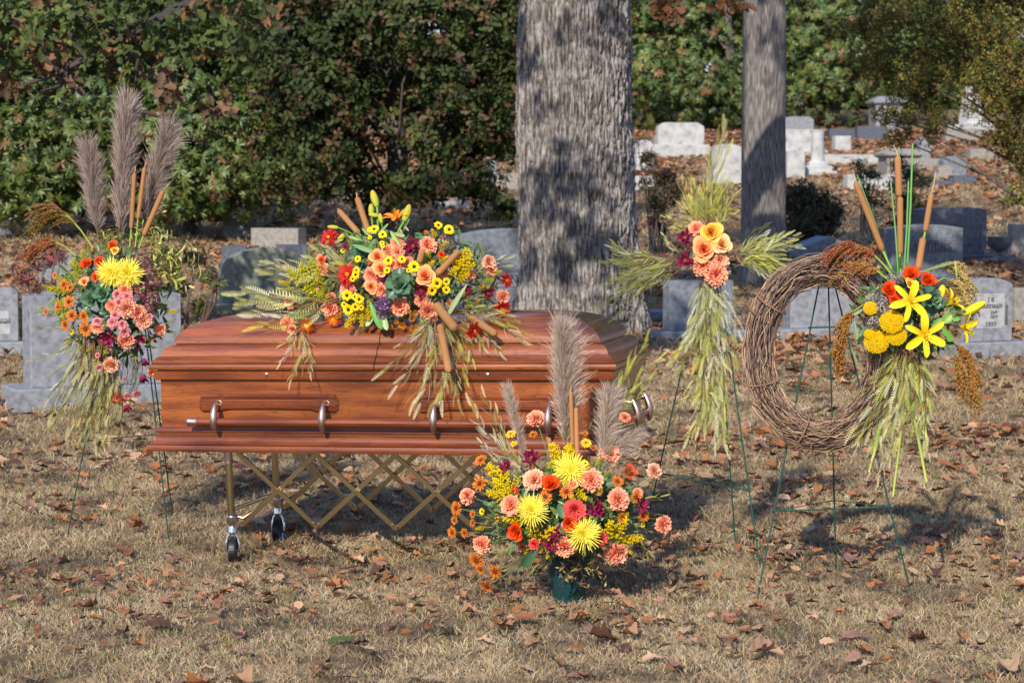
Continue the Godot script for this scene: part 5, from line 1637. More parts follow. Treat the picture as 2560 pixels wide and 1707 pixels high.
	along(b, "dry_twig", kept("drytwig", func(): return twig(77, [Color(0.2, 0.12, 0.07)], 0.05, 4, Color(0.16, 0.10, 0.07))), Vector2(1778.2, 561.4), Vector2(1835.4, 486.4), -0.05, -0.04, M.stalk, 0.8, 9)
	along(b, "dry_twig", cache.drytwig, Vector2(1710.1, 654.0), Vector2(1576.0, 680.4), -0.05, -0.04, M.stalk, 0.8, 0)
	along(b, "dry_twig", cache.drytwig, Vector2(1710.1, 647.9), Vector2(1559.7, 665.1), -0.05, -0.04, M.stalk, 0.8, 1)
	along(b, "dry_twig", cache.drytwig, Vector2(1710.1, 642.5), Vector2(1560.8, 669.1), -0.05, -0.04, M.stalk, 0.8, 2)
	along(b, "dry_twig", cache.drytwig, Vector2(1710.1, 651.5), Vector2(1570.7, 678.4), -0.05, -0.04, M.stalk, 0.8, 3)
	along(b, "dry_twig", cache.drytwig, Vector2(1710.1, 649.3), Vector2(1589.6, 649.9), -0.05, -0.04, M.stalk, 0.8, 4)
	along(b, "dry_twig", cache.drytwig, Vector2(1710.1, 643.8), Vector2(1562.7, 640.4), -0.05, -0.04, M.stalk, 0.8, 5)
	along(b, "dry_twig", cache.drytwig, Vector2(1710.1, 642.9), Vector2(1554.7, 636.0), -0.05, -0.04, M.stalk, 0.8, 6)
	along(b, "dry_twig", cache.drytwig, Vector2(1710.1, 649.6), Vector2(1590.1, 669.0), -0.05, -0.04, M.stalk, 0.8, 7)
	for e in [[1741.4, 634.6, 40.0], [1757.1, 697.4, 34.0], [1814.6, 676.5, 34.0], [1804.2, 660.8, 40.0]]:
		bloom(b, "pale_hydrangea", kept("hydpale", func(): return hydrangea([srgb(170, 166, 140), srgb(196, 190, 168), srgb(150, 130, 120)])), e[0], e[1], e[2], 0.0)
	for e in [[1779.1, 582.4, 54.4, "yellow"], [1806.3, 612.7, 46.0, "peach"], [1760.8, 624.2, 58.6, "orange"]]:
		ros(b, e[0], e[1], e[2], e[3], 0.07, Vector3(rnd(-0.15, 0.15), rnd(0.1, 0.35), 1))
	for e in [[1741.4, 572.9, 36.6, "coral"], [1757.1, 664.4, 48.1, "coral"], [1789.5, 688.0, 53.3, "coral"], [1800.0, 651.4, 39.7, "peach"], [1778.0, 634.6, 26.1, "red"]]:
		carn(b, e[0], e[1], e[2], e[3], 0.05)
	for e in [[1715.3, 595.4, 60.1], [1715.3, 651.4, 60.1]]:
		bract(b, e[0], e[1], e[2], 0.06, Vector3(-0.35, 0.2, 0.9))
	daisy(b, 1744.1, 608.5, 16.0, "yellow_daisy", 0.04)

func wreath_flowers(t: Node3D, depth: float) -> void:
	rng.seed = 404
	var b := bed(t, depth, Vector2(2260, 790), Vector2(170, 150), 0.12)
	filler(b, 200, 0.08, DEEP, -0.03, 0.6, 0.7)
	cat(b, Vector2(2208.6, 629.0), Vector2(2138.8, 453.9), Vector2(2133.9, 431.8), Vector2(2238.0, 689.0), 15.9, 0.0, 0.0)
	cat(b, Vector2(2249.0, 493.1), Vector2(2245.3, 390.2), Vector2(2234.9, 363.3), Vector2(2251.4, 682.9), 17.1, 0.0, 0.0)
	cat(b, Vector2(2251.4, 638.8), Vector2(2251.4, 490.6), Vector2(2252.0, 456.3), Vector2(2253.3, 689.0), 15.9, 0.0, 0.0)
	cat(b, Vector2(2313.9, 580.0), Vector2(2329.8, 484.5), Vector2(2340.8, 428.8), Vector2(2293.1, 689.0), 14.7, 0.0, 0.0)
	cat(b, Vector2(2296.1, 673.7), Vector2(2309.0, 594.1), Vector2(2312.7, 578.8), Vector2(2293.1, 707.4), 17.1, 0.0, 0.0)
	rng.randf()
	reed(b, Vector2(2247.2, 689.0), Vector2(2228.2, 455.1), 4.3)
	rng.randf()
	reed(b, Vector2(2261.2, 682.9), Vector2(2272.3, 452.7), 4.9)
	rng.randf()
	reed(b, Vector2(2268.6, 682.9), Vector2(2282.7, 359.6), 5.5)
	rng.randf()
	reed(b, Vector2(2219.6, 646.1), Vector2(2143.7, 436.7), 3.1)
	rng.randf()
	reed(b, Vector2(2251.4, 523.7), Vector2(2248.4, 367.6), 3.7)
	put("millet_panicle", panicle(PackedVector3Array([bed_point(b, 2238.0, 695.1, 0.03), bed_point(b, 2207.4, 658.4, 0.03), bed_point(b, 2176.7, 627.8, 0.03), bed_point(b, 2146.1, 615.5, 0.03), bed_point(b, 2118.6, 615.5, 0.03)]), 110, 0.13, Vector3(-0.3, -0.95, 0), srgb(150, 160, 70), [srgb(150, 74, 56), srgb(128, 60, 46), srgb(166, 94, 70)], 15, 0.0026), M.dry, b.node)
	put("millet_panicle", panicle(PackedVector3Array([bed_point(b, 2231.8, 707.4, 0.03), bed_point(b, 2201.2, 682.9, 0.03), bed_point(b, 2170.6, 658.4, 0.03), bed_point(b, 2133.9, 658.4, 0.03)]), 90, 0.12, Vector3(-0.3, -0.95, 0), srgb(150, 160, 70), [srgb(150, 96, 60), srgb(168, 112, 72), srgb(140, 74, 54)], 16, 0.0026), M.dry, b.node)
	put("millet_panicle", panicle(PackedVector3Array([bed_point(b, 2207.4, 756.3, 0.02), bed_point(b, 2158.4, 762.5, 0.02), bed_point(b, 2121.6, 786.9, 0.02), bed_point(b, 2103.3, 842.1, 0.02), bed_point(b, 2100.2, 891.0, 0.02)]), 130, 0.09, Vector3(-0.1, -1.0, 0), srgb(150, 160, 70), [srgb(160, 110, 56), srgb(180, 130, 74), srgb(140, 92, 44)], 17, 0.0026), M.dry, b.node)
	put("millet_panicle", panicle(PackedVector3Array([bed_point(b, 2323.7, 860.4, 0.02), bed_point(b, 2372.7, 848.2, 0.02), bed_point(b, 2409.4, 872.7, 0.02), bed_point(b, 2430.8, 921.6, 0.02), bed_point(b, 2437.0, 964.5, 0.02)]), 140, 0.1, Vector3(0.05, -1.0, 0), srgb(150, 160, 70), [srgb(160, 110, 56), srgb(180, 130, 74), srgb(140, 92, 44)], 18, 0.0026), M.dry, b.node)
	put("millet_panicle", panicle(PackedVector3Array([bed_point(b, 2360.4, 854.3, 0.02), bed_point(b, 2391.0, 891.0, 0.02), bed_point(b, 2409.4, 952.3, 0.02)]), 40, 0.09, Vector3(0, -1, 0), srgb(150, 160, 70), [srgb(160, 110, 56), srgb(180, 130, 74), srgb(140, 92, 44)], 21, 0.0026), M.dry, b.node)
	put("millet_panicle", panicle(PackedVector3Array([bed_point(b, 2305.3, 695.1, 0.0), bed_point(b, 2342.1, 664.5, 0.0), bed_point(b, 2378.8, 658.4, 0.0), bed_point(b, 2403.3, 682.9, 0.0)]), 60, 0.11, Vector3(0.3, -0.8, 0), srgb(150, 160, 70), [srgb(176, 150, 90), srgb(190, 160, 100)], 19, 0.0026), M.dry, b.node)
	put("millet_panicle", panicle(PackedVector3Array([bed_point(b, 2317.6, 719.6, 0.0), bed_point(b, 2360.4, 695.1, 0.0), bed_point(b, 2397.2, 707.4, 0.0), bed_point(b, 2415.5, 744.1, 0.0)]), 50, 0.1, Vector3(0.3, -0.8, 0), srgb(150, 160, 70), [srgb(176, 150, 90), srgb(190, 160, 100)], 20, 0.0026), M.dry, b.node)
	big_leaf(b, Vector2(2293.1, 682.9), Vector2(2391.0, 652.3), 9.8, srgb(120, 140, 70), 0.0, "strap_leaf")
	big_leaf(b, Vector2(2394.1, 701.2), Vector2(2388.0, 649.2), 7.3, srgb(140, 160, 80), 0.0, "strap_leaf")
	big_leaf(b, Vector2(2133.9, 793.1), Vector2(2146.1, 866.5), 13.5, srgb(120, 140, 100), 0.0, "strap_leaf")
	big_leaf(b, Vector2(2127.8, 866.5), Vector2(2146.1, 915.5), 8.6, srgb(130, 140, 90), 0.0, "strap_leaf")
	big_leaf(b, Vector2(2164.5, 768.6), Vector2(2133.9, 786.9), 12.2, srgb(110, 130, 90), 0.0, "strap_leaf")
	spr(b, 2262.5, 866.5, 2182.9, 952.3, "pale", 0.02, 0.05, 0.34)
	spr(b, 2256.3, 866.5, 2146.1, 1087.0, "pale", 0.02, 0.05, 0.34)
	spr(b, 2262.5, 872.7, 2182.9, 1062.5, "pale", 0.02, 0.05, 0.34)
	spr(b, 2268.6, 878.8, 2231.8, 1074.7, "pale", 0.02, 0.05, 0.34)
	spr(b, 2268.6, 878.8, 2207.4, 1111.4, "pale", 0.02, 0.05, 0.34)
	spr(b, 2274.7, 878.8, 2268.6, 1105.3, "lime", 0.02, 0.05, 0.34)
	spr(b, 2280.8, 878.8, 2293.1, 1062.5, "lime", 0.02, 0.05, 0.34)
	spr(b, 2286.9, 872.7, 2323.7, 1099.2, "pale", 0.02, 0.05, 0.34)
	spr(b, 2280.8, 878.8, 2305.3, 1050.2, "lime", 0.02, 0.05, 0.34)
	spr(b, 2262.5, 872.7, 2164.5, 982.9, "lime", 0.02, 0.05, 0.34)
	spr(b, 2268.6, 878.8, 2225.7, 989.0, "olive", 0.02, 0.05, 0.34)
	spr(b, 2293.1, 866.5, 2329.8, 952.3, "deep", 0.02, 0.05, 0.34)
	spr(b, 2280.8, 872.7, 2317.6, 927.8, "deep", 0.02, 0.05, 0.34)
	spr(b, 2207.4, 1044.1, 2182.9, 1178.8, "pale", 0.02, 0.05, 0.34)
	spr(b, 2207.4, 1062.5, 2207.4, 1197.2, "pale", 0.02, 0.05, 0.34)
	spr(b, 2231.8, 1044.1, 2231.8, 1148.2, "pale", 0.02, 0.05, 0.34)
	spr(b, 2268.6, 1013.5, 2323.7, 1129.8, "pale", 0.02, 0.05, 0.34)
	spr(b, 2219.6, 1001.2, 2146.1, 1087.0, "pale", 0.02, 0.05, 0.34)
	spr(b, 2256.3, 891.0, 2170.6, 1025.7, "lime", 0.02, 0.05, 0.34)
	spr(b, 2268.6, 872.7, 2256.3, 1013.5, "lime", 0.02, 0.05, 0.34)
	spr(b, 2280.8, 884.9, 2280.8, 1001.2, "deep", 0.02, 0.05, 0.34)
	spr(b, 2268.6, 878.8, 2195.1, 1001.2, "olive", 0.02, 0.05, 0.34)
	spr(b, 2293.1, 878.8, 2335.9, 1001.2, "olive", 0.02, 0.05, 0.34)
	spr(b, 2268.6, 891.0, 2244.1, 1062.5, "olive", 0.02, 0.05, 0.34)
	hanging_fill(b, 22, Vector2(2215, 880), Vector2(2310, 880), Vector2(2150, 1110), Vector2(2330, 1090), ["pale", "lime", "olive"], 0.30, 41)
	reed(b, Vector2(2207.4, 1050.2), Vector2(2173.7, 1180.0), 6.1, true)
	reed(b, Vector2(2262.5, 989.0), Vector2(2233.7, 1241.2), 5.5, true)
	reed(b, Vector2(2268.6, 964.5), Vector2(2317.6, 1204.5), 8.0, true)
	reed(b, Vector2(2293.1, 940.0), Vector2(2320.6, 1114.5), 6.1, true)
	reed(b, Vector2(2201.2, 1050.2), Vector2(2179.8, 1154.3), 4.3, true)
	for e in [[2181.0, 746.1, 45.9], [2205.5, 772.1, 52.0], [2185.6, 804.3, 50.5], [2233.1, 700.2, 39.8], [2251.4, 694.1, 33.7], [2211.6, 749.2, 36.7], [2171.8, 764.5, 33.7]]:
		bloom(b, "dusty_hydrangea", kept("hyddusty", func(): return hydrangea([srgb(132, 128, 100), srgb(158, 150, 132), srgb(150, 130, 146), srgb(112, 112, 80)])), e[0], e[1], e[2], 0.02)
	for e in [[2230.0, 804.3, 61.2, "a"], [2242.2, 839.5, 52.0, "a"], [2192.7, 854.8, 62.8, "a"], [2177.3, 770.6, 36.7, "a"], [2174.9, 834.9, 29.1, "b"]]:
		bloom(b, "yarrow", kept("yarrow" + e[3], func(): return yarrow(srgb(250, 206, 10))), e[0], e[1], e[2], 0.05, null, Vector3(-0.2, 0.5, 1))
	for e in [[2331.0, 749.2, 64.3, 0.05], [2308.1, 785.9, 55.1, 0.0], [2263.7, 697.1, 33.7, -0.02]]:
		kal(b, e[0], e[1], e[2], e[3])
	for e in [[2279.0, 684.9, 45.9, "flame"], [2320.3, 700.2, 44.4, "flame"], [2223.9, 724.7, 47.4, "flame"], [2237.7, 749.8, 35.2, "flame"], [2275.9, 709.4, 27.6, "yellow"]]:
		ros(b, e[0], e[1], e[2], e[3], 0.05, Vector3(rnd(-0.3, 0.3), 0.5, 0.8))
	big_leaf(b, Vector2(2355.5, 807.3), Vector2(2380.0, 785.9), 33.7, srgb(120, 160, 50), 0.02)
	big_leaf(b, Vector2(2373.9, 782.9), Vector2(2404.5, 764.5), 27.6, srgb(60, 100, 40), 0.02)
	big_leaf(b, Vector2(2355.5, 819.6), Vector2(2383.1, 853.3), 24.5, srgb(100, 160, 40), 0.02)
	big_leaf(b, Vector2(2331.0, 816.5), Vector2(2355.5, 795.1), 18.4, srgb(110, 150, 70), 0.02)
	big_leaf(b, Vector2(2373.9, 801.2), Vector2(2401.4, 795.1), 18.4, srgb(90, 150, 40), 0.02)
	big_leaf(b, Vector2(2279.0, 801.2), Vector2(2263.7, 825.7), 21.4, srgb(60, 90, 50), 0.02)
	big_leaf(b, Vector2(2260.6, 785.9), Vector2(2282.0, 816.5), 24.5, srgb(50, 80, 46), 0.02)
	lily(b, 2278.4, 752.2, 98.0, srgb(244, 196, 12), srgb(252, 226, 40), Vector3(0.02, 0.15, 1), 1.0, 0.09, 0.25)
	lily(b, 2314.2, 838.0, 104.1, srgb(244, 196, 12), srgb(252, 226, 40), Vector3(0.05, 0.0, 1), 0.95, 0.1, 0.6)
	lily(b, 2381.5, 755.3, 85.7, srgb(244, 196, 12), srgb(252, 226, 40), Vector3(0.75, 0.55, 0.35), 0.62, 0.04, 0.2)
	lily(b, 2412.1, 816.5, 82.7, srgb(244, 196, 12), srgb(252, 226, 40), Vector3(0.7, -0.05, 0.6), 0.6, 0.05, 0.1)
	bud(b, Vector2(2410.6, 785.9), Vector2(2464.2, 755.3), 23.0, srgb(206, 200, 50), srgb(246, 226, 30), 0.04, Vector2(2380.0, 801.2))
	bud(b, Vector2(2352.4, 746.1), Vector2(2358.6, 712.4), 18.4, srgb(236, 200, 40), srgb(250, 226, 40), 0.02, Vector2(2355.5, 776.7))

func reed(b: Bed, from: Vector2, to: Vector2, wide: float, pale := false) -> void:
	var s := Shape.new()
	var p := bed_point(b, from.x, from.y, 0.02 if pale else -0.03)
	var q := bed_point(b, to.x, to.y, 0.03 if pale else -0.03)
	var r := bed_size(b, wide) * 0.5
	s.tube(PackedVector3Array([p, p.lerp(q, 0.5) + Vector3(0.002, 0.0, 0.003), q]), PackedFloat32Array([r, r, r * 0.9]), 8, srgb(96, 146, 72), srgb(190, 196, 96) if pale else srgb(112, 158, 88))
	put("cut_stem" if pale else "reed", s.mesh(), M.stalk, b.node)

func bucket_arrangement(base: Transform3D, depth: float) -> void:
	rng.seed = 505
	var t := thing("bucket_arrangement", "coral carnations, yellow spider mums and pampas in a dark green bucket on grass", "flower arrangement", base)
	var b := bed(t, depth, Vector2(1410, 1290), Vector2(250, 150), 0.20)
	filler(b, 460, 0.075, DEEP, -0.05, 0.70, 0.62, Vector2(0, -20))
	filler(b, 160, 0.06, [Color(0.16, 0.22, 0.06), Color(0.10, 0.18, 0.05)], 0.0, 0.75, 0.65, Vector2(0, -20))
	along(b, "pampas_plume", plume(21, 2900, 0.14, 0.28, 0.0, srgb(150, 128, 108), srgb(206, 188, 172)), Vector2(1414.2, 1112.0), Vector2(1402.4, 776.3), -0.02, 0.02, M.fluff)
	along(b, "pampas_plume", plume(22, 1300, 0.1, 0.04, -0.05, srgb(150, 128, 108), srgb(206, 188, 172)), Vector2(1310.6, 1152.9), Vector2(1269.8, 944.7), -0.02, 0.02, M.fluff)
	along(b, "pampas_plume", plume(23, 2100, 0.17, 0.42, -0.02, srgb(150, 128, 108), srgb(206, 188, 172)), Vector2(1503.5, 1178.4), Vector2(1524.9, 944.7), -0.02, 0.02, M.fluff)
	along(b, "pampas_plume", plume(24, 1500, 0.22, 0.4, 0.2, srgb(150, 128, 108), srgb(206, 188, 172)), Vector2(1503.5, 1168.2), Vector2(1595.3, 1045.7), -0.02, 0.02, M.fluff)
	along(b, "pampas_plume", plume(25, 500, 0.25, 0.1, 0, srgb(150, 128, 108), srgb(206, 188, 172)), Vector2(1529.0, 1193.7), Vector2(1498.4, 1137.6), -0.02, 0.02, M.fluff)
	cat(b, Vector2(1432.0, 1119.7), Vector2(1426.9, 976.8), Vector2(1427.4, 961.5), Vector2(1432.0, 1168.2), 11.2, 0.04, 0.0)
	cat(b, Vector2(1443.3, 1150.3), Vector2(1440.2, 1017.7), Vector2.ZERO, Vector2(1443.3, 1168.2), 11.7, 0.04, 0.0)
	cat(b, Vector2(1381.0, 1150.3), Vector2(1371.8, 1094.2), Vector2.ZERO, Vector2(1386.1, 1178.4), 12.2, 0.04, 0.0)
	spr(b, 1304.5, 1178.4, 1166.7, 1022.8, "pale", -0.02, 0.03, 0.30)
	spr(b, 1299.4, 1168.2, 1205.0, 999.8, "pale", -0.02, 0.03, 0.30)
	spr(b, 1304.5, 1173.3, 1238.2, 1035.5, "pale", -0.02, 0.03, 0.30)
	spr(b, 1309.6, 1193.7, 1202.4, 1106.9, "pale", -0.02, 0.03, 0.30)
	spr(b, 1299.4, 1183.5, 1253.5, 1076.3, "pale", -0.02, 0.03, 0.30)
	spr(b, 1539.2, 1045.7, 1600.4, 851.8, "lime", -0.02, 0.03, 0.30)
	spr(b, 1539.2, 1035.5, 1643.8, 897.8, "lime", -0.02, 0.03, 0.30)
	spr(b, 1529.0, 1045.7, 1620.8, 933.5, "lime", -0.02, 0.03, 0.30)
	spr(b, 1539.2, 1045.7, 1559.6, 913.1, "lime", -0.02, 0.03, 0.30)
	spr(b, 1529.0, 1076.3, 1595.3, 979.4, "lime", -0.02, 0.03, 0.30)
	spr(b, 1365.7, 1362.0, 1335.1, 1433.5, "lime", -0.02, 0.03, 0.30)
	spr(b, 1386.1, 1372.2, 1365.7, 1423.3, "lime", -0.02, 0.03, 0.30)
	spr(b, 1569.8, 1321.2, 1623.4, 1385.0, "lime", -0.02, 0.03, 0.30)
	spr(b, 1564.7, 1270.2, 1656.5, 1234.5, "lime", -0.02, 0.03, 0.30)
	spr(b, 1590.2, 1219.2, 1666.7, 1193.7, "olive", -0.02, 0.03, 0.30)
	spr(b, 1467.8, 1362.0, 1488.2, 1438.6, "olive", -0.02, 0.03, 0.30)
	spr(b, 1411.6, 1127.3, 1406.5, 1066.1, "lime", -0.02, 0.03, 0.30)
	spr(b, 1457.6, 1127.3, 1467.8, 1066.1, "olive", -0.02, 0.03, 0.30)
	spr(b, 1386.1, 1178.4, 1365.7, 1106.9, "lime", -0.02, 0.03, 0.30)
	spr(b, 1529.0, 1346.7, 1564.7, 1418.2, "olive", -0.02, 0.03, 0.30)
	spr(b, 1294.3, 1346.7, 1228.0, 1392.7, "olive", -0.02, 0.03, 0.30)
	spr(b, 1324.9, 1346.7, 1284.1, 1418.2, "deep", -0.02, 0.03, 0.30)
	spr(b, 1488.2, 1117.1, 1523.9, 1086.5, "lime", -0.02, 0.03, 0.30)
	along(b, "nandina_twig", kept("rednandina0", func(): return twig(50, [Color(0.28, 0.10, 0.05), Color(0.30, 0.24, 0.06), Color(0.16, 0.16, 0.04)], 0.15, 18)), Vector2(1447.3, 1387.6), Vector2(1406.5, 1474.3), 0.06, 0.09, M.leaf, 0.9, 0)
	along(b, "nandina_twig", kept("rednandina1", func(): return twig(51, [Color(0.28, 0.10, 0.05), Color(0.30, 0.24, 0.06), Color(0.16, 0.16, 0.04)], 0.15, 18)), Vector2(1447.3, 1387.6), Vector2(1457.6, 1469.2), 0.06, 0.09, M.leaf, 0.9, 1)
	along(b, "nandina_twig", kept("rednandina2", func(): return twig(52, [Color(0.28, 0.10, 0.05), Color(0.30, 0.24, 0.06), Color(0.16, 0.16, 0.04)], 0.15, 18)), Vector2(1447.3, 1387.6), Vector2(1508.6, 1453.9), 0.06, 0.09, M.leaf, 0.9, 2)
	along(b, "nandina_twig", kept("rednandina0", func(): return twig(50, [Color(0.28, 0.10, 0.05), Color(0.30, 0.24, 0.06), Color(0.16, 0.16, 0.04)], 0.15, 18)), Vector2(1467.8, 1382.4), Vector2(1580.0, 1438.6), 0.06, 0.09, M.leaf, 0.9, 3)
	along(b, "nandina_twig", kept("rednandina1", func(): return twig(51, [Color(0.28, 0.10, 0.05), Color(0.30, 0.24, 0.06), Color(0.16, 0.16, 0.04)], 0.15, 18)), Vector2(1294.3, 1270.2), Vector2(1182.0, 1316.1), 0.06, 0.09, M.leaf, 0.9, 4)
	along(b, "nandina_twig", kept("rednandina2", func(): return twig(52, [Color(0.28, 0.10, 0.05), Color(0.30, 0.24, 0.06), Color(0.16, 0.16, 0.04)], 0.15, 18)), Vector2(1304.5, 1321.2), Vector2(1207.6, 1311.0), 0.06, 0.09, M.leaf, 0.9, 5)
	along(b, "nandina_twig", kept("rednandina0", func(): return twig(50, [Color(0.28, 0.10, 0.05), Color(0.30, 0.24, 0.06), Color(0.16, 0.16, 0.04)], 0.15, 18)), Vector2(1539.2, 1362.0), Vector2(1569.8, 1423.3), 0.06, 0.09, M.leaf, 0.9, 6)
	along(b, "nandina_twig", kept("rednandina1", func(): return twig(51, [Color(0.28, 0.10, 0.05), Color(0.30, 0.24, 0.06), Color(0.16, 0.16, 0.04)], 0.15, 18)), Vector2(1406.5, 1387.6), Vector2(1421.8, 1453.9), 0.06, 0.09, M.leaf, 0.9, 7)
	stem_to(b, Vector2(1313.8, 1306.9), Vector2(1169.3, 1239.6))
	stem_to(b, Vector2(1301.1, 1320.7), Vector2(1141.2, 1270.2))
	stem_to(b, Vector2(1296.5, 1348.2), Vector2(1131.0, 1331.4))
	stem_to(b, Vector2(1310.3, 1348.2), Vector2(1161.6, 1331.4))
	stem_to(b, Vector2(1329.8, 1360.9), Vector2(1205.0, 1359.5))
	stem_to(b, Vector2(1324.1, 1379.2), Vector2(1192.2, 1400.3))
	stem_to(b, Vector2(1344.8, 1391.9), Vector2(1238.2, 1428.4))
	stem_to(b, Vector2(1335.6, 1407.9), Vector2(1217.8, 1464.1))
	stem_to(b, Vector2(1533.0, 1339.1), Vector2(1656.5, 1311.0))
	stem_to(b, Vector2(1522.7, 1279.4), Vector2(1633.6, 1178.4))
	stem_to(b, Vector2(1327.6, 1293.2), Vector2(1199.9, 1209.0))
	stem_to(b, Vector2(1328.7, 1266.7), Vector2(1202.4, 1150.3))
	stem_to(b, Vector2(1390.7, 1219.7), Vector2(1340.2, 1045.7))
	stem_to(b, Vector2(1490.5, 1218.5), Vector2(1562.1, 1043.2))
	stem_to(b, Vector2(1319.5, 1327.6), Vector2(1182.0, 1285.5))
	stem_to(b, Vector2(1319.5, 1336.8), Vector2(1182.0, 1305.9))
	stem_to(b, Vector2(1496.3, 1280.5), Vector2(1574.9, 1180.9))
	stem_to(b, Vector2(1511.2, 1328.7), Vector2(1608.1, 1288.1))
	gold(b, 1309.6, 1249.8, 1217.8, 1173.3, 0.04)
	gold(b, 1304.5, 1249.8, 1233.1, 1209.0, 0.04)
	gold(b, 1299.4, 1249.8, 1217.8, 1234.5, 0.04)
	gold(b, 1416.7, 1198.8, 1386.1, 1112.0, 0.04)
	gold(b, 1416.7, 1198.8, 1416.7, 1112.0, 0.04)
	gold(b, 1437.1, 1198.8, 1432.0, 1127.3, 0.04)
	gold(b, 1355.5, 1362.0, 1319.8, 1305.9, 0.04)
	gold(b, 1355.5, 1372.2, 1381.0, 1316.1, 0.04)
	gold(b, 1355.5, 1362.0, 1350.4, 1382.4, 0.04)
	gold(b, 1508.6, 1362.0, 1523.9, 1305.9, 0.04)
	gold(b, 1518.8, 1362.0, 1569.8, 1300.8, 0.04)
	gold(b, 1529.0, 1356.9, 1605.5, 1341.6, 0.04)
	gold(b, 1539.2, 1362.0, 1580.0, 1382.4, 0.04)
	gold(b, 1324.9, 1300.8, 1258.6, 1295.7, 0.04)
	gold(b, 1437.1, 1270.2, 1432.0, 1239.6, 0.04)
	gold(b, 1467.8, 1198.8, 1472.9, 1158.0, 0.04)
	gold(b, 1437.1, 1219.2, 1462.7, 1244.7, 0.04)
	gold(b, 1365.7, 1178.4, 1381.0, 1152.9, 0.04)
	gold(b, 1498.4, 1239.6, 1503.5, 1219.2, 0.04)
	for e in [[1340.2, 1046.7, 41.8, "coral"], [1335.1, 1199.8, 50.0, "peach"], [1478.0, 1202.3, 54.1, "coral"], [1522.9, 1135.0, 50.0, "coral"], [1279.0, 1263.6, 49.0, "coral"], [1169.3, 1240.6, 38.8, "coral"], [1206.0, 1360.5, 42.9, "coral"], [1545.3, 1248.8, 52.0, "coral"], [1539.2, 1383.5, 53.1, "coral"], [1411.6, 1364.6, 50.0, "coral"], [1657.6, 1312.0, 42.9, "coral"], [1635.1, 1178.4, 36.7, "peach"], [1562.1, 1043.7, 27.6, "coral"], [1437.1, 1276.3, 51.0, "red"], [1498.4, 1346.7, 35.7, "red"], [1335.1, 1359.5, 25.5, "red"], [1432.0, 1209.0, 25.5, "coral"]]:
		carn(b, e[0], e[1], e[2], e[3], 0.06)
	for e in [[1375.9, 1209.0, 50.0, "flame"], [1422.9, 1309.0, 42.9, "flame"], [1289.2, 1329.4, 48.0, "flame"], [1574.9, 1181.4, 42.9, "cream"]]:
		ros(b, e[0], e[1], e[2], e[3], 0.08)
	for e in [[1331.0, 1150.3, 76.5], [1269.8, 1169.2, 53.6], [1488.2, 1270.2, 74.0], [1386.1, 1330.4, 56.1], [1381.0, 1359.5, 51.0], [1600.4, 1262.6, 56.1], [1365.7, 1351.8, 35.7]]:
		bract(b, e[0], e[1], e[2], 0.06)
	for e in [[1465.2, 1106.9, 32.7, "gold_daisy"], [1416.7, 1229.4, 40.8, "bronze_daisy"], [1363.2, 1242.1, 37.8, "bronze_daisy"], [1199.9, 1209.0, 45.9, "bronze_daisy"], [1202.4, 1150.3, 33.7, "bronze_daisy"], [1141.2, 1270.2, 40.8, "bronze_daisy"], [1192.2, 1400.3, 51.0, "bronze_daisy"], [1238.2, 1428.4, 43.9, "bronze_daisy"], [1217.8, 1465.1, 42.9, "bronze_daisy"], [1131.0, 1331.4, 34.7, "bronze_daisy"], [1161.6, 1332.4, 28.6, "bronze_daisy"], [1544.3, 1203.9, 35.7, "bronze_daisy"], [1590.2, 1243.2, 34.7, "bronze_daisy"], [1608.1, 1288.1, 39.8, "bronze_daisy"], [1557.0, 1293.2, 34.7, "bronze_daisy"], [1182.0, 1285.5, 22.4, "bronze_daisy"], [1182.0, 1306.9, 22.4, "bronze_daisy"], [1276.4, 1085.0, 28.6, "gold_daisy"], [1222.9, 1166.6, 20.4, "bronze_daisy"], [1284.1, 1109.5, 20.4, "gold_daisy"], [1332.6, 1086.5, 25.5, "bronze_daisy"], [1462.7, 1084.0, 18.4, "bronze_daisy"], [1202.4, 1423.3, 30.6, "bronze_daisy"], [1136.1, 1300.8, 25.5, "bronze_daisy"], [1483.1, 1119.7, 20.4, "bronze_daisy"]]:
		daisy(b, e[0], e[1], e[2], e[3], 0.05)
	for e in [[1425.4, 1175.8, 94.4], [1331.0, 1275.3, 86.7], [1461.1, 1334.0, 94.4]]:
		bloom(b, "yellow_spider_mum", kept("spider", func(): return spider_mum()), e[0], e[1], e[2], 0.10, null, Vector3(rnd(-0.3, 0.3), 0.35, 1))
	big_leaf(b, Vector2(1304.5, 1415.6), Vector2(1335.1, 1382.4), 38.3, srgb(62, 110, 66), 0.08)
	big_leaf(b, Vector2(1396.3, 1260.0), Vector2(1411.6, 1295.7), 30.6, srgb(60, 100, 56), 0.04)
	big_leaf(b, Vector2(1508.6, 1209.0), Vector2(1539.2, 1203.9), 30.6, srgb(60, 96, 56), 0.02)
	mixed_fill(b, 110, Vector2(1406, 1270), Vector2(219, 117), 12, 58.0)
	bucket(t, b)

func stem_to(b: Bed, from: Vector2, to: Vector2) -> void:
	var s := Shape.new()
	var p := bed_point(b, from.x, from.y, -0.02)
	var q := bed_point(b, to.x, to.y, 0.04)
	s.tube(PackedVector3Array([p, p.lerp(q, 0.5) + Vector3(0, 0.012, 0), q]), PackedFloat32Array([0.0022, 0.002, 0.0016]), 5, srgb(70, 104, 50), srgb(112, 146, 76))
	put("stem", s.mesh(), M.stalk, b.node)
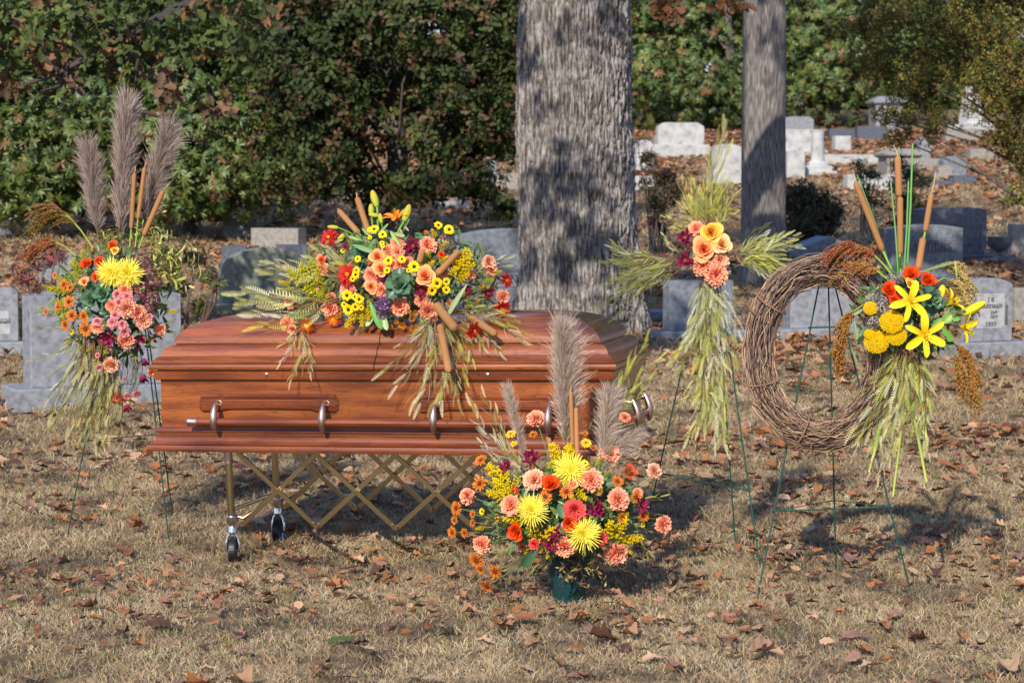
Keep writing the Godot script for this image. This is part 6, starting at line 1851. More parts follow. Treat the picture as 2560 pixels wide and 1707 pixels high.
# ---------------------------------------------------------------- easels, bucket, wreath
func easel(label: String, apex: Vector3, feet: Array, cross: float, upper := 0.0) -> void:
	var c: Vector3 = (feet[0] + feet[1] + feet[2]) / 3.0
	var t := thing("wire_easel", label, "easel", Transform3D(Basis.IDENTITY, c))
	var a := apex - c
	var pts := []
	for k in 3:
		var f: Vector3 = feet[k] - c - Vector3(0, 0.02, 0)
		var s := Shape.new()
		var top := a + (f - a) * 0.0 + Vector3((k - 1) * 0.012 if k < 2 else 0.0, 0, 0)
		s.tube(PackedVector3Array([top, top.lerp(f, 0.5), f]), PackedFloat32Array([0.0034, 0.0034, 0.0034]), 8, Color.WHITE, Color.WHITE)
		put("leg", s.mesh(), M.wire, t)
		pts.push_back([top, f])
	for h in [cross, upper]:
		if h > 0.0:
			var p: Vector3 = pts[0][0].lerp(pts[0][1], h)
			var q: Vector3 = pts[1][0].lerp(pts[1][1], h)
			var e := (q - p).normalized() * 0.012
			var s := Shape.new()
			s.rod(p - e + Vector3(0, 0, 0.006), q + e + Vector3(0, 0, 0.006), 0.0030, 7, Color.WHITE)
			put("crossbar", s.mesh(), M.wire, t)
			if h == cross:
				var r: Vector3 = pts[2][0].lerp(pts[2][1], h + 0.012)
				s = Shape.new()
				s.tube(PackedVector3Array([p, r + Vector3(0, 0, 0.004), q]), PackedFloat32Array([0.0022, 0.0022, 0.0022]), 6, Color.WHITE, Color.WHITE)
				put("stay", s.mesh(), M.wire, t)

func bucket(t: Node3D, b: Bed) -> void:
	var r0 := 0.058
	var r1 := 0.092
	var h := 0.185
	var s := Shape.new()
	var outline := [[0.0, 0.0], [r0 - 0.004, 0.0], [r0, 0.004], [lerpf(r0, r1, 0.84), h * 0.84], [lerpf(r0, r1, 0.84) + 0.004, h * 0.85], [r1 + 0.001, h * 0.97], [r1 + 0.004, h * 0.98], [r1 + 0.004, h], [r1 - 0.001, h], [r1 - 0.004, h - 0.004], [r0, 0.02], [0.0, 0.02]]
	var n := 40
	for k in outline.size() - 1:
		for j in n:
			var q := []
			for e in [[k, j], [k, j + 1], [k + 1, j + 1], [k + 1, j]]:
				var w: float = TAU * e[1] / n
				q.push_back(Vector3(cos(w) * outline[e[0]][0], outline[e[0]][1], -sin(w) * outline[e[0]][0]))
			s.flat_quad(q[0], q[3], q[2], q[1], Color.WHITE)
	put("bucket", s.mesh(), M.bucket, t)
	s = Shape.new()
	s.tube(PackedVector3Array([Vector3(0, 0.03, 0), Vector3(0, h - 0.02, 0), Vector3(0, h + 0.05, 0), Vector3(0, h + 0.09, 0)]), PackedFloat32Array([0.05, 0.078, 0.085, 0.03]), 16, srgb(52, 74, 44), srgb(52, 74, 44))
	put("floral_foam", s.mesh(), M.stalk, t)

func make_wreath(where: Transform3D) -> Node3D:
	rng.seed = 606
	var t := thing("grapevine_wreath", "oval grapevine wreath with yellow lilies, orange roses and cattails on a green wire easel", "wreath", where)
	var ring := Transform3D(Basis(Vector3.UP, -0.16) * Basis(Vector3.RIGHT, -0.10), Vector3(0, 0.395, 0))
	var n1 := FastNoiseLite.new()
	n1.frequency = 0.9
	var tones := [srgb(136, 112, 96), srgb(158, 130, 108), srgb(110, 88, 76), srgb(182, 150, 120), srgb(128, 110, 102), srgb(92, 72, 62), srgb(196, 164, 130)]
	for k in 250:
		var fat := rnd(0.0013, 0.0030) if k < 235 else rnd(0.0032, 0.0046)
		var th0 := rnd(0, TAU)
		var span := rnd(1.6, 5.2)
		var psi := rnd(0, TAU)
		var twist := rnd(-0.5, 0.9)
		var rho := 0.064 * sqrt(rng.randf()) * rnd(0.85, 1.06)
		if k < 60:
			rho = 0.058 * rnd(0.9, 1.12)
		var m := int(span / 0.11) + 2
		var pts := PackedVector3Array()
		var ra := PackedFloat32Array()
		for j in m:
			var th := th0 + span * j / (m - 1)
			var e := n1.get_noise_2d(k * 7.0, th * 2.0) * 0.6
			var rr := rho * (1.0 + 0.13 * n1.get_noise_2d(k * 5.0 + 3.0, th * 3.0))
			var end := minf(j, m - 1 - j)
			if end < 2:
				rr *= 1.0 + 0.10 * (2 - end)
			var c := Vector3(cos(th) * 0.246, sin(th) * 0.330, 0)
			var out := Vector3(cos(th) * 0.330, sin(th) * 0.246, 0).normalized()
			var w := psi + twist * th + e
			pts.push_back(ring * (c + out * cos(w) * rr + Vector3(0, 0, 1) * sin(w) * rr * 0.85))
			ra.push_back(fat * (1.0 - 0.45 * float(j) / m))
		s_vine(t, pts, ra, vary(tones[rng.randi() % tones.size()], 0.15))
	# vines wound across the ring to bind it
	for th in [2.45, 3.45, 4.35]:
		var pts := PackedVector3Array()
		var ra := PackedFloat32Array()
		for j in 30:
			var f := j / 29.0
			var w: float = -0.4 + f * TAU * 1.25
			var tt: float = th + 0.22 * f + 0.05 * sin(w)
			var c := Vector3(cos(tt) * 0.246, sin(tt) * 0.330, 0)
			var out := Vector3(cos(tt) * 0.330, sin(tt) * 0.246, 0).normalized()
			pts.push_back(ring * (c + out * cos(w) * 0.074 + Vector3(0, 0, 1) * sin(w) * 0.064))
			ra.push_back(0.0032)
		s_vine(t, pts, ra, srgb(142, 108, 80))
	# stray tips and curled tendrils
	for k in 26:
		var th := rnd(0.6, 5.6)
		var out := Vector3(cos(th) * 0.330, sin(th) * 0.246, 0).normalized() * (1.0 if k % 3 else -1.0)
		var p := Vector3(cos(th) * 0.246, sin(th) * 0.330, 0) + out * 0.05
		var tang := Vector3(-sin(th), cos(th), 0)
		var pts := PackedVector3Array()
		var ra := PackedFloat32Array()
		for j in 12:
			var f := j / 11.0
			var curl := 0.010 * f
			pts.push_back(ring * (p + tang * 0.09 * f + out * 0.05 * f * f + Vector3(sin(f * 14.0) * curl, cos(f * 14.0) * curl, rnd(0.0, 0.02))))
			ra.push_back(0.0013 * (1.0 - 0.6 * f))
		s_vine(t, pts, ra, srgb(140, 96, 74))
	return t

func s_vine(t: Node3D, pts: PackedVector3Array, ra: PackedFloat32Array, c: Color) -> void:
	var s := Shape.new()
	s.tube(pts, ra, 5, c, vary(c, 0.2))
	put("vine", s.mesh(), M.vine, t)

# ---------------------------------------------------------------- gravestones
func granite(key: String, a: Color, b: Color, spot: Color, rough := 0.8, freq := 0.03) -> void:
	var m := StandardMaterial3D.new()
	var g := noise_tex(256, freq, 5, [0.0, 0.35, 0.55, 0.8, 1.0], [spot.linear_to_srgb(), a.linear_to_srgb(), a.lerp(b, 0.5).linear_to_srgb(), b.linear_to_srgb(), b.lightened(0.1).linear_to_srgb()], hash(key) % 1000)
	m.albedo_texture = g
	m.uv1_triplanar = true
	m.uv1_scale = Vector3(1.5, 1.5, 1.5)
	m.roughness = rough
	M[key] = m

# a stone with a shaped top: outline in x and y, thickness in z, edges eased
func slab(w: float, h: float, thick: float, top: String, rise: float) -> Mesh:
	var o := PackedVector2Array([Vector2(-w * 0.5, 0)])
	var n := 16
	if top == "serp":
		for k in n + 1:
			var f := float(k) / n
			o.push_back(Vector2(lerpf(-w * 0.5, w * 0.5, f), h - rise + rise * pow(sin(PI * f), 0.75)))
	elif top == "round":
		for k in n + 1:
			var w2 := PI - PI * k / n
			o.push_back(Vector2(cos(w2) * w * 0.5, h - w * 0.5 + sin(w2) * w * 0.5))
	elif top == "gable":
		o.push_back(Vector2(-w * 0.5, h - rise)); o.push_back(Vector2(0, h)); o.push_back(Vector2(w * 0.5, h - rise))
	elif top == "ears":
		o.push_back(Vector2(-w * 0.5, h - rise)); o.push_back(Vector2(-w * 0.36, h)); o.push_back(Vector2(w * 0.36, h)); o.push_back(Vector2(w * 0.5, h - rise))
	else:
		o.push_back(Vector2(-w * 0.5, h)); o.push_back(Vector2(w * 0.5, h))
	o.push_back(Vector2(w * 0.5, 0))
	var s := Shape.new()
	var m := o.size()
	var c := Vector2(0, h * 0.45)
	var bev := 0.008
	var layers := [[-thick * 0.5, bev], [-thick * 0.5 + bev, 0.0], [thick * 0.5 - bev, 0.0], [thick * 0.5, bev]]
	for l in 3:
		for k in m:
			var q := []
			for e in [[k, l], [k, l + 1], [(k + 1) % m, l + 1], [(k + 1) % m, l]]:
				var p := o[e[0]]
				p += (c - p).normalized() * layers[e[1]][1]
				q.push_back(Vector3(p.x, maxf(p.y, 0.0), layers[e[1]][0]))
			s.flat_quad(q[0], q[1], q[2], q[3], Color.WHITE)
	for e in [0, 3]:
		var mid := s.vert(Vector3(c.x, c.y, layers[e][0]), Color.WHITE)
		for k in m:
			var a := o[k] + (c - o[k]).normalized() * bev
			var b := o[(k + 1) % m] + (c - o[(k + 1) % m]).normalized() * bev
			var ia := s.vert(Vector3(a.x, maxf(a.y, 0.0), layers[e][0]), Color.WHITE)
			var ib := s.vert(Vector3(b.x, maxf(b.y, 0.0), layers[e][0]), Color.WHITE)
			if e == 0:
				s.tri(mid, ib, ia)
			else:
				s.tri(mid, ia, ib)
	return s.mesh()

func words(t: Node3D, text: String, size: float, where: Vector3, mat: Material) -> void:
	var m := TextMesh.new()
	var f := SystemFont.new()
	f.font_names = PackedStringArray(["Droid Serif"])
	m.font = f
	m.text = text
	m.font_size = 64
	m.pixel_size = size / 46.0
	m.depth = 0.006
	m.curve_step = 4.0
	put("inscription", m, mat, t, Transform3D(Basis.IDENTITY, where))

# a headstone sighted in the photograph: left, right and top of the slab, and the line where its base meets the grass
func headstone(label: String, l: float, r: float, top: float, base: float, style: String, rise: float, mat: String, yaw: float, foot := 0.0, thick := 0.2, far := 0.0, called := "gravestone") -> Node3D:
	var g := land_at((l + r) * 0.5, base) if far == 0.0 else at((l + r) * 0.5, base, far)
	if far > 0.0:
		g.y = land(g.x, g.z)
	var d := (g - EYE).dot(Vector3(0, -sin(PITCH), -cos(PITCH)))
	var k := d / FOCAL
	var w := (r - l) * k / cos(yaw * 0.6)
	var h := (base - top) * k
	if far > 0.0:
		h = at((l + r) * 0.5, top, far).y - g.y
	var t := thing(called, label, "gravestone", Transform3D(Basis(Vector3.UP, yaw), g - Vector3(0, 0.03, 0)), "gravestones on the cemetery lawn")
	var fh := foot * k
	if foot > 0.0:
		var s := Shape.new()
		box(s, Vector3(-w * 0.5 - 0.14, 0, -thick * 0.5 - 0.10), Vector3(w * 0.5 + 0.14, fh + 0.03, thick * 0.5 + 0.10), Color.WHITE, 0.012)
		put("base", s.mesh(), M[mat], t)
	put("slab", slab(w, h - fh, thick, style, rise * k), M[mat], t, Transform3D(Basis.IDENTITY, Vector3(0, fh + 0.03, 0)))
	return t

func make_stones() -> void:
	granite("grey", Color(0.20, 0.21, 0.23), Color(0.28, 0.29, 0.31), Color(0.12, 0.12, 0.13))
	granite("blue", Color(0.15, 0.17, 0.20), Color(0.21, 0.23, 0.26), Color(0.09, 0.10, 0.12))
	granite("dark", Color(0.075, 0.085, 0.11), Color(0.11, 0.12, 0.15), Color(0.04, 0.045, 0.06), 0.5)
	granite("white", Color(0.38, 0.38, 0.365), Color(0.48, 0.48, 0.465), Color(0.24, 0.24, 0.225), 0.8, 0.007)
	granite("moss", Color(0.15, 0.17, 0.13), Color(0.22, 0.24, 0.20), Color(0.07, 0.09, 0.05))
	granite("concrete", Color(0.24, 0.22, 0.19), Color(0.31, 0.285, 0.25), Color(0.14, 0.13, 0.11))
	granite("panel", Color(0.34, 0.35, 0.35), Color(0.42, 0.43, 0.43), Color(0.25, 0.25, 0.26))
	granite("panel_blue", Color(0.24, 0.26, 0.29), Color(0.30, 0.32, 0.35), Color(0.18, 0.19, 0.21))
	M.cut = metal(Color(0.06, 0.06, 0.065), 0.9, 0.0)
	var y := 0.38
	# left foreground
	var t := headstone("grey granite headstone cut off by the picture's left edge, on a low base", -75, 45, 718, 882, "ears", 12, "grey", 0.20, 30, 0.16)
	for e in [[0.31, 0.40, 0.13], [0.20, 0.29, 0.14]]:
		var s := Shape.new()
		box(s, Vector3(-0.08, e[0], 0.080), Vector3(e[2], e[1], 0.083), Color.WHITE, 0.001)
		put("polished_panel", s.mesh(), M.panel, t)
	words(t, "EAUN", 0.035, Vector3(0.07, 0.315, 0.084), M.cut)
	t = headstone("large plain grey granite gravestone on a low base behind the spray", 75, 440, 735, 1002, "flat", 0, "grey", 0.42, 44, 0.30)
	headstone("small pale gravestone top just behind the large plain grey stone", 112, 205, 728, 868, "flat", 0, "grey", 0.42, 0, 0.15)
	headstone("pale leaning gravestone half hidden by the pink nandina shrub", 100, 182, 632, 745, "flat", 0, "grey", 0.3, 12, 0.15)
	# middle, behind the casket
	headstone("mossy grey gravestone with a sloping curved top behind the casket's left end", 552, 780, 618, 775, "serp", 40, "moss", 0.30, 20, 0.25)
	t = headstone("blue-grey gravestone with an arched top between the casket spray and the oak", 1120, 1415, 571, 795, "serp", 26, "blue", 0.30, 40, 0.25)
	if true:
		var s := Shape.new()
		box(s, Vector3(-0.20, 0.36, 0.125), Vector3(0.42, 0.50, 0.135), Color.WHITE, 0.002)
		put("name_panel", s.mesh(), M.panel_blue, t)
		words(t, "SANDERS", 0.085, Vector3(0.11, 0.43, 0.137), M.cut)
	headstone("dark low block of stone behind the mossy gravestone", 555, 616, 614, 652, "flat", 0, "dark", 0.1, 0, 0.5)
	headstone("second dark low block of stone just left of the casket spray", 690, 768, 612, 655, "flat", 0, "dark", 0.1, 0, 0.5)
	headstone("pale concrete coping wall behind the dark stone blocks", 632, 760, 570, 622, "flat", 0, "concrete", -0.35, 0, 0.3)
	headstone("long pale kerb stone high behind the casket's left end", 560, 640, 545, 592, "flat", 0, "grey", 0.2, 0, 0.5)
	headstone("pale ledger slab on the slope left of the oak trunk", 1085, 1170, 498, 520, "flat", 0, "white", 0.1, 0, 0.6)
	headstone("dark headstone low on the slope left of the oak trunk", 1202, 1245, 435, 470, "flat", 0, "dark", 0.1, 0, 0.4)
	headstone("pale cross-topped gravestone in shade left of the oak trunk", 1205, 1240, 392, 440, "gable", 10, "grey", 0.1, 0, 0.3)
	headstone("long low concrete wall beside the oak trunk", 1240, 1330, 432, 474, "flat", 0, "concrete", 0.1, 0, 0.3)
	# far left
	headstone("small white upright marker on the far left slope", 75, 100, 528, 562, "flat", 0, "white", 0.2, 0, 0.3)
	headstone("low blue-grey ledger beside the small white marker, far left", 42, 82, 556, 568, "flat", 0, "blue", 0.2, 0, 0.3)
	headstone("blue-grey block at the left edge of the picture, far slope", -8, 32, 570, 590, "flat", 0, "blue", 0.2, 0, 0.3)
	headstone("white stone in the shade at the left edge, far slope", 8, 42, 522, 550, "ears", 5, "white", 0.2, 0, 0.3)
	# behind the cross and the wreath
	headstone("blue-grey headstone on a base behind the hanging end of the floral cross", 1662, 1828, 700, 850, "flat", 0, "blue", 0.25, 26, 0.2)
	headstone("flat grass marker at the foot of the oak, right side", 1612, 1664, 776, 797, "flat", 0, "blue", 0.25, 0, 0.4)
	headstone("grey headstone seen through the hole of the wreath", 1962, 2140, 722, 838, "flat", 0, "grey", 0.25, 20, 0.2)
	headstone("low dark blue ledger stone right of the second tree trunk", 1985, 2130, 590, 655, "gable", 26, "blue", 0.25, 0, 0.5)
	t = headstone("broad blue-grey gravestone with an arched top behind the cattails of the wreath", 2212, 2405, 561, 706, "serp", 10, "blue", 0.28, 14, 0.22)
	words(t, "SANDERS", 0.10, Vector3(0.02, 0.48, 0.113), M.cut)
	var s2 := Shape.new()
	for yy in [0.41, 0.55]:
		box(s2, Vector3(-0.36, yy, 0.108), Vector3(0.36, yy + 0.006, 0.114), Color.WHITE)
	put("carved_line", s2.mesh(), M.cut, t)
	t = headstone("long dark monument with a raised border, behind the arched stone on the right", 2285, 2462, 519, 652, "ears", 5, "dark", 0.25, 16, 0.3)
	var s3 := Shape.new()
	for e in [[-0.48, 0.42, 0.48, 0.52], [-0.48, 0.10, -0.42, 0.42], [0.42, 0.10, 0.48, 0.42]]:
		box(s3, Vector3(e[0], e[1] + 0.12, 0.149), Vector3(e[2], e[3] + 0.12, 0.160), Color.WHITE, 0.002)
	put("border", s3.mesh(), M.dark, t)
	t = headstone("small grey headstone with a carved panel and sprig, right of the yellow lilies", 2408, 2524, 694, 890, "serp", 16, "grey", 0.30, 38, 0.16)
	var s4 := Shape.new()
	box(s4, Vector3(-0.14, 0.27, 0.079), Vector3(0.12, 0.56, 0.084), Color.WHITE, 0.001)
	put("carved_panel", s4.mesh(), M.panel, t)
	words(t, "J B", 0.034, Vector3(-0.01, 0.51, 0.086), M.cut)
	words(t, "HARTMAN", 0.030, Vector3(-0.01, 0.455, 0.086), M.cut)
	words(t, "JAN", 0.024, Vector3(0.02, 0.405, 0.086), M.cut)
	words(t, "1877", 0.024, Vector3(0.02, 0.365, 0.086), M.cut)
	words(t, "1937", 0.034, Vector3(-0.01, 0.305, 0.086), M.cut)
	var s5 := Shape.new()
	for k in 26:
		var f := k / 25.0
		s5.grain(Vector3(0.142 + 0.010 * sin(k * 1.9), lerpf(0.30, 0.46, f), 0.081), 0.006, Vector3(cos(k * 2.0), sin(k * 2.0), 0) * 0.004, Color.WHITE)
	put("carved_sprig", s5.mesh(), M.cut, t)
	headstone("short weathered stone at the right edge beside the small carved headstone", 2525, 2600, 719, 800, "flat", 0, "concrete", 0.3, 0, 0.15)
	headstone("short pale stone at the right edge behind the stone urn", 2522, 2592, 560, 642, "flat", 0, "concrete", 0.25, 0, 0.15)
	urn(2500, 658, 588)
	# up the hill between and right of the trunks
	var hill := [
		["wide white tablet with a stepped top, between the two trunks", 1642, 1758, 307, 392, "ears", 10, "white", 30],
		["grey stone with a shallow gable before the wide white tablet", 1632, 1704, 328, 392, "gable", 12, "concrete", 0],
		["white stone slab left of the second trunk, half hidden by it", 1782, 1850, 360, 432, "serp", 8, "white", 0],
		["broad white plinth under the white slab left of the second trunk", 1770, 1860, 424, 462, "flat", 0, "white", 0],
		["large white family stone right of the second trunk", 1945, 2052, 324, 385, "flat", 0, "white", 8],
		["grey domed top stone behind the large white family stone", 1960, 2032, 292, 352, "ears", 8, "grey", 0],
		["narrow white stone with a gabled top right of the second trunk", 1963, 2008, 375, 446, "gable", 6, "white", 0],
		["small tapering white stone on the hill left of the cattails", 2084, 2124, 340, 378, "flat", 0, "white", 0],
		["long low white kerb wall across the hill", 2055, 2210, 386, 411, "flat", 0, "white", 0],
		["white box tomb behind the thin saplings", 2112, 2250, 436, 474, "flat", 0, "white", 0],
		["low dark ledger stone on the leafy slope, left one of two", 2322, 2376, 451, 466, "flat", 0, "dark", 0],
		["low dark ledger stone on the leafy slope, right one of two", 2378, 2436, 438, 458, "flat", 0, "dark", 0],
		["small pale stepped stone behind the low dark ledgers", 2340, 2376, 414, 448, "flat", 0, "concrete", 14],
		["blue-grey rounded stone behind the stepped stone", 2352, 2412, 390, 440, "serp", 10, "blue", 0],
		["grey stone shaft on the hill below the tree's lowest leaves", 2296, 2322, 345, 398, "flat", 0, "grey", 0],
		["pale concrete retaining block on the hill, upper right", 2260, 2350, 396, 424, "flat", 0, "concrete", 0],
		["stone slab in shade on the hill at far right", 2420, 2480, 372, 398, "flat", 0, "concrete", 0],
		["pale stone steps of the plot at upper right", 2360, 2450, 322, 352, "flat", 0, "concrete", 0],
		["short white post stone upper right", 2368, 2396, 310, 342, "flat", 0, "white", 0],
		["dark low monument left of the pedestal on the hill", 2140, 2215, 316, 352, "flat", 0, "dark", 0],
		["dark flat tomb left of the wide dark shrub line", 2070, 2145, 322, 346, "flat", 0, "dark", 0],
		["pale stone behind the thin shrub between the trunks", 1588, 1632, 350, 430, "round", 0, "white", 0],
		["white base stone behind the thin shrub between the trunks", 1580, 1640, 440, 476, "flat", 0, "white", 0],
	]
	for e in hill:
		headstone(e[0], e[1], e[2], e[3], e[4], e[5], e[6], e[7], 0.12, e[8], 0.4)
	column(2044, 322, 440)
	pedestal(2246, 372, 452, 100.0, "pale square pedestal with a wide cap behind the cattails", "concrete")
	pedestal(2214, 242, 322, 84.0, "tall white monument with a broad moulded cap, partly behind leaves", "grey")
	obelisk(2428, 205, 330)

func urn(px: float, base: float, top: float) -> void:
	var g := land_at(px, base)
	var d := (g - EYE).dot(Vector3(0, -sin(PITCH), -cos(PITCH)))
	var k := d / FOCAL
	var t := thing("stone_urn", "dark stone bowl urn on a stepped base at the right edge of the lawn", "urn", Transform3D(Basis(Vector3.UP, 0.25), g - Vector3(0, 0.02, 0)))
	var h := (base - top) * k
	var s := Shape.new()
	box(s, Vector3(-0.30, 0, -0.22), Vector3(0.30, h * 0.22, 0.22), Color.WHITE, 0.01)
	box(s, Vector3(-0.16, h * 0.22, -0.14), Vector3(0.16, h * 0.34, 0.14), Color.WHITE, 0.01)
	put("base", s.mesh(), M.dark, t)
	s = Shape.new()
	var pr := [[0.34, 0.09], [0.40, 0.05], [0.46, 0.045], [0.54, 0.10], [0.70, 0.155], [0.84, 0.175], [0.94, 0.175], [0.95, 0.185], [1.0, 0.185]]
	var pts := PackedVector3Array()
	var ra := PackedFloat32Array()
	for e in pr:
		pts.push_back(Vector3(0, e[0] * h, 0))
		ra.push_back(e[1])
	s.tube(pts, ra, 24, Color.WHITE, Color.WHITE)
	put("bowl", s.mesh(), M.dark, t)

func column(px: float, top: float, base: float) -> void:
	var g := land_at(px, base)
	var k := (g - EYE).dot(Vector3(0, -sin(PITCH), -cos(PITCH))) / FOCAL
	var t := thing("column_monument", "white broken-column monument on stepped base right of the second trunk", "monument", Transform3D(Basis.IDENTITY, g - Vector3(0, 0.03, 0)))
	var h := (base - top) * k
	var s := Shape.new()
	for e in [[0.42, 0.0, 0.13], [0.32, 0.13, 0.24], [0.24, 0.24, 0.32]]:
		box(s, Vector3(-e[0], e[1] * h, -e[0]), Vector3(e[0], e[2] * h, e[0]), Color.WHITE, 0.02)
	put("base", s.mesh(), M.white, t)
	s = Shape.new()
	s.tube(PackedVector3Array([Vector3(0, 0.32 * h, 0), Vector3(0, 0.36 * h, 0), Vector3(0, 0.9 * h, 0), Vector3(0, h, 0)]), PackedFloat32Array([0.22, 0.17, 0.15, 0.19]), 18, Color.WHITE, Color.WHITE)
	put("shaft", s.mesh(), M.white, t)

func pedestal(px: float, top: float, base: float, wide: float, label: String, mat: String) -> void:
	var g := land_at(px, base)
	var k := (g - EYE).dot(Vector3(0, -sin(PITCH), -cos(PITCH))) / FOCAL
	var t := thing("pedestal_monument", label, "monument", Transform3D(Basis(Vector3.UP, 0.1), g - Vector3(0, 0.03, 0)))
	var h := (base - top) * k + 0.03
	var w := wide * k * 0.5
	var s := Shape.new()
	box(s, Vector3(-w * 0.8, 0, -w * 0.8), Vector3(w * 0.8, h * 0.72, w * 0.8), Color.WHITE, 0.01)
	put("shaft", s.mesh(), M[mat], t)
	s = Shape.new()
	moulding(s, PackedVector2Array([Vector2(-0.2 * w, h * 0.72), Vector2(-0.08 * w, h * 0.76), Vector2(0, h * 0.80), Vector2(0, h * 0.86), Vector2(-0.5 * w, h)]), -w, w, w)
	s.flat_quad(Vector3(-w * 0.5, h, w * 0.5), Vector3(-w * 0.5, h, -w * 0.5), Vector3(w * 0.5, h, -w * 0.5), Vector3(w * 0.5, h, w * 0.5), Color.WHITE)
	put("cap", s.mesh(), M[mat], t)

func obelisk(px: float, top: float, base: float) -> void:
	var g := land_at(px, base)
	var k := (g - EYE).dot(Vector3(0, -sin(PITCH), -cos(PITCH))) / FOCAL
	var t := thing("obelisk", "tall white obelisk seen through the leaves at upper right", "obelisk", Transform3D(Basis(Vector3.UP, 0.3), g - Vector3(0, 0.05, 0)))
	var h := (base - top) * k
	var s := Shape.new()
	box(s, Vector3(-0.6, 0, -0.6), Vector3(0.6, h * 0.2, 0.6), Color.WHITE, 0.03)
	put("base", s.mesh(), M.white, t)
	s = Shape.new()
	moulding(s, PackedVector2Array([Vector2(0, h * 0.2), Vector2(-0.12, h * 0.9), Vector2(-0.30, h)]), -0.32, 0.32, 0.32)
	put("shaft", s.mesh(), M.white, t)
# ---------------------------------------------------------------- land, grass, fallen leaves
func make_land() -> void:
	var s := Shape.new()
	var zs := PackedFloat32Array()
	var z := 12.0
	while z > -16.0:
		zs.push_back(z); z -= 0.22
	while z > -140.0:
		zs.push_back(z); z -= 0.25 + (-z - 16.0) * 0.05
	zs.push_back(-420.0)
	var n := 80
	var bump := FastNoiseLite.new()
	bump.frequency = 0.7
	for r in zs.size():
		for k in n + 1:
			var f := 2.0 * k / n - 1.0
			var x := f * (9.0 + maxf(0.0, -zs[r] - 6.0) * 1.1) * (0.4 + 0.6 * absf(f))
			var fine := 0.012 * bump.get_noise_2d(x * 2.0, zs[r] * 2.0) if zs[r] > -20.0 else 0.0
			s.vert(Vector3(x, land(x, zs[r]) + fine - 0.006, zs[r]), Color.WHITE, Vector2(x, zs[r]))
	for r in zs.size() - 1:
		for k in n:
			var a := r * (n + 1) + k
			s.quad(a, a + n + 1, a + n + 2, a + 1)
	var m := StandardMaterial3D.new()
	m.albedo_texture = noise_tex(512, 0.02, 5, [0.0, 0.3, 0.5, 0.7, 1.0], [Color(0.25, 0.20, 0.16), Color(0.36, 0.30, 0.23), Color(0.47, 0.40, 0.30), Color(0.56, 0.48, 0.36), Color(0.63, 0.55, 0.42)], 3)
	m.uv1_triplanar = true
	m.uv1_world_triplanar = true
	m.uv1_scale = Vector3(0.55, 0.55, 0.55)
	m.roughness = 1.0
	m.metallic_specular = 0.1
	var o := structure("ground", s.mesh(), m)
	o.set_meta("label", "dry cemetery lawn rising to a hill")

func copies(called: String, m: Mesh, mat: Material, spots: Array, tints: PackedColorArray, parent: Node3D = null) -> MultiMeshInstance3D:
	var mm := MultiMesh.new()
	mm.transform_format = MultiMesh.TRANSFORM_3D
	mm.use_colors = true
	mm.mesh = m
	mm.instance_count = spots.size()
	for k in spots.size():
		mm.set_instance_transform(k, spots[k])
		mm.set_instance_color(k, tints[k])
	var o := MultiMeshInstance3D.new()
	o.multimesh = mm
	o.material_override = mat
	if parent:
		o.name = called
		parent.add_child(o, true)
	else:
		o.name = numbered(called)
		add_child(o)
	o.set_meta("kind", "stuff")
	return o

func grass_tuft(seed_: int, n: int, high: float, spread: float, wide: float) -> Mesh:
	rng.seed = seed_
	var s := Shape.new()
	for k in n:
		var w := rnd(0, TAU)
		var o := Vector3(cos(w), 0, sin(w)) * spread * sqrt(rng.randf())
		var lean := Vector3(rnd(-1, 1), 0, rnd(-1, 1)) * rnd(0.5, 2.2)
		var l := high * rnd(0.5, 1.2)
		var d := (Vector3.UP + lean).normalized()
		var curl := Vector3(rnd(-1, 1), rnd(-0.9, 0.1), rnd(-1, 1)) * 0.45
		var c := vary(Color(0.80, 0.80, 0.80), 0.42)
		s.ribbon(PackedVector3Array([o - Vector3(0, 0.004, 0), o + d * l * 0.55, o + (d + curl * 0.7).normalized() * l]), PackedFloat32Array([wide, wide * 0.85, wide * 0.15]), Vector3(rnd(-1, 1), 0.2, rnd(-1, 1)), c, c)
	return s.mesh()

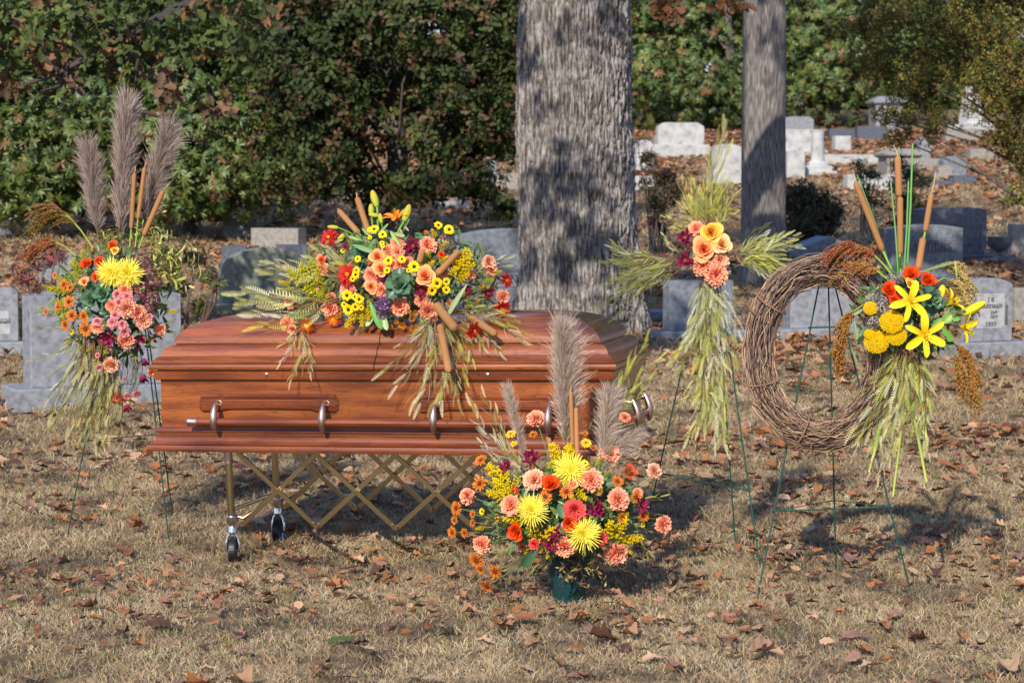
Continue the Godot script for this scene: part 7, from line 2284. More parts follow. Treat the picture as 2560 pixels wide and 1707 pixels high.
func make_grass() -> void:
	var tufts := [grass_tuft(1, 20, 0.030, 0.035, 0.0024), grass_tuft(2, 18, 0.038, 0.04, 0.0021), grass_tuft(3, 16, 0.024, 0.035, 0.0028)]
	rng.seed = 17
	var patch := FastNoiseLite.new()
	patch.frequency = 0.55
	patch.fractal_octaves = 3
	var hue := FastNoiseLite.new()
	hue.seed = 8
	hue.frequency = 1.3
	var mat := dyed(0.9, 0.25, 0.15)
	var zones := [[6.3, 9.0, 760.0, 1.0], [9.0, 12.0, 430.0, 1.15], [12.0, 17.0, 170.0, 1.5], [17.0, 30.0, 42.0, 2.4], [30.0, 62.0, 9.0, 4.2]]
	var spots := [[], [], []]
	var tints := [PackedColorArray(), PackedColorArray(), PackedColorArray()]
	for zo in zones:
		var near: float = zo[0]
		var far: float = zo[1]
		var half_near := near * 0.265 + 0.5
		var half_far := far * 0.265 + 0.5
		var count := int((half_near + half_far) * (far - near) * float(zo[2]))
		for k in count:
			var f := rng.randf()
			var d := sqrt(lerpf(near * near, far * far, f))
			var x := rnd(-1, 1) * (d * 0.265 + 0.5)
			var p := patch.get_noise_2d(x, d)
			if rng.randf() < 0.30 - p * 0.7 and rng.randf() < 0.6:
				continue
			var j := rng.randi() % 3
			var sz: float = zo[3] * rnd(0.75, 1.3)
			spots[j].push_back(Transform3D(Basis(Vector3.UP, rnd(0, TAU)).scaled(Vector3(sz, sz * rnd(0.7, 1.2), sz)), on_land(x, -d)))
			var g := hue.get_noise_2d(x, d) + rnd(-0.35, 0.35)
			var c := Color(0.56, 0.415, 0.25)
			if g > 0.32:
				c = Color(0.66, 0.52, 0.335)
			elif g < -0.42:
				c = Color(0.20, 0.16, 0.12)
			elif g < -0.22:
				c = Color(0.39, 0.285, 0.18)
			if rng.randf() < 0.035:
				c = Color(0.20, 0.23, 0.07)
			tints[j].push_back(vary(c, 0.12))
	for j in 3:
		var o := copies("grass", tufts[j], mat, spots[j], tints[j])
		tag(o, "short dry straw-coloured grass covering the lawn", "grass")

# a lobed oak leaf along +x, 1 m long, curled
func oak_leaf(seed_: int, lobes: float, bend: float, roll: float) -> Mesh:
	rng.seed = seed_
	var s := Shape.new()
	var n := 18
	var ph := rnd(0.0, 0.5)
	for k in n + 1:
		var f := float(k) / n
		var g := clampf((f - 0.10) / 0.90, 0.0, 1.0)
		var body := pow(sin(PI * pow(g * 0.96 + 0.02, 1.15)), 0.8)
		var notch := 0.5 + 0.5 * cos(TAU * (lobes * g + ph))
		var w := 0.33 * body * (1.0 - 0.30 * notch)
		if f < 0.11:
			w = 0.010
		var c := Vector3(f - 0.5, 0.22 * bend * (g - 0.5) * (g - 0.5) + 0.02 * rnd(-1, 1), 0.05 * sin(f * 4.0 + seed_))
		var sweep := 0.05 * (1.0 - notch) * body
		var col := Color.WHITE
		for e in [-1.0, 1.0]:
			var ww := w * rnd(0.85, 1.15)
			var lift := roll * ww * ww * 2.6 + 0.035 * rnd(-1, 1) * body
			s.vert(c + Vector3(sweep, lift, e * ww), col)
			s.vert(c + Vector3(sweep * 0.4, lift * 0.22 + 0.012, e * ww * 0.5), col)
		s.vert(c, col.darkened(0.15))
	for k in n:
		var a := k * 5
		for q in [[0, 1], [1, 4], [4, 3], [3, 2]]:
			s.quad(a + q[0], a + 5 + q[0], a + 5 + q[1], a + q[1])
	return s.mesh()

func make_fallen_leaves() -> void:
	var kinds := []
	for e in [[1, 3.0, 0.5, 0.4], [2, 3.5, -0.9, 0.6], [3, 3.0, 0.9, 1.0], [4, 3.5, -1.2, 0.1], [5, 2.5, -0.6, 0.7], [6, 1.5, 0.6, 1.2], [7, 3.0, 0.2, 0.1], [8, 3.0, 1.3, 1.7]]:
		kinds.push_back(oak_leaf(e[0], e[1], e[2], e[3]))
	rng.seed = 23
	var mats := []
	var words_ := ["tan", "russet", "dark brown", "pale brown", "orange-brown", "pinkish brown"]
	for c in [srgb(156, 118, 86), srgb(142, 94, 60), srgb(92, 62, 46), srgb(180, 148, 116), srgb(160, 106, 66), srgb(144, 108, 90)]:
		var m := dyed(0.62, 0.2, 0.4)
		m.albedo_color = c.linear_to_srgb()
		mats.push_back(m)
	var clump := FastNoiseLite.new()
	clump.seed = 31
	clump.frequency = 0.8
	var how := ["cupped", "twisted", "deeply curled", "arched", "bowed", "narrow", "nearly flat", "rolled-up"]
	# the three hundred nearest are things of their own
	var made := 0
	while made < 299:
		var d := 6.7 + 4.6 * pow(rng.randf(), 0.95)
		var x := rnd(-1, 1) * (d * 0.25 + 0.15)
		if clump.get_noise_2d(x, d) + rnd(-0.45, 0.45) < -0.02:
			continue
		var k := rng.randi() % 8
		var c := rng.randi() % 6
		var l := rnd(0.06, 0.115) * (1.0 if rng.randf() < 0.85 else 1.35)
		var b := Basis(Vector3.UP, rnd(0, TAU)) * Basis(Vector3(1, 0, 0), rnd(-0.25, 0.25)) * Basis(Vector3(0, 0, 1), rnd(-0.16, 0.16))
		var o := put(numbered("fallen_leaf"), kinds[k], mats[c], self, Transform3D(b.scaled_local(Vector3(l, l, l)), on_land(x, -d) + Vector3(0, rnd(0.020, 0.034), 0)))
		var beside := "in the foreground" if d < 7.9 else "beside the truck" if x < -0.3 else "near the green bucket" if x < 0.75 else "under the wreath"
		tag(o, "%s %s oak leaf lying on dry grass %s" % [how[k], words_[c], beside], "leaf", "fallen oak leaves on the lawn")
		made += 1
	var g := dyed(0.45, 0.2, 0.5)
	g.albedo_color = srgb(84, 104, 52).linear_to_srgb()
	var gp := land_at(885, 1612)
	var go := put(numbered("fallen_leaf"), kinds[6], g, self, Transform3D(Basis(Vector3.UP, 0.5).scaled_local(Vector3(0.14, 0.10, 0.17)), gp + Vector3(-0.06, 0.02, 0)))
	tag(go, "broad green leaf lying on dry grass in the foreground", "leaf", "fallen oak leaves on the lawn")
	# the rest, thicker under the trees
	var spots := [[], [], [], []]
	var tints := [PackedColorArray(), PackedColorArray(), PackedColorArray(), PackedColorArray()]
	var tones := [srgb(156, 116, 84), srgb(142, 92, 58), srgb(92, 62, 46), srgb(176, 142, 110), srgb(160, 106, 66), srgb(142, 104, 86)]
	for zo in [[6.4, 9.5, 150.0, 0.5], [9.5, 13.0, 110.0, 0.75], [13.0, 20.0, 75.0, 1.05], [20.0, 34.0, 55.0, 1.3], [34.0, 75.0, 34.0, 2.0]]:
		var near: float = zo[0]
		var far: float = zo[1]
		var count := int((near + far) * 0.27 * (far - near) * float(zo[2]))
		for q in count:
			var d := lerpf(near, far, sqrt(rng.randf()))
			var x := rnd(-1, 1) * (d * 0.265 + 0.4)
			if clump.get_noise_2d(x * 0.6, d * 0.6) + rnd(-0.6, 0.5) < 0.0:
				continue
			var j := rng.randi() % 4
			var l: float = rnd(0.08, 0.14) * zo[3]
			var b := Basis(Vector3.UP, rnd(0, TAU)) * Basis(Vector3(1, 0, 0), rnd(-0.6, 0.6)) * Basis(Vector3(0, 0, 1), rnd(-0.4, 0.4))
			spots[j].push_back(Transform3D(b.scaled_local(Vector3(l, l, l)), on_land(x, -d) + Vector3(0, rnd(0.025, 0.05), 0)))
			tints[j].push_back(vary(tones[rng.randi() % 6], 0.2))
	for j in 4:
		var o := copies("leaf_litter", kinds[j * 2], dyed(0.7, 0.2, 0.3), spots[j], tints[j])
		tag(o, "brown fallen leaves scattered over the lawn farther back", "leaf litter")

# ---------------------------------------------------------------- trees and shrubs
func whorl(seed_: int, n: int, l: float, w: float, rise: float, blunt: float) -> Mesh:
	rng.seed = seed_
	var s := Shape.new()
	for k in n:
		var x := Transform3D(Basis(Vector3.UP, k * 2.39996) * Basis(Vector3(1, 0, 0), rnd(-0.4, 0.4)), Vector3(0, 0.12 * l * k / n, 0))
		var c := vary(Color(0.9, 0.9, 0.9), 0.15)
		s.petal(x, l * rnd(0.75, 1.15), w * rnd(0.85, 1.15), rise + rnd(-0.45, 0.5), rnd(-0.9, 0.1), 0.3, c, c, 3, 2, blunt)
	return s.mesh()

func oak_twig(seed_: int, n: int) -> Mesh:
	# a handful of lobed leaves on a short twig
	var lf := oak_leaf(90 + seed_, 3.0, 0.5, 0.4)
	rng.seed = seed_
	var s := Shape.new()
	var src := lf.surface_get_arrays(0)
	var sv: PackedVector3Array = src[Mesh.ARRAY_VERTEX]
	var si: PackedInt32Array = src[Mesh.ARRAY_INDEX]
	for k in n:
		var l := rnd(0.10, 0.17)
		var x := Transform3D((Basis(Vector3.UP, k * 2.4 + rnd(-0.4, 0.4)) * Basis(Vector3(0, 0, 1), rnd(-1.0, 0.5)) * Basis(Vector3(1, 0, 0), rnd(-0.6, 0.6))).scaled_local(Vector3(l, l, l)), Vector3(rnd(-0.03, 0.03), rnd(-0.04, 0.06), rnd(-0.03, 0.03)))
		x.origin += x.basis.x * 0.5
		var o := s.v.size()
		var c := vary(Color(0.9, 0.9, 0.9), 0.2)
		for p in sv:
			s.vert(x * p, c)
		for q in si:
			s.i.push_back(o + q)
	return s.mesh()

# small leaves along a short hanging twig
func leafy_string(seed_: int, n: int, long: float, l: float, w: float) -> Mesh:
	rng.seed = seed_
	var s := Shape.new()
	var pts := PackedVector3Array()
	for k in 6:
		var f := k / 5.0
		pts.push_back(Vector3(long * 0.35 * f, long * (0.15 * f - 0.75 * f * f), 0.05 * sin(f * 5.0)))
	s.tube(pts, PackedFloat32Array([0.005, 0.005, 0.004, 0.003, 0.003, 0.002]), 4, Color(0.35, 0.3, 0.25), Color(0.35, 0.3, 0.25), false)
	for k in n:
		var g := (k + 0.5) / n * 4.99
		var o := pts[int(g)].lerp(pts[int(g) + 1], g - int(g))
		var c := vary(Color(0.9, 0.9, 0.9), 0.25)
		s.petal(Transform3D(Basis(Vector3.UP, k * 2.4 + rnd(-0.4, 0.4)) * Basis(Vector3(1, 0, 0), rnd(-0.7, 0.7)), o), l * rnd(0.7, 1.2), w * rnd(0.8, 1.2), rnd(-0.7, 0.4), rnd(-0.7, 0.1), 0.25, c, c, 3, 2, 2.4)
	return s.mesh()

# leaves on the outer shells of a crown's lobes
func crown(parent: Node3D, m: Mesh, mat: Material, lobes: Array, density: float, tones: Array, size: Vector2, seed_: int, inner := 0.55) -> void:
	rng.seed = seed_
	var gap := FastNoiseLite.new()
	gap.seed = seed_
	gap.frequency = 0.95
	gap.fractal_octaves = 2
	var hole := FastNoiseLite.new()
	hole.seed = seed_ + 5
	hole.frequency = 0.32
	var spots := []
	var tints := PackedColorArray()
	for e in lobes:
		var c: Vector3 = e[0]
		var r: Vector3 = e[1]
		var n := int(density * (r.x * r.y + r.y * r.z + r.x * r.z) * 4.19)
		var lobe_tone := rnd(0.8, 1.2)
		for k in n:
			var d := Vector3(rng.randfn(), rng.randfn(), rng.randfn()).normalized()
			var f := lerpf(inner, 1.08, pow(rng.randf(), 0.6))
			var p := c + d * r * f
			if (f > 0.70 and gap.get_noise_3dv(p * (1.15 / size.y)) < 0.04) or (f > 0.66 and hole.get_noise_3dv(p * (1.15 / size.y)) < -0.08):
				continue                                               # clumps with gaps between them
			var up := (d + Vector3(0, 0.35, 0) + Vector3(rnd(-0.7, 0.7), rnd(-0.7, 0.7), rnd(-0.7, 0.7))).normalized()
			spots.push_back(Transform3D(facing(up, rnd(0, TAU)).scaled_local(Vector3.ONE * rnd(size.x, size.y)), p))
			tints.push_back(vary(tones[rng.randi() % tones.size()], 0.2) * lobe_tone)
	var o := copies("crown", m, mat, spots, tints, parent)
	o.set_meta("label", "mass of leaves")

func limb(s: Shape, pts: PackedVector3Array, r0: float, r1: float, col: Color, sides := 8) -> void:
	var ra := PackedFloat32Array()
	for k in pts.size():
		ra.push_back(lerpf(r0, r1, float(k) / (pts.size() - 1)))
	s.tube(pts, ra, sides, col, col)

func bark_trunk(foot: Vector3, top: Vector3, r0: float, r1: float, flare: float, around: int, rows: int, plate: float, deep: float, seed_: int) -> Mesh:
	var cell := FastNoiseLite.new()
	cell.seed = seed_
	cell.noise_type = FastNoiseLite.TYPE_CELLULAR
	cell.cellular_return_type = FastNoiseLite.RETURN_DISTANCE2_SUB
	cell.cellular_jitter = 1.0
	cell.frequency = 1.0
	var warp := FastNoiseLite.new()
	warp.seed = seed_ + 1
	warp.frequency = 1.6
	warp.fractal_octaves = 3
	var s := Shape.new()
	var h := top.y - foot.y
	for r in rows + 1:
		var f := pow(float(r) / rows, 1.0)
		var y := h * f
		var c := foot.lerp(top, f)
		var rad := lerpf(r0, r1, f) * (1.0 + flare * exp(-y / 0.35))
		for k in around + 1:
			var w := TAU * (k % around) / around
			var d := Vector3(cos(w), 0, sin(w))
			var lump := warp.get_noise_3d(d.x * 0.6, y * 0.4, d.z * 0.6) * 0.07 * rad
			var root := 0.16 * rad * exp(-y / 0.3) * sin(w * 5.0 + 1.0)
			var p := d * rad
			var bend := warp.get_noise_3d(p.x * 2.0, y * 0.8, p.z * 2.0) * 0.6
			var g := cell.get_noise_3d(p.x / plate + bend, y / plate * 0.17, p.z / plate + bend)
			var rough := deep * (clampf((g + 1.0) * 3.0, 0.0, 1.0) - 0.8) + deep * 0.30 * warp.get_noise_3d(p.x * 14.0, y * 9.0, p.z * 14.0)
			s.vert(c + d * (rad + lump + root + rough), Color.WHITE, Vector2(float(k) / around, f))
	for r in rows:
		for k in around:
			var a := r * (around + 1) + k
			s.quad(a, a + around + 1, a + around + 2, a + 1)
	return s.mesh()

func bark_material(a: Color, b: Color, c: Color, seed_: int) -> StandardMaterial3D:
	var m := StandardMaterial3D.new()
	m.albedo_texture = noise_tex(512, 0.018, 4, [0.0, 0.36, 0.45, 0.66, 1.0], [c.linear_to_srgb(), c.linear_to_srgb(), a.linear_to_srgb(), b.linear_to_srgb(), b.lightened(0.15).linear_to_srgb()], seed_)
	m.uv1_triplanar = true
	m.uv1_scale = Vector3(3.2, 0.5, 3.2)
	m.roughness = 0.95
	m.metallic_specular = 0.2
	return m

func px_lobes(list: Array) -> Array:
	# [px, py, metres away, radius across, radius up]
	var out := []
	for e in list:
		out.push_back([at(e[0], e[1], e[2]), Vector3(e[3], e[4], e[3])])
	return out

func make_trees() -> void:
	var gloss := dyed(0.42, 0.22, 0.45)
	var dull := dyed(0.6, 0.35, 0.35)
	var mag := whorl(5, 10, 0.21, 0.080, -0.25, 2.4)
	var small := whorl(6, 11, 0.075, 0.034, 0.2, 2.2)
	var oakm := oak_twig(7, 7)
	var hanging := leafy_string(9, 16, 0.42, 0.060, 0.026)
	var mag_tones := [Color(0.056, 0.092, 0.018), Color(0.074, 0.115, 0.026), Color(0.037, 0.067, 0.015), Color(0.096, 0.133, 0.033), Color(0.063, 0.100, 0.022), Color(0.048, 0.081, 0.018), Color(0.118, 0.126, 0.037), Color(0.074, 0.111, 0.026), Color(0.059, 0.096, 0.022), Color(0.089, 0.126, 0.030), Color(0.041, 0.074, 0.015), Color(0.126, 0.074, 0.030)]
	var bright_tones := []  # brighter, yellower copy of the magnolia leaf tones
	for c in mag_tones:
		bright_tones.push_back(Color(c.r * 1.38, c.g * 1.30, c.b * 1.1))
	var oak_tones := [Color(0.044, 0.067, 0.016), Color(0.059, 0.081, 0.021), Color(0.033, 0.048, 0.013), Color(0.074, 0.089, 0.022), Color(0.041, 0.063, 0.015), Color(0.056, 0.074, 0.018), Color(0.052, 0.070, 0.018), Color(0.037, 0.052, 0.015), Color(0.089, 0.056, 0.022), Color(0.126, 0.074, 0.037)]
	var gold_tones := [Color(0.17, 0.18, 0.035), Color(0.22, 0.19, 0.04), Color(0.12, 0.14, 0.03), Color(0.26, 0.18, 0.04), Color(0.18, 0.12, 0.03), Color(0.10, 0.12, 0.03), Color(0.30, 0.26, 0.06)]
	var grey_bark := bark_material(Color(0.19, 0.172, 0.158), Color(0.33, 0.31, 0.29), Color(0.085, 0.07, 0.06), 41)
	var dark_bark := bark_material(Color(0.11, 0.09, 0.075), Color(0.17, 0.15, 0.13), Color(0.06, 0.05, 0.04), 42)
	# the great oak behind the casket
	var g := land_at(1445, 828)
	var t := thing("oak_tree", "massive oak trunk with grey furrowed bark rising behind the casket", "tree", Transform3D(Basis.IDENTITY, g))
	var topc := at(1430, -60, -g.z * 1.0) - g
	topc.z = 0.0
	put("trunk", bark_trunk(Vector3(0.0, -0.08, 0), Vector3(topc.x, 4.6, 0), 0.575, 0.50, 0.22, 680, 360, 0.040, 0.045, 71), grey_bark, t)
	var s := Shape.new()
	rng.seed = 55
	var fork := Vector3(topc.x, 4.5, 0)
	limb(s, PackedVector3Array([fork - Vector3(0, 0.3, 0), fork + Vector3(0.1, 3, 0), fork + Vector3(0.3, 7, 0.2)]), 0.49, 0.2, Color(0.2, 0.18, 0.16), 14)
	var limbs := [[Vector3(-2.2, 1.2, 2.0), Vector3(-4.6, 1.1, 3.2), Vector3(-6.0, 0.2, 3.0)], [Vector3(1.8, 1.4, 2.0), Vector3(3.6, 2.0, 3.8), Vector3(5.0, 2.2, 5.0)], [Vector3(-0.8, 1.6, 2.6), Vector3(-1.2, 2.6, 5.0), Vector3(-1.8, 3.0, 7.0)], [Vector3(2.4, 1.2, -1.6), Vector3(4.8, 1.8, -3.0), Vector3(6.6, 2.4, -4.0)], [Vector3(-2.4, 1.8, -1.8), Vector3(-4.8, 2.6, -3.2), Vector3(-6.6, 3.2, -4.0)]]
	for e in limbs:
		limb(s, PackedVector3Array([fork - Vector3(0, 0.2, 0), fork + e[0], fork + e[1], fork + e[2]]), 0.24, 0.05, Color(0.2, 0.18, 0.16), 9)
	put("limbs", s.mesh(), M.vine, t)
	var lobes := []
	for e in [[-4.8, 1.4, 3.4, 1.6], [-3.0, 2.0, 4.6, 1.7], [-1.4, 2.8, 5.8, 1.7], [0.6, 2.4, 4.6, 1.6], [3.2, 2.0, 4.2, 1.7], [5.0, 2.4, 5.4, 1.6], [-2.2, 3.8, 2.4, 2.0], [1.6, 4.0, 2.2, 2.0], [4.6, 3.4, 0.0, 2.0], [-5.4, 3.2, 0.0, 2.0], [-4.6, 3.0, -3.2, 2.0], [0.0, 3.4, -3.6, 2.0], [4.8, 2.8, -3.4, 2.0], [0.0, 6.4, 0.6, 2.6], [-6.4, 1.6, 2.6, 1.2], [-2.2, 1.2, 7.4, 1.0], [-3.4, 1.7, 8.6, 0.9], [-1.4, 0.7, 8.8, 0.8], [-2.9, 2.3, 6.4, 1.0], [-0.6, 1.3, 7.2, 0.8], [-2.0, 0.9, 9.8, 0.7], [2.0, 2.0, -2.0, 1.5], [-2.0, 2.2, -2.4, 1.6]]:
		lobes.push_back([fork + Vector3(e[0], e[1], e[2]), Vector3(e[3], e[3] * 0.62, e[3])])
	crown(t, oakm, dull, lobes, 7.0, oak_tones, Vector2(0.9, 1.5), 56, 0.2)
	# its low limb that hangs into the picture at upper left
	s = Shape.new()
	var bough := [[620, -60, 18.6], [430, 30, 18.2], [360, 68, 18.0], [290, 105, 17.9], [215, 145, 17.8], [150, 180, 17.8], [60, 212, 17.9]]
	var pts := PackedVector3Array([fork + limbs[0][1]])
	for e in bough:
		pts.push_back(at(e[0], e[1], e[2]) - g)
	limb(s, pts, 0.075, 0.016, Color(0.06, 0.05, 0.045), 7)
	for e in [[[370, 62, 18.0], [352, 110, 18.0], [340, 170, 17.9], [338, 280, 17.9]], [[430, 25, 18.1], [500, 60, 18.1], [560, 110, 18.2]], [[300, 100, 17.9], [250, 40, 17.9], [190, -20, 18.0]], [[215, 145, 17.8], [180, 100, 17.8], [170, 0, 17.8]], [[150, 180, 17.8], [90, 130, 17.7], [0, 110, 17.7]], [[170, 170, 17.8], [150, 215, 17.8], [100, 228, 17.7]], [[230, 135, 17.8], [170, 150, 17.8], [165, 190, 17.7]], [[340, 275, 17.9], [390, 290, 17.9], [430, 300, 18.0]], [[480, 10, 18.1], [490, 60, 18.1], [492, 110, 18.1]], [[330, 60, 17.9], [280, 60, 17.8], [240, 70, 17.8]]]:
		var q := PackedVector3Array()
		for w in e:
			q.push_back(at(w[0], w[1], w[2]) - g)
		limb(s, q, 0.024, 0.008, Color(0.06, 0.05, 0.045), 6)
	put("low_bough", s.mesh(), M.vine, t)
	var near := []
	var ntint := PackedColorArray()
	rng.seed = 58
	for e in [[60, 40, 90], [120, 90, 60], [30, 130, 50], [110, 150, 50], [30, 210, 40], [200, 20, 60], [260, 20, 60], [230, 110, 40], [330, 110, 40], [450, 60, 50], [520, 40, 60], [580, 30, 60], [560, 100, 45], [500, 120, 40], [430, 95, 35], [640, 20, 50], [395, 190, 22], [420, 240, 26], [540, 285, 30], [280, 150, 40], [170, 200, 30], [360, 20, 50], [-40, 80, 60]]:
		for k in int(e[2] * 0.22):
			var p := at(e[0] + rng.randfn() * e[2] * 0.6, e[1] + rng.randfn() * e[2] * 0.5, 17.9 + rnd(-0.5, 0.6)) - g
			near.push_back(Transform3D(facing(Vector3(rnd(-1, 1), rnd(-0.3, 1), rnd(-0.4, 1)).normalized(), rnd(0, TAU)).scaled_local(Vector3.ONE * rnd(0.75, 1.15)), p))
			ntint.push_back(vary(([Color(0.075, 0.105, 0.028), Color(0.09, 0.13, 0.03), Color(0.055, 0.08, 0.025), Color(0.22, 0.11, 0.05)] if e[1] < 180 else [Color(0.12, 0.075, 0.045), Color(0.15, 0.09, 0.05), Color(0.20, 0.12, 0.065)])[rng.randi() % (4 if e[1] < 180 else 3)], 0.2))
	for e in [[1640, 10, 20], [1680, 30, 16], [1840, 12, 14]]:
		for k in 4:
			near.push_back(Transform3D(facing(Vector3(rnd(-1, 1), rnd(-1, 1), rnd(0, 1)).normalized()), at(e[0] + rng.randfn() * e[2], e[1] + rng.randfn() * 8.0, 19.0) - g))
			ntint.push_back(Color(0.16, 0.07, 0.035))
	copies("bough_leaves", oakm, dull, near, ntint, t)
	# the second trunk
	var g2 := land_at(1906, 712)
	t = thing("tall_tree", "slimmer straight grey trunk standing right of the oak, behind the floral cross", "tree", Transform3D(Basis.IDENTITY, g2))
	put("trunk", bark_trunk(Vector3(0, -0.08, 0), Vector3(0.01, 5.4, 0), 0.275, 0.245, 0.12, 200, 180, 0.040, 0.009, 72), bark_material(Color(0.17, 0.15, 0.14), Color(0.24, 0.22, 0.205), Color(0.12, 0.105, 0.098), 43), t)
	s = Shape.new()
	limb(s, PackedVector3Array([Vector3(0, 5.2, 0), Vector3(0.2, 8, 0.1), Vector3(0.1, 11, 0)]), 0.24, 0.1, Color(0.17, 0.15, 0.14), 12)
	put("limbs", s.mesh(), M.vine, t)
	lobes = []
	for e in [[0.0, 8.0, 1.0, 2.2], [-2.2, 7.4, 1.6, 1.8], [2.4, 7.6, 0.6, 1.9], [0.4, 10.4, 0.0, 2.4], [1.4, 6.8, 2.4, 1.4], [-1.0, 7.2, -2.0, 1.8]]:
		lobes.push_back([Vector3(e[0], e[1], e[2]), Vector3(e[3], e[3] * 0.8, e[3])])
	crown(t, oakm, dull, lobes, 5.0, oak_tones, Vector2(0.9, 1.5), 57, 0.2)
	# magnolia on the left
	background_tree("magnolia_tree", "broad glossy evergreen magnolia filling the upper left, branches down to the ground", Vector2(478, 606), 0.16, mag, gloss, px_lobes([[40, 120, 36, 1.5, 1.3], [200, 60, 37, 1.6, 1.4], [380, 100, 36, 1.6, 1.4], [560, 130, 36.5, 1.5, 1.4], [120, 260, 35.5, 1.4, 1.2], [300, 250, 35, 1.5, 1.3], [480, 270, 35, 1.5, 1.3], [640, 260, 36, 1.3, 1.2], [30, 400, 35.5, 1.3, 1.1], [190, 390, 35, 1.4, 1.0], [350, 420, 34.5, 1.3, 0.95], [520, 400, 34.5, 1.4, 1.0], [660, 400, 35, 1.3, 1.0], [100, 480, 35.5, 1.2, 0.45], [420, 500, 34.6, 1.1, 0.4], [250, 500, 35, 1.1, 0.35], [-120, 300, 36, 1.6, 1.6], [-100, 80, 37, 1.6, 1.5], [260, -120, 38, 2.0, 1.4], [560, -60, 38, 1.8, 1.3], [20, -80, 38, 1.8, 1.2]]), 54.0, bright_tones, Vector2(0.46, 0.82), 61, dark_bark, 0.55, 36.2)
	# dark oak in the middle
	background_tree("shade_oak", "dark reddish-green oak with a straight trunk behind the casket spray", Vector2(985, 640), 0.23, oakm, dull, px_lobes([[760, 120, 34, 1.3, 1.1], [900, 40, 34, 1.4, 1.1], [1060, 60, 33.5, 1.4, 1.1], [1220, 60, 34, 1.4, 1.2], [820, 260, 33.5, 1.2, 1.0], [1000, 215, 35.2, 1.2, 0.9], [1150, 220, 33.5, 1.2, 1.0], [1280, 230, 34, 1.1, 1.1], [780, 390, 33.5, 1.1, 0.8], [1100, 350, 34.5, 1.1, 0.75], [900, 460, 34.6, 1.0, 0.55], [1080, 455, 33.6, 1.0, 0.45], [880, 330, 34.6, 1.0, 0.8], [1250, 340, 35, 0.9, 0.6], [700, -80, 35, 1.5, 1.2], [980, -120, 35, 1.6, 1.1], [1250, -90, 35, 1.5, 1.1], [1255, 520, 33.4, 0.45, 0.25], [1190, 450, 33.6, 0.5, 0.35]]), 34.0, oak_tones, Vector2(0.75, 1.2), 62, dark_bark, 0.25, 35.4)
	# evergreens beyond the hill stones
	background_tree("magnolia_tree", "glossy green magnolia on the hill between the two trunks", Vector2(1822, 400), 0.26, mag, gloss, px_lobes([[1560, 60, 78, 3.0, 2.4], [1700, 110, 77, 3.0, 2.4], [1600, 210, 75, 2.6, 1.9], [1720, 240, 75, 2.5, 1.8], [1820, 160, 77, 2.8, 2.4], [1560, 260, 74, 2.2, 1.3], [1660, 20, 79, 3.2, 2.4], [1800, 20, 79, 3.2, 2.6], [1580, -80, 80, 3.4, 2.4], [1760, -90, 80, 3.4, 2.4]]), 17.0, bright_tones, Vector2(0.75, 1.25), 63, dark_bark, 0.55, 77.0)
	background_tree("magnolia_tree", "glossy green magnolia on the hill right of the second trunk", Vector2(2080, 345), 0.26, mag, gloss, px_lobes([[1990, 60, 80, 3.0, 2.6], [2080, 130, 78, 2.6, 2.2], [2000, 190, 78, 2.2, 1.8], [2110, 210, 78, 2.4, 1.5], [2180, 90, 80, 3.0, 2.6], [2060, -40, 82, 3.4, 2.6], [2180, 200, 79, 2.0, 1.4], [1960, 130, 82, 2.4, 2.4]]), 17.0, bright_tones, Vector2(0.75, 1.25), 64, dark_bark, 0.55, 80.0)
	# autumn tree hanging in from the right
	background_tree("autumn_tree", "olive and gold leaved tree hanging down over the upper right corner", Vector2(2680, 720), 0.22, hanging, dull, px_lobes([[2240, 40, 26, 0.75, 0.6], [2380, 60, 25.5, 0.8, 0.65], [2520, 80, 25, 0.8, 0.7], [2200, 150, 26, 0.6, 0.5], [2320, 180, 25.6, 0.7, 0.55], [2460, 200, 25.2, 0.6, 0.5], [2560, 250, 25, 0.7, 0.7], [2260, 280, 26, 0.5, 0.42], [2350, 300, 25.8, 0.45, 0.34], [2210, 290, 26, 0.28, 0.2], [2570, 400, 25, 0.5, 0.6], [2520, 330, 25.2, 0.35, 0.4], [2240, 345, 26, 0.24, 0.14], [2330, 345, 25.8, 0.22, 0.14], [2540, 480, 25, 0.3, 0.28], [2620, 150, 24.5, 0.9, 0.9], [2460, -60, 26, 1.0, 0.7], [2280, -60, 26.5, 1.0, 0.7], [2160, 70, 26.5, 0.5, 0.4]]), 46.0, gold_tones, Vector2(0.6, 1.1), 65, dark_bark, 0.15)
	# unseen tall oak added at left: its bough shades the casket's right end
	var gl := on_land(-14.5, 8.6)
	var yo := thing("oak_tree", "tall oak added out of view, behind and left of the camera, to shade the casket end", "tree", Transform3D(Basis.IDENTITY, gl))
	s = Shape.new()
	limb(s, PackedVector3Array([Vector3(0, -0.05, 0), Vector3(0.1, 4, 0), Vector3(0.0, 8, -0.1), Vector3(0.2, 12.5, 0)]), 0.26, 0.07, Color(0.2, 0.18, 0.16), 12)
	put("trunk", s.mesh(), dark_bark, yo)
	var shade := [[Vector3(-4.71, 11.64, 7.21), Vector3(0.26, 0.28, 0.44)], [Vector3(-4.60, 11.70, 6.95), Vector3(0.2, 0.22, 0.32)], [Vector3(-14.1, 10.6, 8.4), Vector3(1.3, 1.0, 1.3)], [Vector3(-15.3, 12.0, 8.0), Vector3(1.4, 1.2, 1.4)], [Vector3(-13.9, 12.8, 9.2), Vector3(1.4, 1.1, 1.4)], [Vector3(-15.7, 10.2, 9.6), Vector3(1.3, 1.0, 1.3)], [Vector3(-14.7, 14.0, 8.6), Vector3(1.3, 1.1, 1.3)]]
	s = Shape.new()
	var own := []
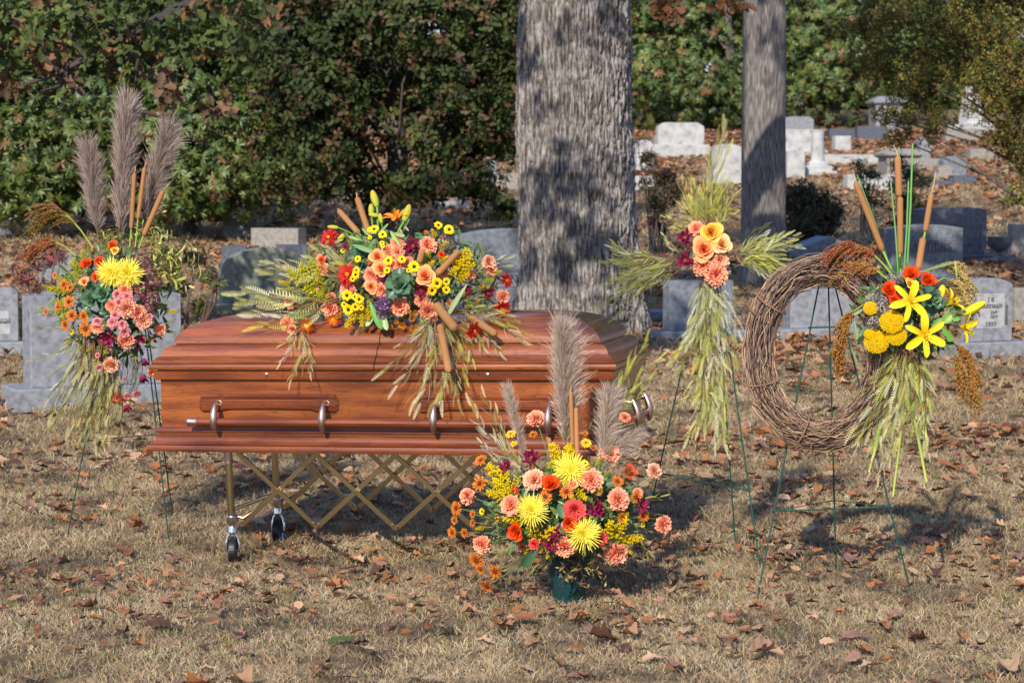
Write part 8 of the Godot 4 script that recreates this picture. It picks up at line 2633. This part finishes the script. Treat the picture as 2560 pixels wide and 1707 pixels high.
	for e in shade:
		var c: Vector3 = e[0] - gl
		own.push_back([c, e[1]])
		limb(s, PackedVector3Array([Vector3(0.05, 8.0, 0), Vector3(0.05, 8.0, 0).lerp(c, 0.5) + Vector3(0, 0.4, 0), c]), 0.05, 0.010, Color(0.2, 0.18, 0.16), 6)
	put("limbs", s.mesh(), dark_bark, yo)
	crown(yo, oakm, dull, own, 22.0, oak_tones, Vector2(0.7, 1.1), 68, 0.1)
	# unseen evergreen added at right to darken what the casket's polished end mirrors
	var gr := on_land(8.6, -9.4)
	var side := []
	for e in [[0.0, 1.6, 0.0, 2.2], [0.4, 3.6, 0.4, 2.3], [-0.4, 2.4, -1.8, 2.0], [0.2, 2.6, 1.9, 2.0], [0.0, 5.4, -0.4, 2.0], [0.6, 1.8, -3.2, 1.8], [0.4, 4.2, 2.2, 1.8], [0.3, 6.8, 0.2, 1.6]]:
		side.push_back([gr + Vector3(e[0], e[1], e[2]), Vector3(e[3], e[3] * 0.9, e[3])])
	background_tree("magnolia_tree", "dark evergreen magnolia added out of view right of the wreath to darken the casket reflections", Vector2.ZERO, 0.2, mag, gloss, side, 12.0, mag_tones, Vector2(0.8, 1.3), 66, dark_bark, 0.5, -1.0, gr)
	# the wood behind everything
	var k := 0
	for e in [[3080, 290, 104, "dark tree of the far wood, first one outside the right edge"], [3520, 290, 100, "dark tree of the far wood, second one outside the right edge"], [-700, 330, 96, "dark tree of the far wood outside the left edge"], [-260, 330, 96, "dense dark green tree at the far left of the wood behind"], [160, 330, 100, "dark tree of the far wood behind the left magnolia"], [600, 320, 100, "dark tree of the far wood left of the shade oak"], [1020, 330, 104, "dark tree of the far wood behind the shade oak"], [1420, 320, 108, "dark tree of the far wood behind the great oak"], [1830, 300, 112, "dark tree of the far wood behind the second trunk"], [2240, 290, 112, "dark tree of the far wood behind the hill monuments"], [2640, 290, 108, "dark tree of the far wood at the right edge"]]:
		rng.seed = 900 + k
		var list := []
		for j in 32:
			list.push_back([e[0] + rnd(-330, 330), rnd(-1150, 270), e[2] + rnd(-4, 5), rnd(3.6, 5.4), rnd(3.0, 4.4)])
		for j in 6:
			list.push_back([e[0] - 260 + j * 104, rnd(240, 300), e[2] + rnd(-2, 5), 3.4, 2.6])
		background_tree("forest_tree", e[3], Vector2(e[0], e[1]), 0.45, mag, dull, px_lobes(list), 4.2, oak_tones if k % 2 else mag_tones, Vector2(1.6, 2.6), 910 + k, dark_bark, 0.4, float(e[2]))
		k += 1

func background_tree(called: String, label: String, foot: Vector2, r: float, leaf: Mesh, mat: Material, lobes: Array, density: float, tones: Array, size: Vector2, seed_: int, bark: Material, inner := 0.55, far := 0.0, spot := Vector3.ZERO) -> void:
	var g := land_at(foot.x, foot.y) if far == 0.0 else at(foot.x, foot.y, far) if far > 0.0 else spot
	if far > 0.0:
		g.y = land(g.x, g.z)
	var t := thing(called, label, "tree", Transform3D(Basis.IDENTITY, g), "background trees")
	rng.seed = seed_ + 7
	var s := Shape.new()
	var high := 0.0
	var loc := []
	for e in lobes:
		var c: Vector3 = e[0] - g
		loc.push_back([c, e[1]])
		high = maxf(high, c.y)
	var crook := PackedVector3Array()
	for k in 7:
		var f := k / 6.0
		crook.push_back(Vector3(0.12 * r * sin(f * 6.0) * 3.0, -0.1 + high * 0.9 * f, 0.1 * sin(f * 4.0)))
	limb(s, crook, r, r * 0.35, Color(0.2, 0.18, 0.16), 14)
	put("trunk", s.mesh(), bark, t)
	s = Shape.new()
	for k in loc.size():
		var c: Vector3 = loc[k][0]
		var o := crook[clampi(int(c.y / high * 4.0), 1, 5)]
		limb(s, PackedVector3Array([o, o.lerp(c, 0.5) + Vector3(rnd(-0.2, 0.2), 0.15, rnd(-0.2, 0.2)), c]), r * 0.14, r * 0.03, Color(0.2, 0.18, 0.16), 6)
	put("limbs", s.mesh(), bark, t)
	crown(t, leaf, mat, loc, density, tones, size, seed_, inner)

func shrub(called: String, label: String, foot: Vector2, list: Array, leaf: Mesh, tones: Array, density: float, size: Vector2, seed_: int, stems: int, wood: Color) -> void:
	var g := land_at(foot.x, foot.y)
	var d := (g - EYE).dot(Vector3(0, -sin(PITCH), -cos(PITCH)))
	var t := thing(called, label, "shrub", Transform3D(Basis.IDENTITY, g), "shrubs among the graves")
	var k := d / FOCAL
	rng.seed = seed_
	var lobes := []
	for e in list:
		lobes.push_back([at(e[0], e[1], d + rnd(-0.3, 0.3)) - g, Vector3(e[2] * k, e[3] * k, e[2] * k)])
	var s := Shape.new()
	for q in stems:
		var c: Vector3 = lobes[q % lobes.size()][0] + Vector3(rnd(-0.1, 0.1), rnd(-0.1, 0.2), rnd(-0.1, 0.1))
		var o := Vector3(rnd(-0.1, 0.1), -0.03, rnd(-0.1, 0.1)) + Vector3(c.x * 0.35, 0, 0)
		limb(s, PackedVector3Array([o, o.lerp(c, 0.5) + Vector3(rnd(-0.08, 0.08), 0.05, 0), c]), 0.018, 0.006, wood, 6)
	put("stems", s.mesh(), M.vine, t)
	crown(t, leaf, M.shrub_leaf, lobes, density, tones, size, seed_ + 1, 0.1)

func make_shrubs() -> void:
	M.shrub_leaf = dyed(0.55, 0.35, 0.4)
	var small := leafy_string(16, 12, 0.26, 0.050, 0.021)
	var narrow := whorl(17, 9, 0.075, 0.020, -0.2, 2.0)
	shrub("nandina_shrub", "pink and red nandina shrub around the pale leaning gravestone at left", Vector2(110, 790), [[60, 690, 40, 40], [130, 640, 60, 45], [165, 700, 40, 40], [70, 760, 30, 30], [120, 720, 50, 30]], narrow, [Color(0.26, 0.07, 0.07), Color(0.32, 0.12, 0.11), Color(0.16, 0.06, 0.06), Color(0.28, 0.14, 0.06)], 110.0, Vector2(0.9, 1.4), 81, 8, Color(0.12, 0.08, 0.06))
	shrub("nandina_shrub", "green and reddish shrub between the pampas spray and the mossy gravestone", Vector2(470, 815), [[420, 650, 50, 36], [480, 640, 45, 30], [520, 690, 40, 40], [450, 720, 50, 45], [500, 760, 45, 40], [430, 780, 40, 30], [550, 700, 25, 25]], narrow, [Color(0.14, 0.15, 0.04), Color(0.10, 0.12, 0.035), Color(0.20, 0.09, 0.06), Color(0.16, 0.18, 0.05), Color(0.24, 0.11, 0.08)], 150.0, Vector2(0.9, 1.3), 83, 10, Color(0.12, 0.08, 0.06))
	shrub("boxwood_shrub", "low dark green shrub between the two grey stones at left", Vector2(60, 842), [[58, 790, 16, 36], [52, 820, 14, 20]], small, [Color(0.07, 0.10, 0.03), Color(0.12, 0.10, 0.04), Color(0.05, 0.07, 0.02)], 500.0, Vector2(0.7, 1.0), 85, 4, Color(0.1, 0.07, 0.05))
	shrub("dark_shrub", "dark rounded evergreen shrub right of the second trunk", Vector2(2030, 640), [[2000, 500, 50, 50], [2050, 520, 55, 50], [2010, 570, 50, 45], [2060, 560, 50, 35], [1990, 620, 30, 25], [2090, 530, 30, 20]], small, [Color(0.05, 0.065, 0.02), Color(0.08, 0.075, 0.03), Color(0.035, 0.045, 0.018), Color(0.11, 0.06, 0.03)], 190.0, Vector2(1.2, 1.9), 87, 8, Color(0.08, 0.06, 0.05))
	shrub("thin_shrub", "thin airy shrub with hanging leaves between the oak and the second trunk", Vector2(1640, 640), [[1620, 400, 35, 40], [1660, 440, 45, 40], [1640, 500, 40, 50], [1690, 480, 30, 35], [1610, 470, 25, 50], [1650, 570, 40, 40], [1600, 350, 20, 25]], small, [Color(0.07, 0.075, 0.03), Color(0.10, 0.08, 0.04), Color(0.16, 0.08, 0.05), Color(0.05, 0.06, 0.025)], 75.0, Vector2(1.0, 1.6), 89, 10, Color(0.15, 0.12, 0.10))
	shrub("sapling", "thin dark sapling with several stems behind the left cattail", Vector2(2180, 590), [[2155, 415, 26, 24], [2180, 440, 26, 24], [2140, 440, 18, 18], [2190, 500, 20, 24], [2165, 480, 14, 30]], small, [Color(0.035, 0.05, 0.02), Color(0.05, 0.06, 0.025)], 90.0, Vector2(1.2, 1.9), 91, 6, Color(0.07, 0.06, 0.05))
	shrub("sapling", "dark small tree with open branches behind the upright cattails", Vector2(2270, 560), [[2250, 410, 26, 26], [2280, 440, 36, 26], [2240, 460, 26, 26], [2310, 450, 26, 16], [2270, 500, 26, 24]], small, [Color(0.035, 0.05, 0.02), Color(0.05, 0.06, 0.025)], 90.0, Vector2(1.2, 1.9), 93, 6, Color(0.07, 0.06, 0.05))
	shrub("low_shrub", "low olive shrub behind the dark monument", Vector2(2300, 585), [[2300, 530, 40, 26], [2250, 560, 26, 24]], small, [Color(0.10, 0.10, 0.03), Color(0.06, 0.07, 0.02)], 200.0, Vector2(1.1, 1.8), 95, 4, Color(0.07, 0.06, 0.05))
	shrub("hedge", "rusty brown and green bushes below the hill magnolias", Vector2(2080, 346), [[2020, 290, 40, 30], [2080, 300, 45, 26], [2140, 300, 30, 30], [2000, 260, 20, 40]], whorl(18, 9, 0.12, 0.05, 0.2, 2.2), [Color(0.10, 0.09, 0.03), Color(0.16, 0.08, 0.04), Color(0.06, 0.08, 0.025)], 22.0, Vector2(1.6, 2.6), 97, 6, Color(0.08, 0.06, 0.05))
# ---------------------------------------------------------------- the scene
func _ready() -> void:
	rng.seed = 1
	var cam := Camera3D.new()
	cam.name = "camera"
	add_child(cam)
	cam.transform = Transform3D(Basis(Vector3.RIGHT, -PITCH), EYE)
	var lens := CameraAttributesPhysical.new()
	lens.frustum_focal_length = 73.1
	lens.frustum_focus_distance = 8.9
	lens.exposure_aperture = 6.8
	lens.frustum_near = 0.1
	lens.frustum_far = 900.0
	cam.attributes = lens
	cam.fov = rad_to_deg(2.0 * atan(853.5 / FOCAL))
	cam.near = 0.1
	cam.far = 900.0
	cam.current = true
	var env := Environment.new()
	env.background_mode = Environment.BG_SKY
	var sky := ProceduralSkyMaterial.new()
	sky.sky_top_color = Color(0.40, 0.52, 0.76)
	sky.sky_horizon_color = Color(0.80, 0.84, 0.88)
	sky.sky_curve = 0.20
	sky.ground_bottom_color = Color(0.30, 0.25, 0.19)
	sky.ground_horizon_color = Color(0.62, 0.64, 0.66)
	sky.sun_angle_max = 4.0
	env.sky = Sky.new()
	env.sky.sky_material = sky
	env.background_energy_multiplier = 1.5
	env.tonemap_mode = Environment.TONE_MAPPER_LINEAR
	env.tonemap_exposure = 1.16
	env.sdfgi_enabled = true
	env.ssao_enabled = true
	env.ssil_enabled = true
	var we := WorldEnvironment.new()
	we.name = "world"
	we.environment = env
	add_child(we)
	var sun := DirectionalLight3D.new()
	sun.name = "sun"
	sun.light_energy = 1.5
	sun.light_color = Color(1.0, 0.96, 0.90)
	sun.light_angular_distance = 0.6
	sun.shadow_enabled = true
	add_child(sun)
	sun.look_at_from_position(Vector3.ZERO, Vector3(0.27, -0.56, -0.86), Vector3.UP)

	make_materials()
	M.cattail = dyed(0.95, 0.0, 0.15)
	make_land()
	make_trees()
	make_shrubs()
	make_stones()

	# the casket's own axes: it stands a little askew and leans with the lawn
	var yaw := 0.261
	var tilt := 0.0226
	var a := Vector3(cos(yaw) * cos(tilt), sin(tilt), sin(yaw) * cos(tilt))
	var zf := Vector3(-sin(yaw), 0, cos(yaw))
	var axes := Basis(a, zf.cross(a), zf)
	var under := Transform3D(axes, Vector3(-1.468, 0.498, -9.489))
	make_casket(under)
	make_truck(under, 0.515)
	casket_spray(Transform3D(axes, under * Vector3(1.05, 0.59, 0)), under)

	var e1 := [land_at(165, 1340), land_at(422, 1348), land_at(432, 1292)]
	easel("green wire easel behind the casket's left end, carrying the tall pampas spray", at(328, 520, 10.0), e1, 0.70)
	var m1: Vector3 = (e1[0] + e1[1]) * 0.5
	standing_spray(Transform3D(Basis.IDENTITY, m1 + Vector3(0, 0.55, 0.06)), 9.86)
	var e2 := [land_at(1607, 1345), land_at(1902, 1415), land_at(1840, 1358)]
	easel("green wire easel right of the casket, carrying the floral cross", at(1785, 600, 9.28), e2, 0.765)
	floral_cross(Transform3D(Basis.IDENTITY, at(1780, 1110, 9.12)), 9.12)
	var e3 := [land_at(1892, 1491), land_at(2280, 1476), land_at(2092, 1431)]
	easel("green wire easel at the right, carrying the grapevine wreath", at(2070, 640, 8.42), e3, 0.742, 0.21)
	var w := make_wreath(Transform3D(Basis.IDENTITY, at(2050, 1130, 8.24)))
	wreath_flowers(w, 8.16)
	var b := land_at(1422, 1503)
	bucket_arrangement(Transform3D(Basis.IDENTITY, b - Vector3(0, 0.004, 0)), -b.z + 0.02)
	make_fallen_leaves()
	make_grass()
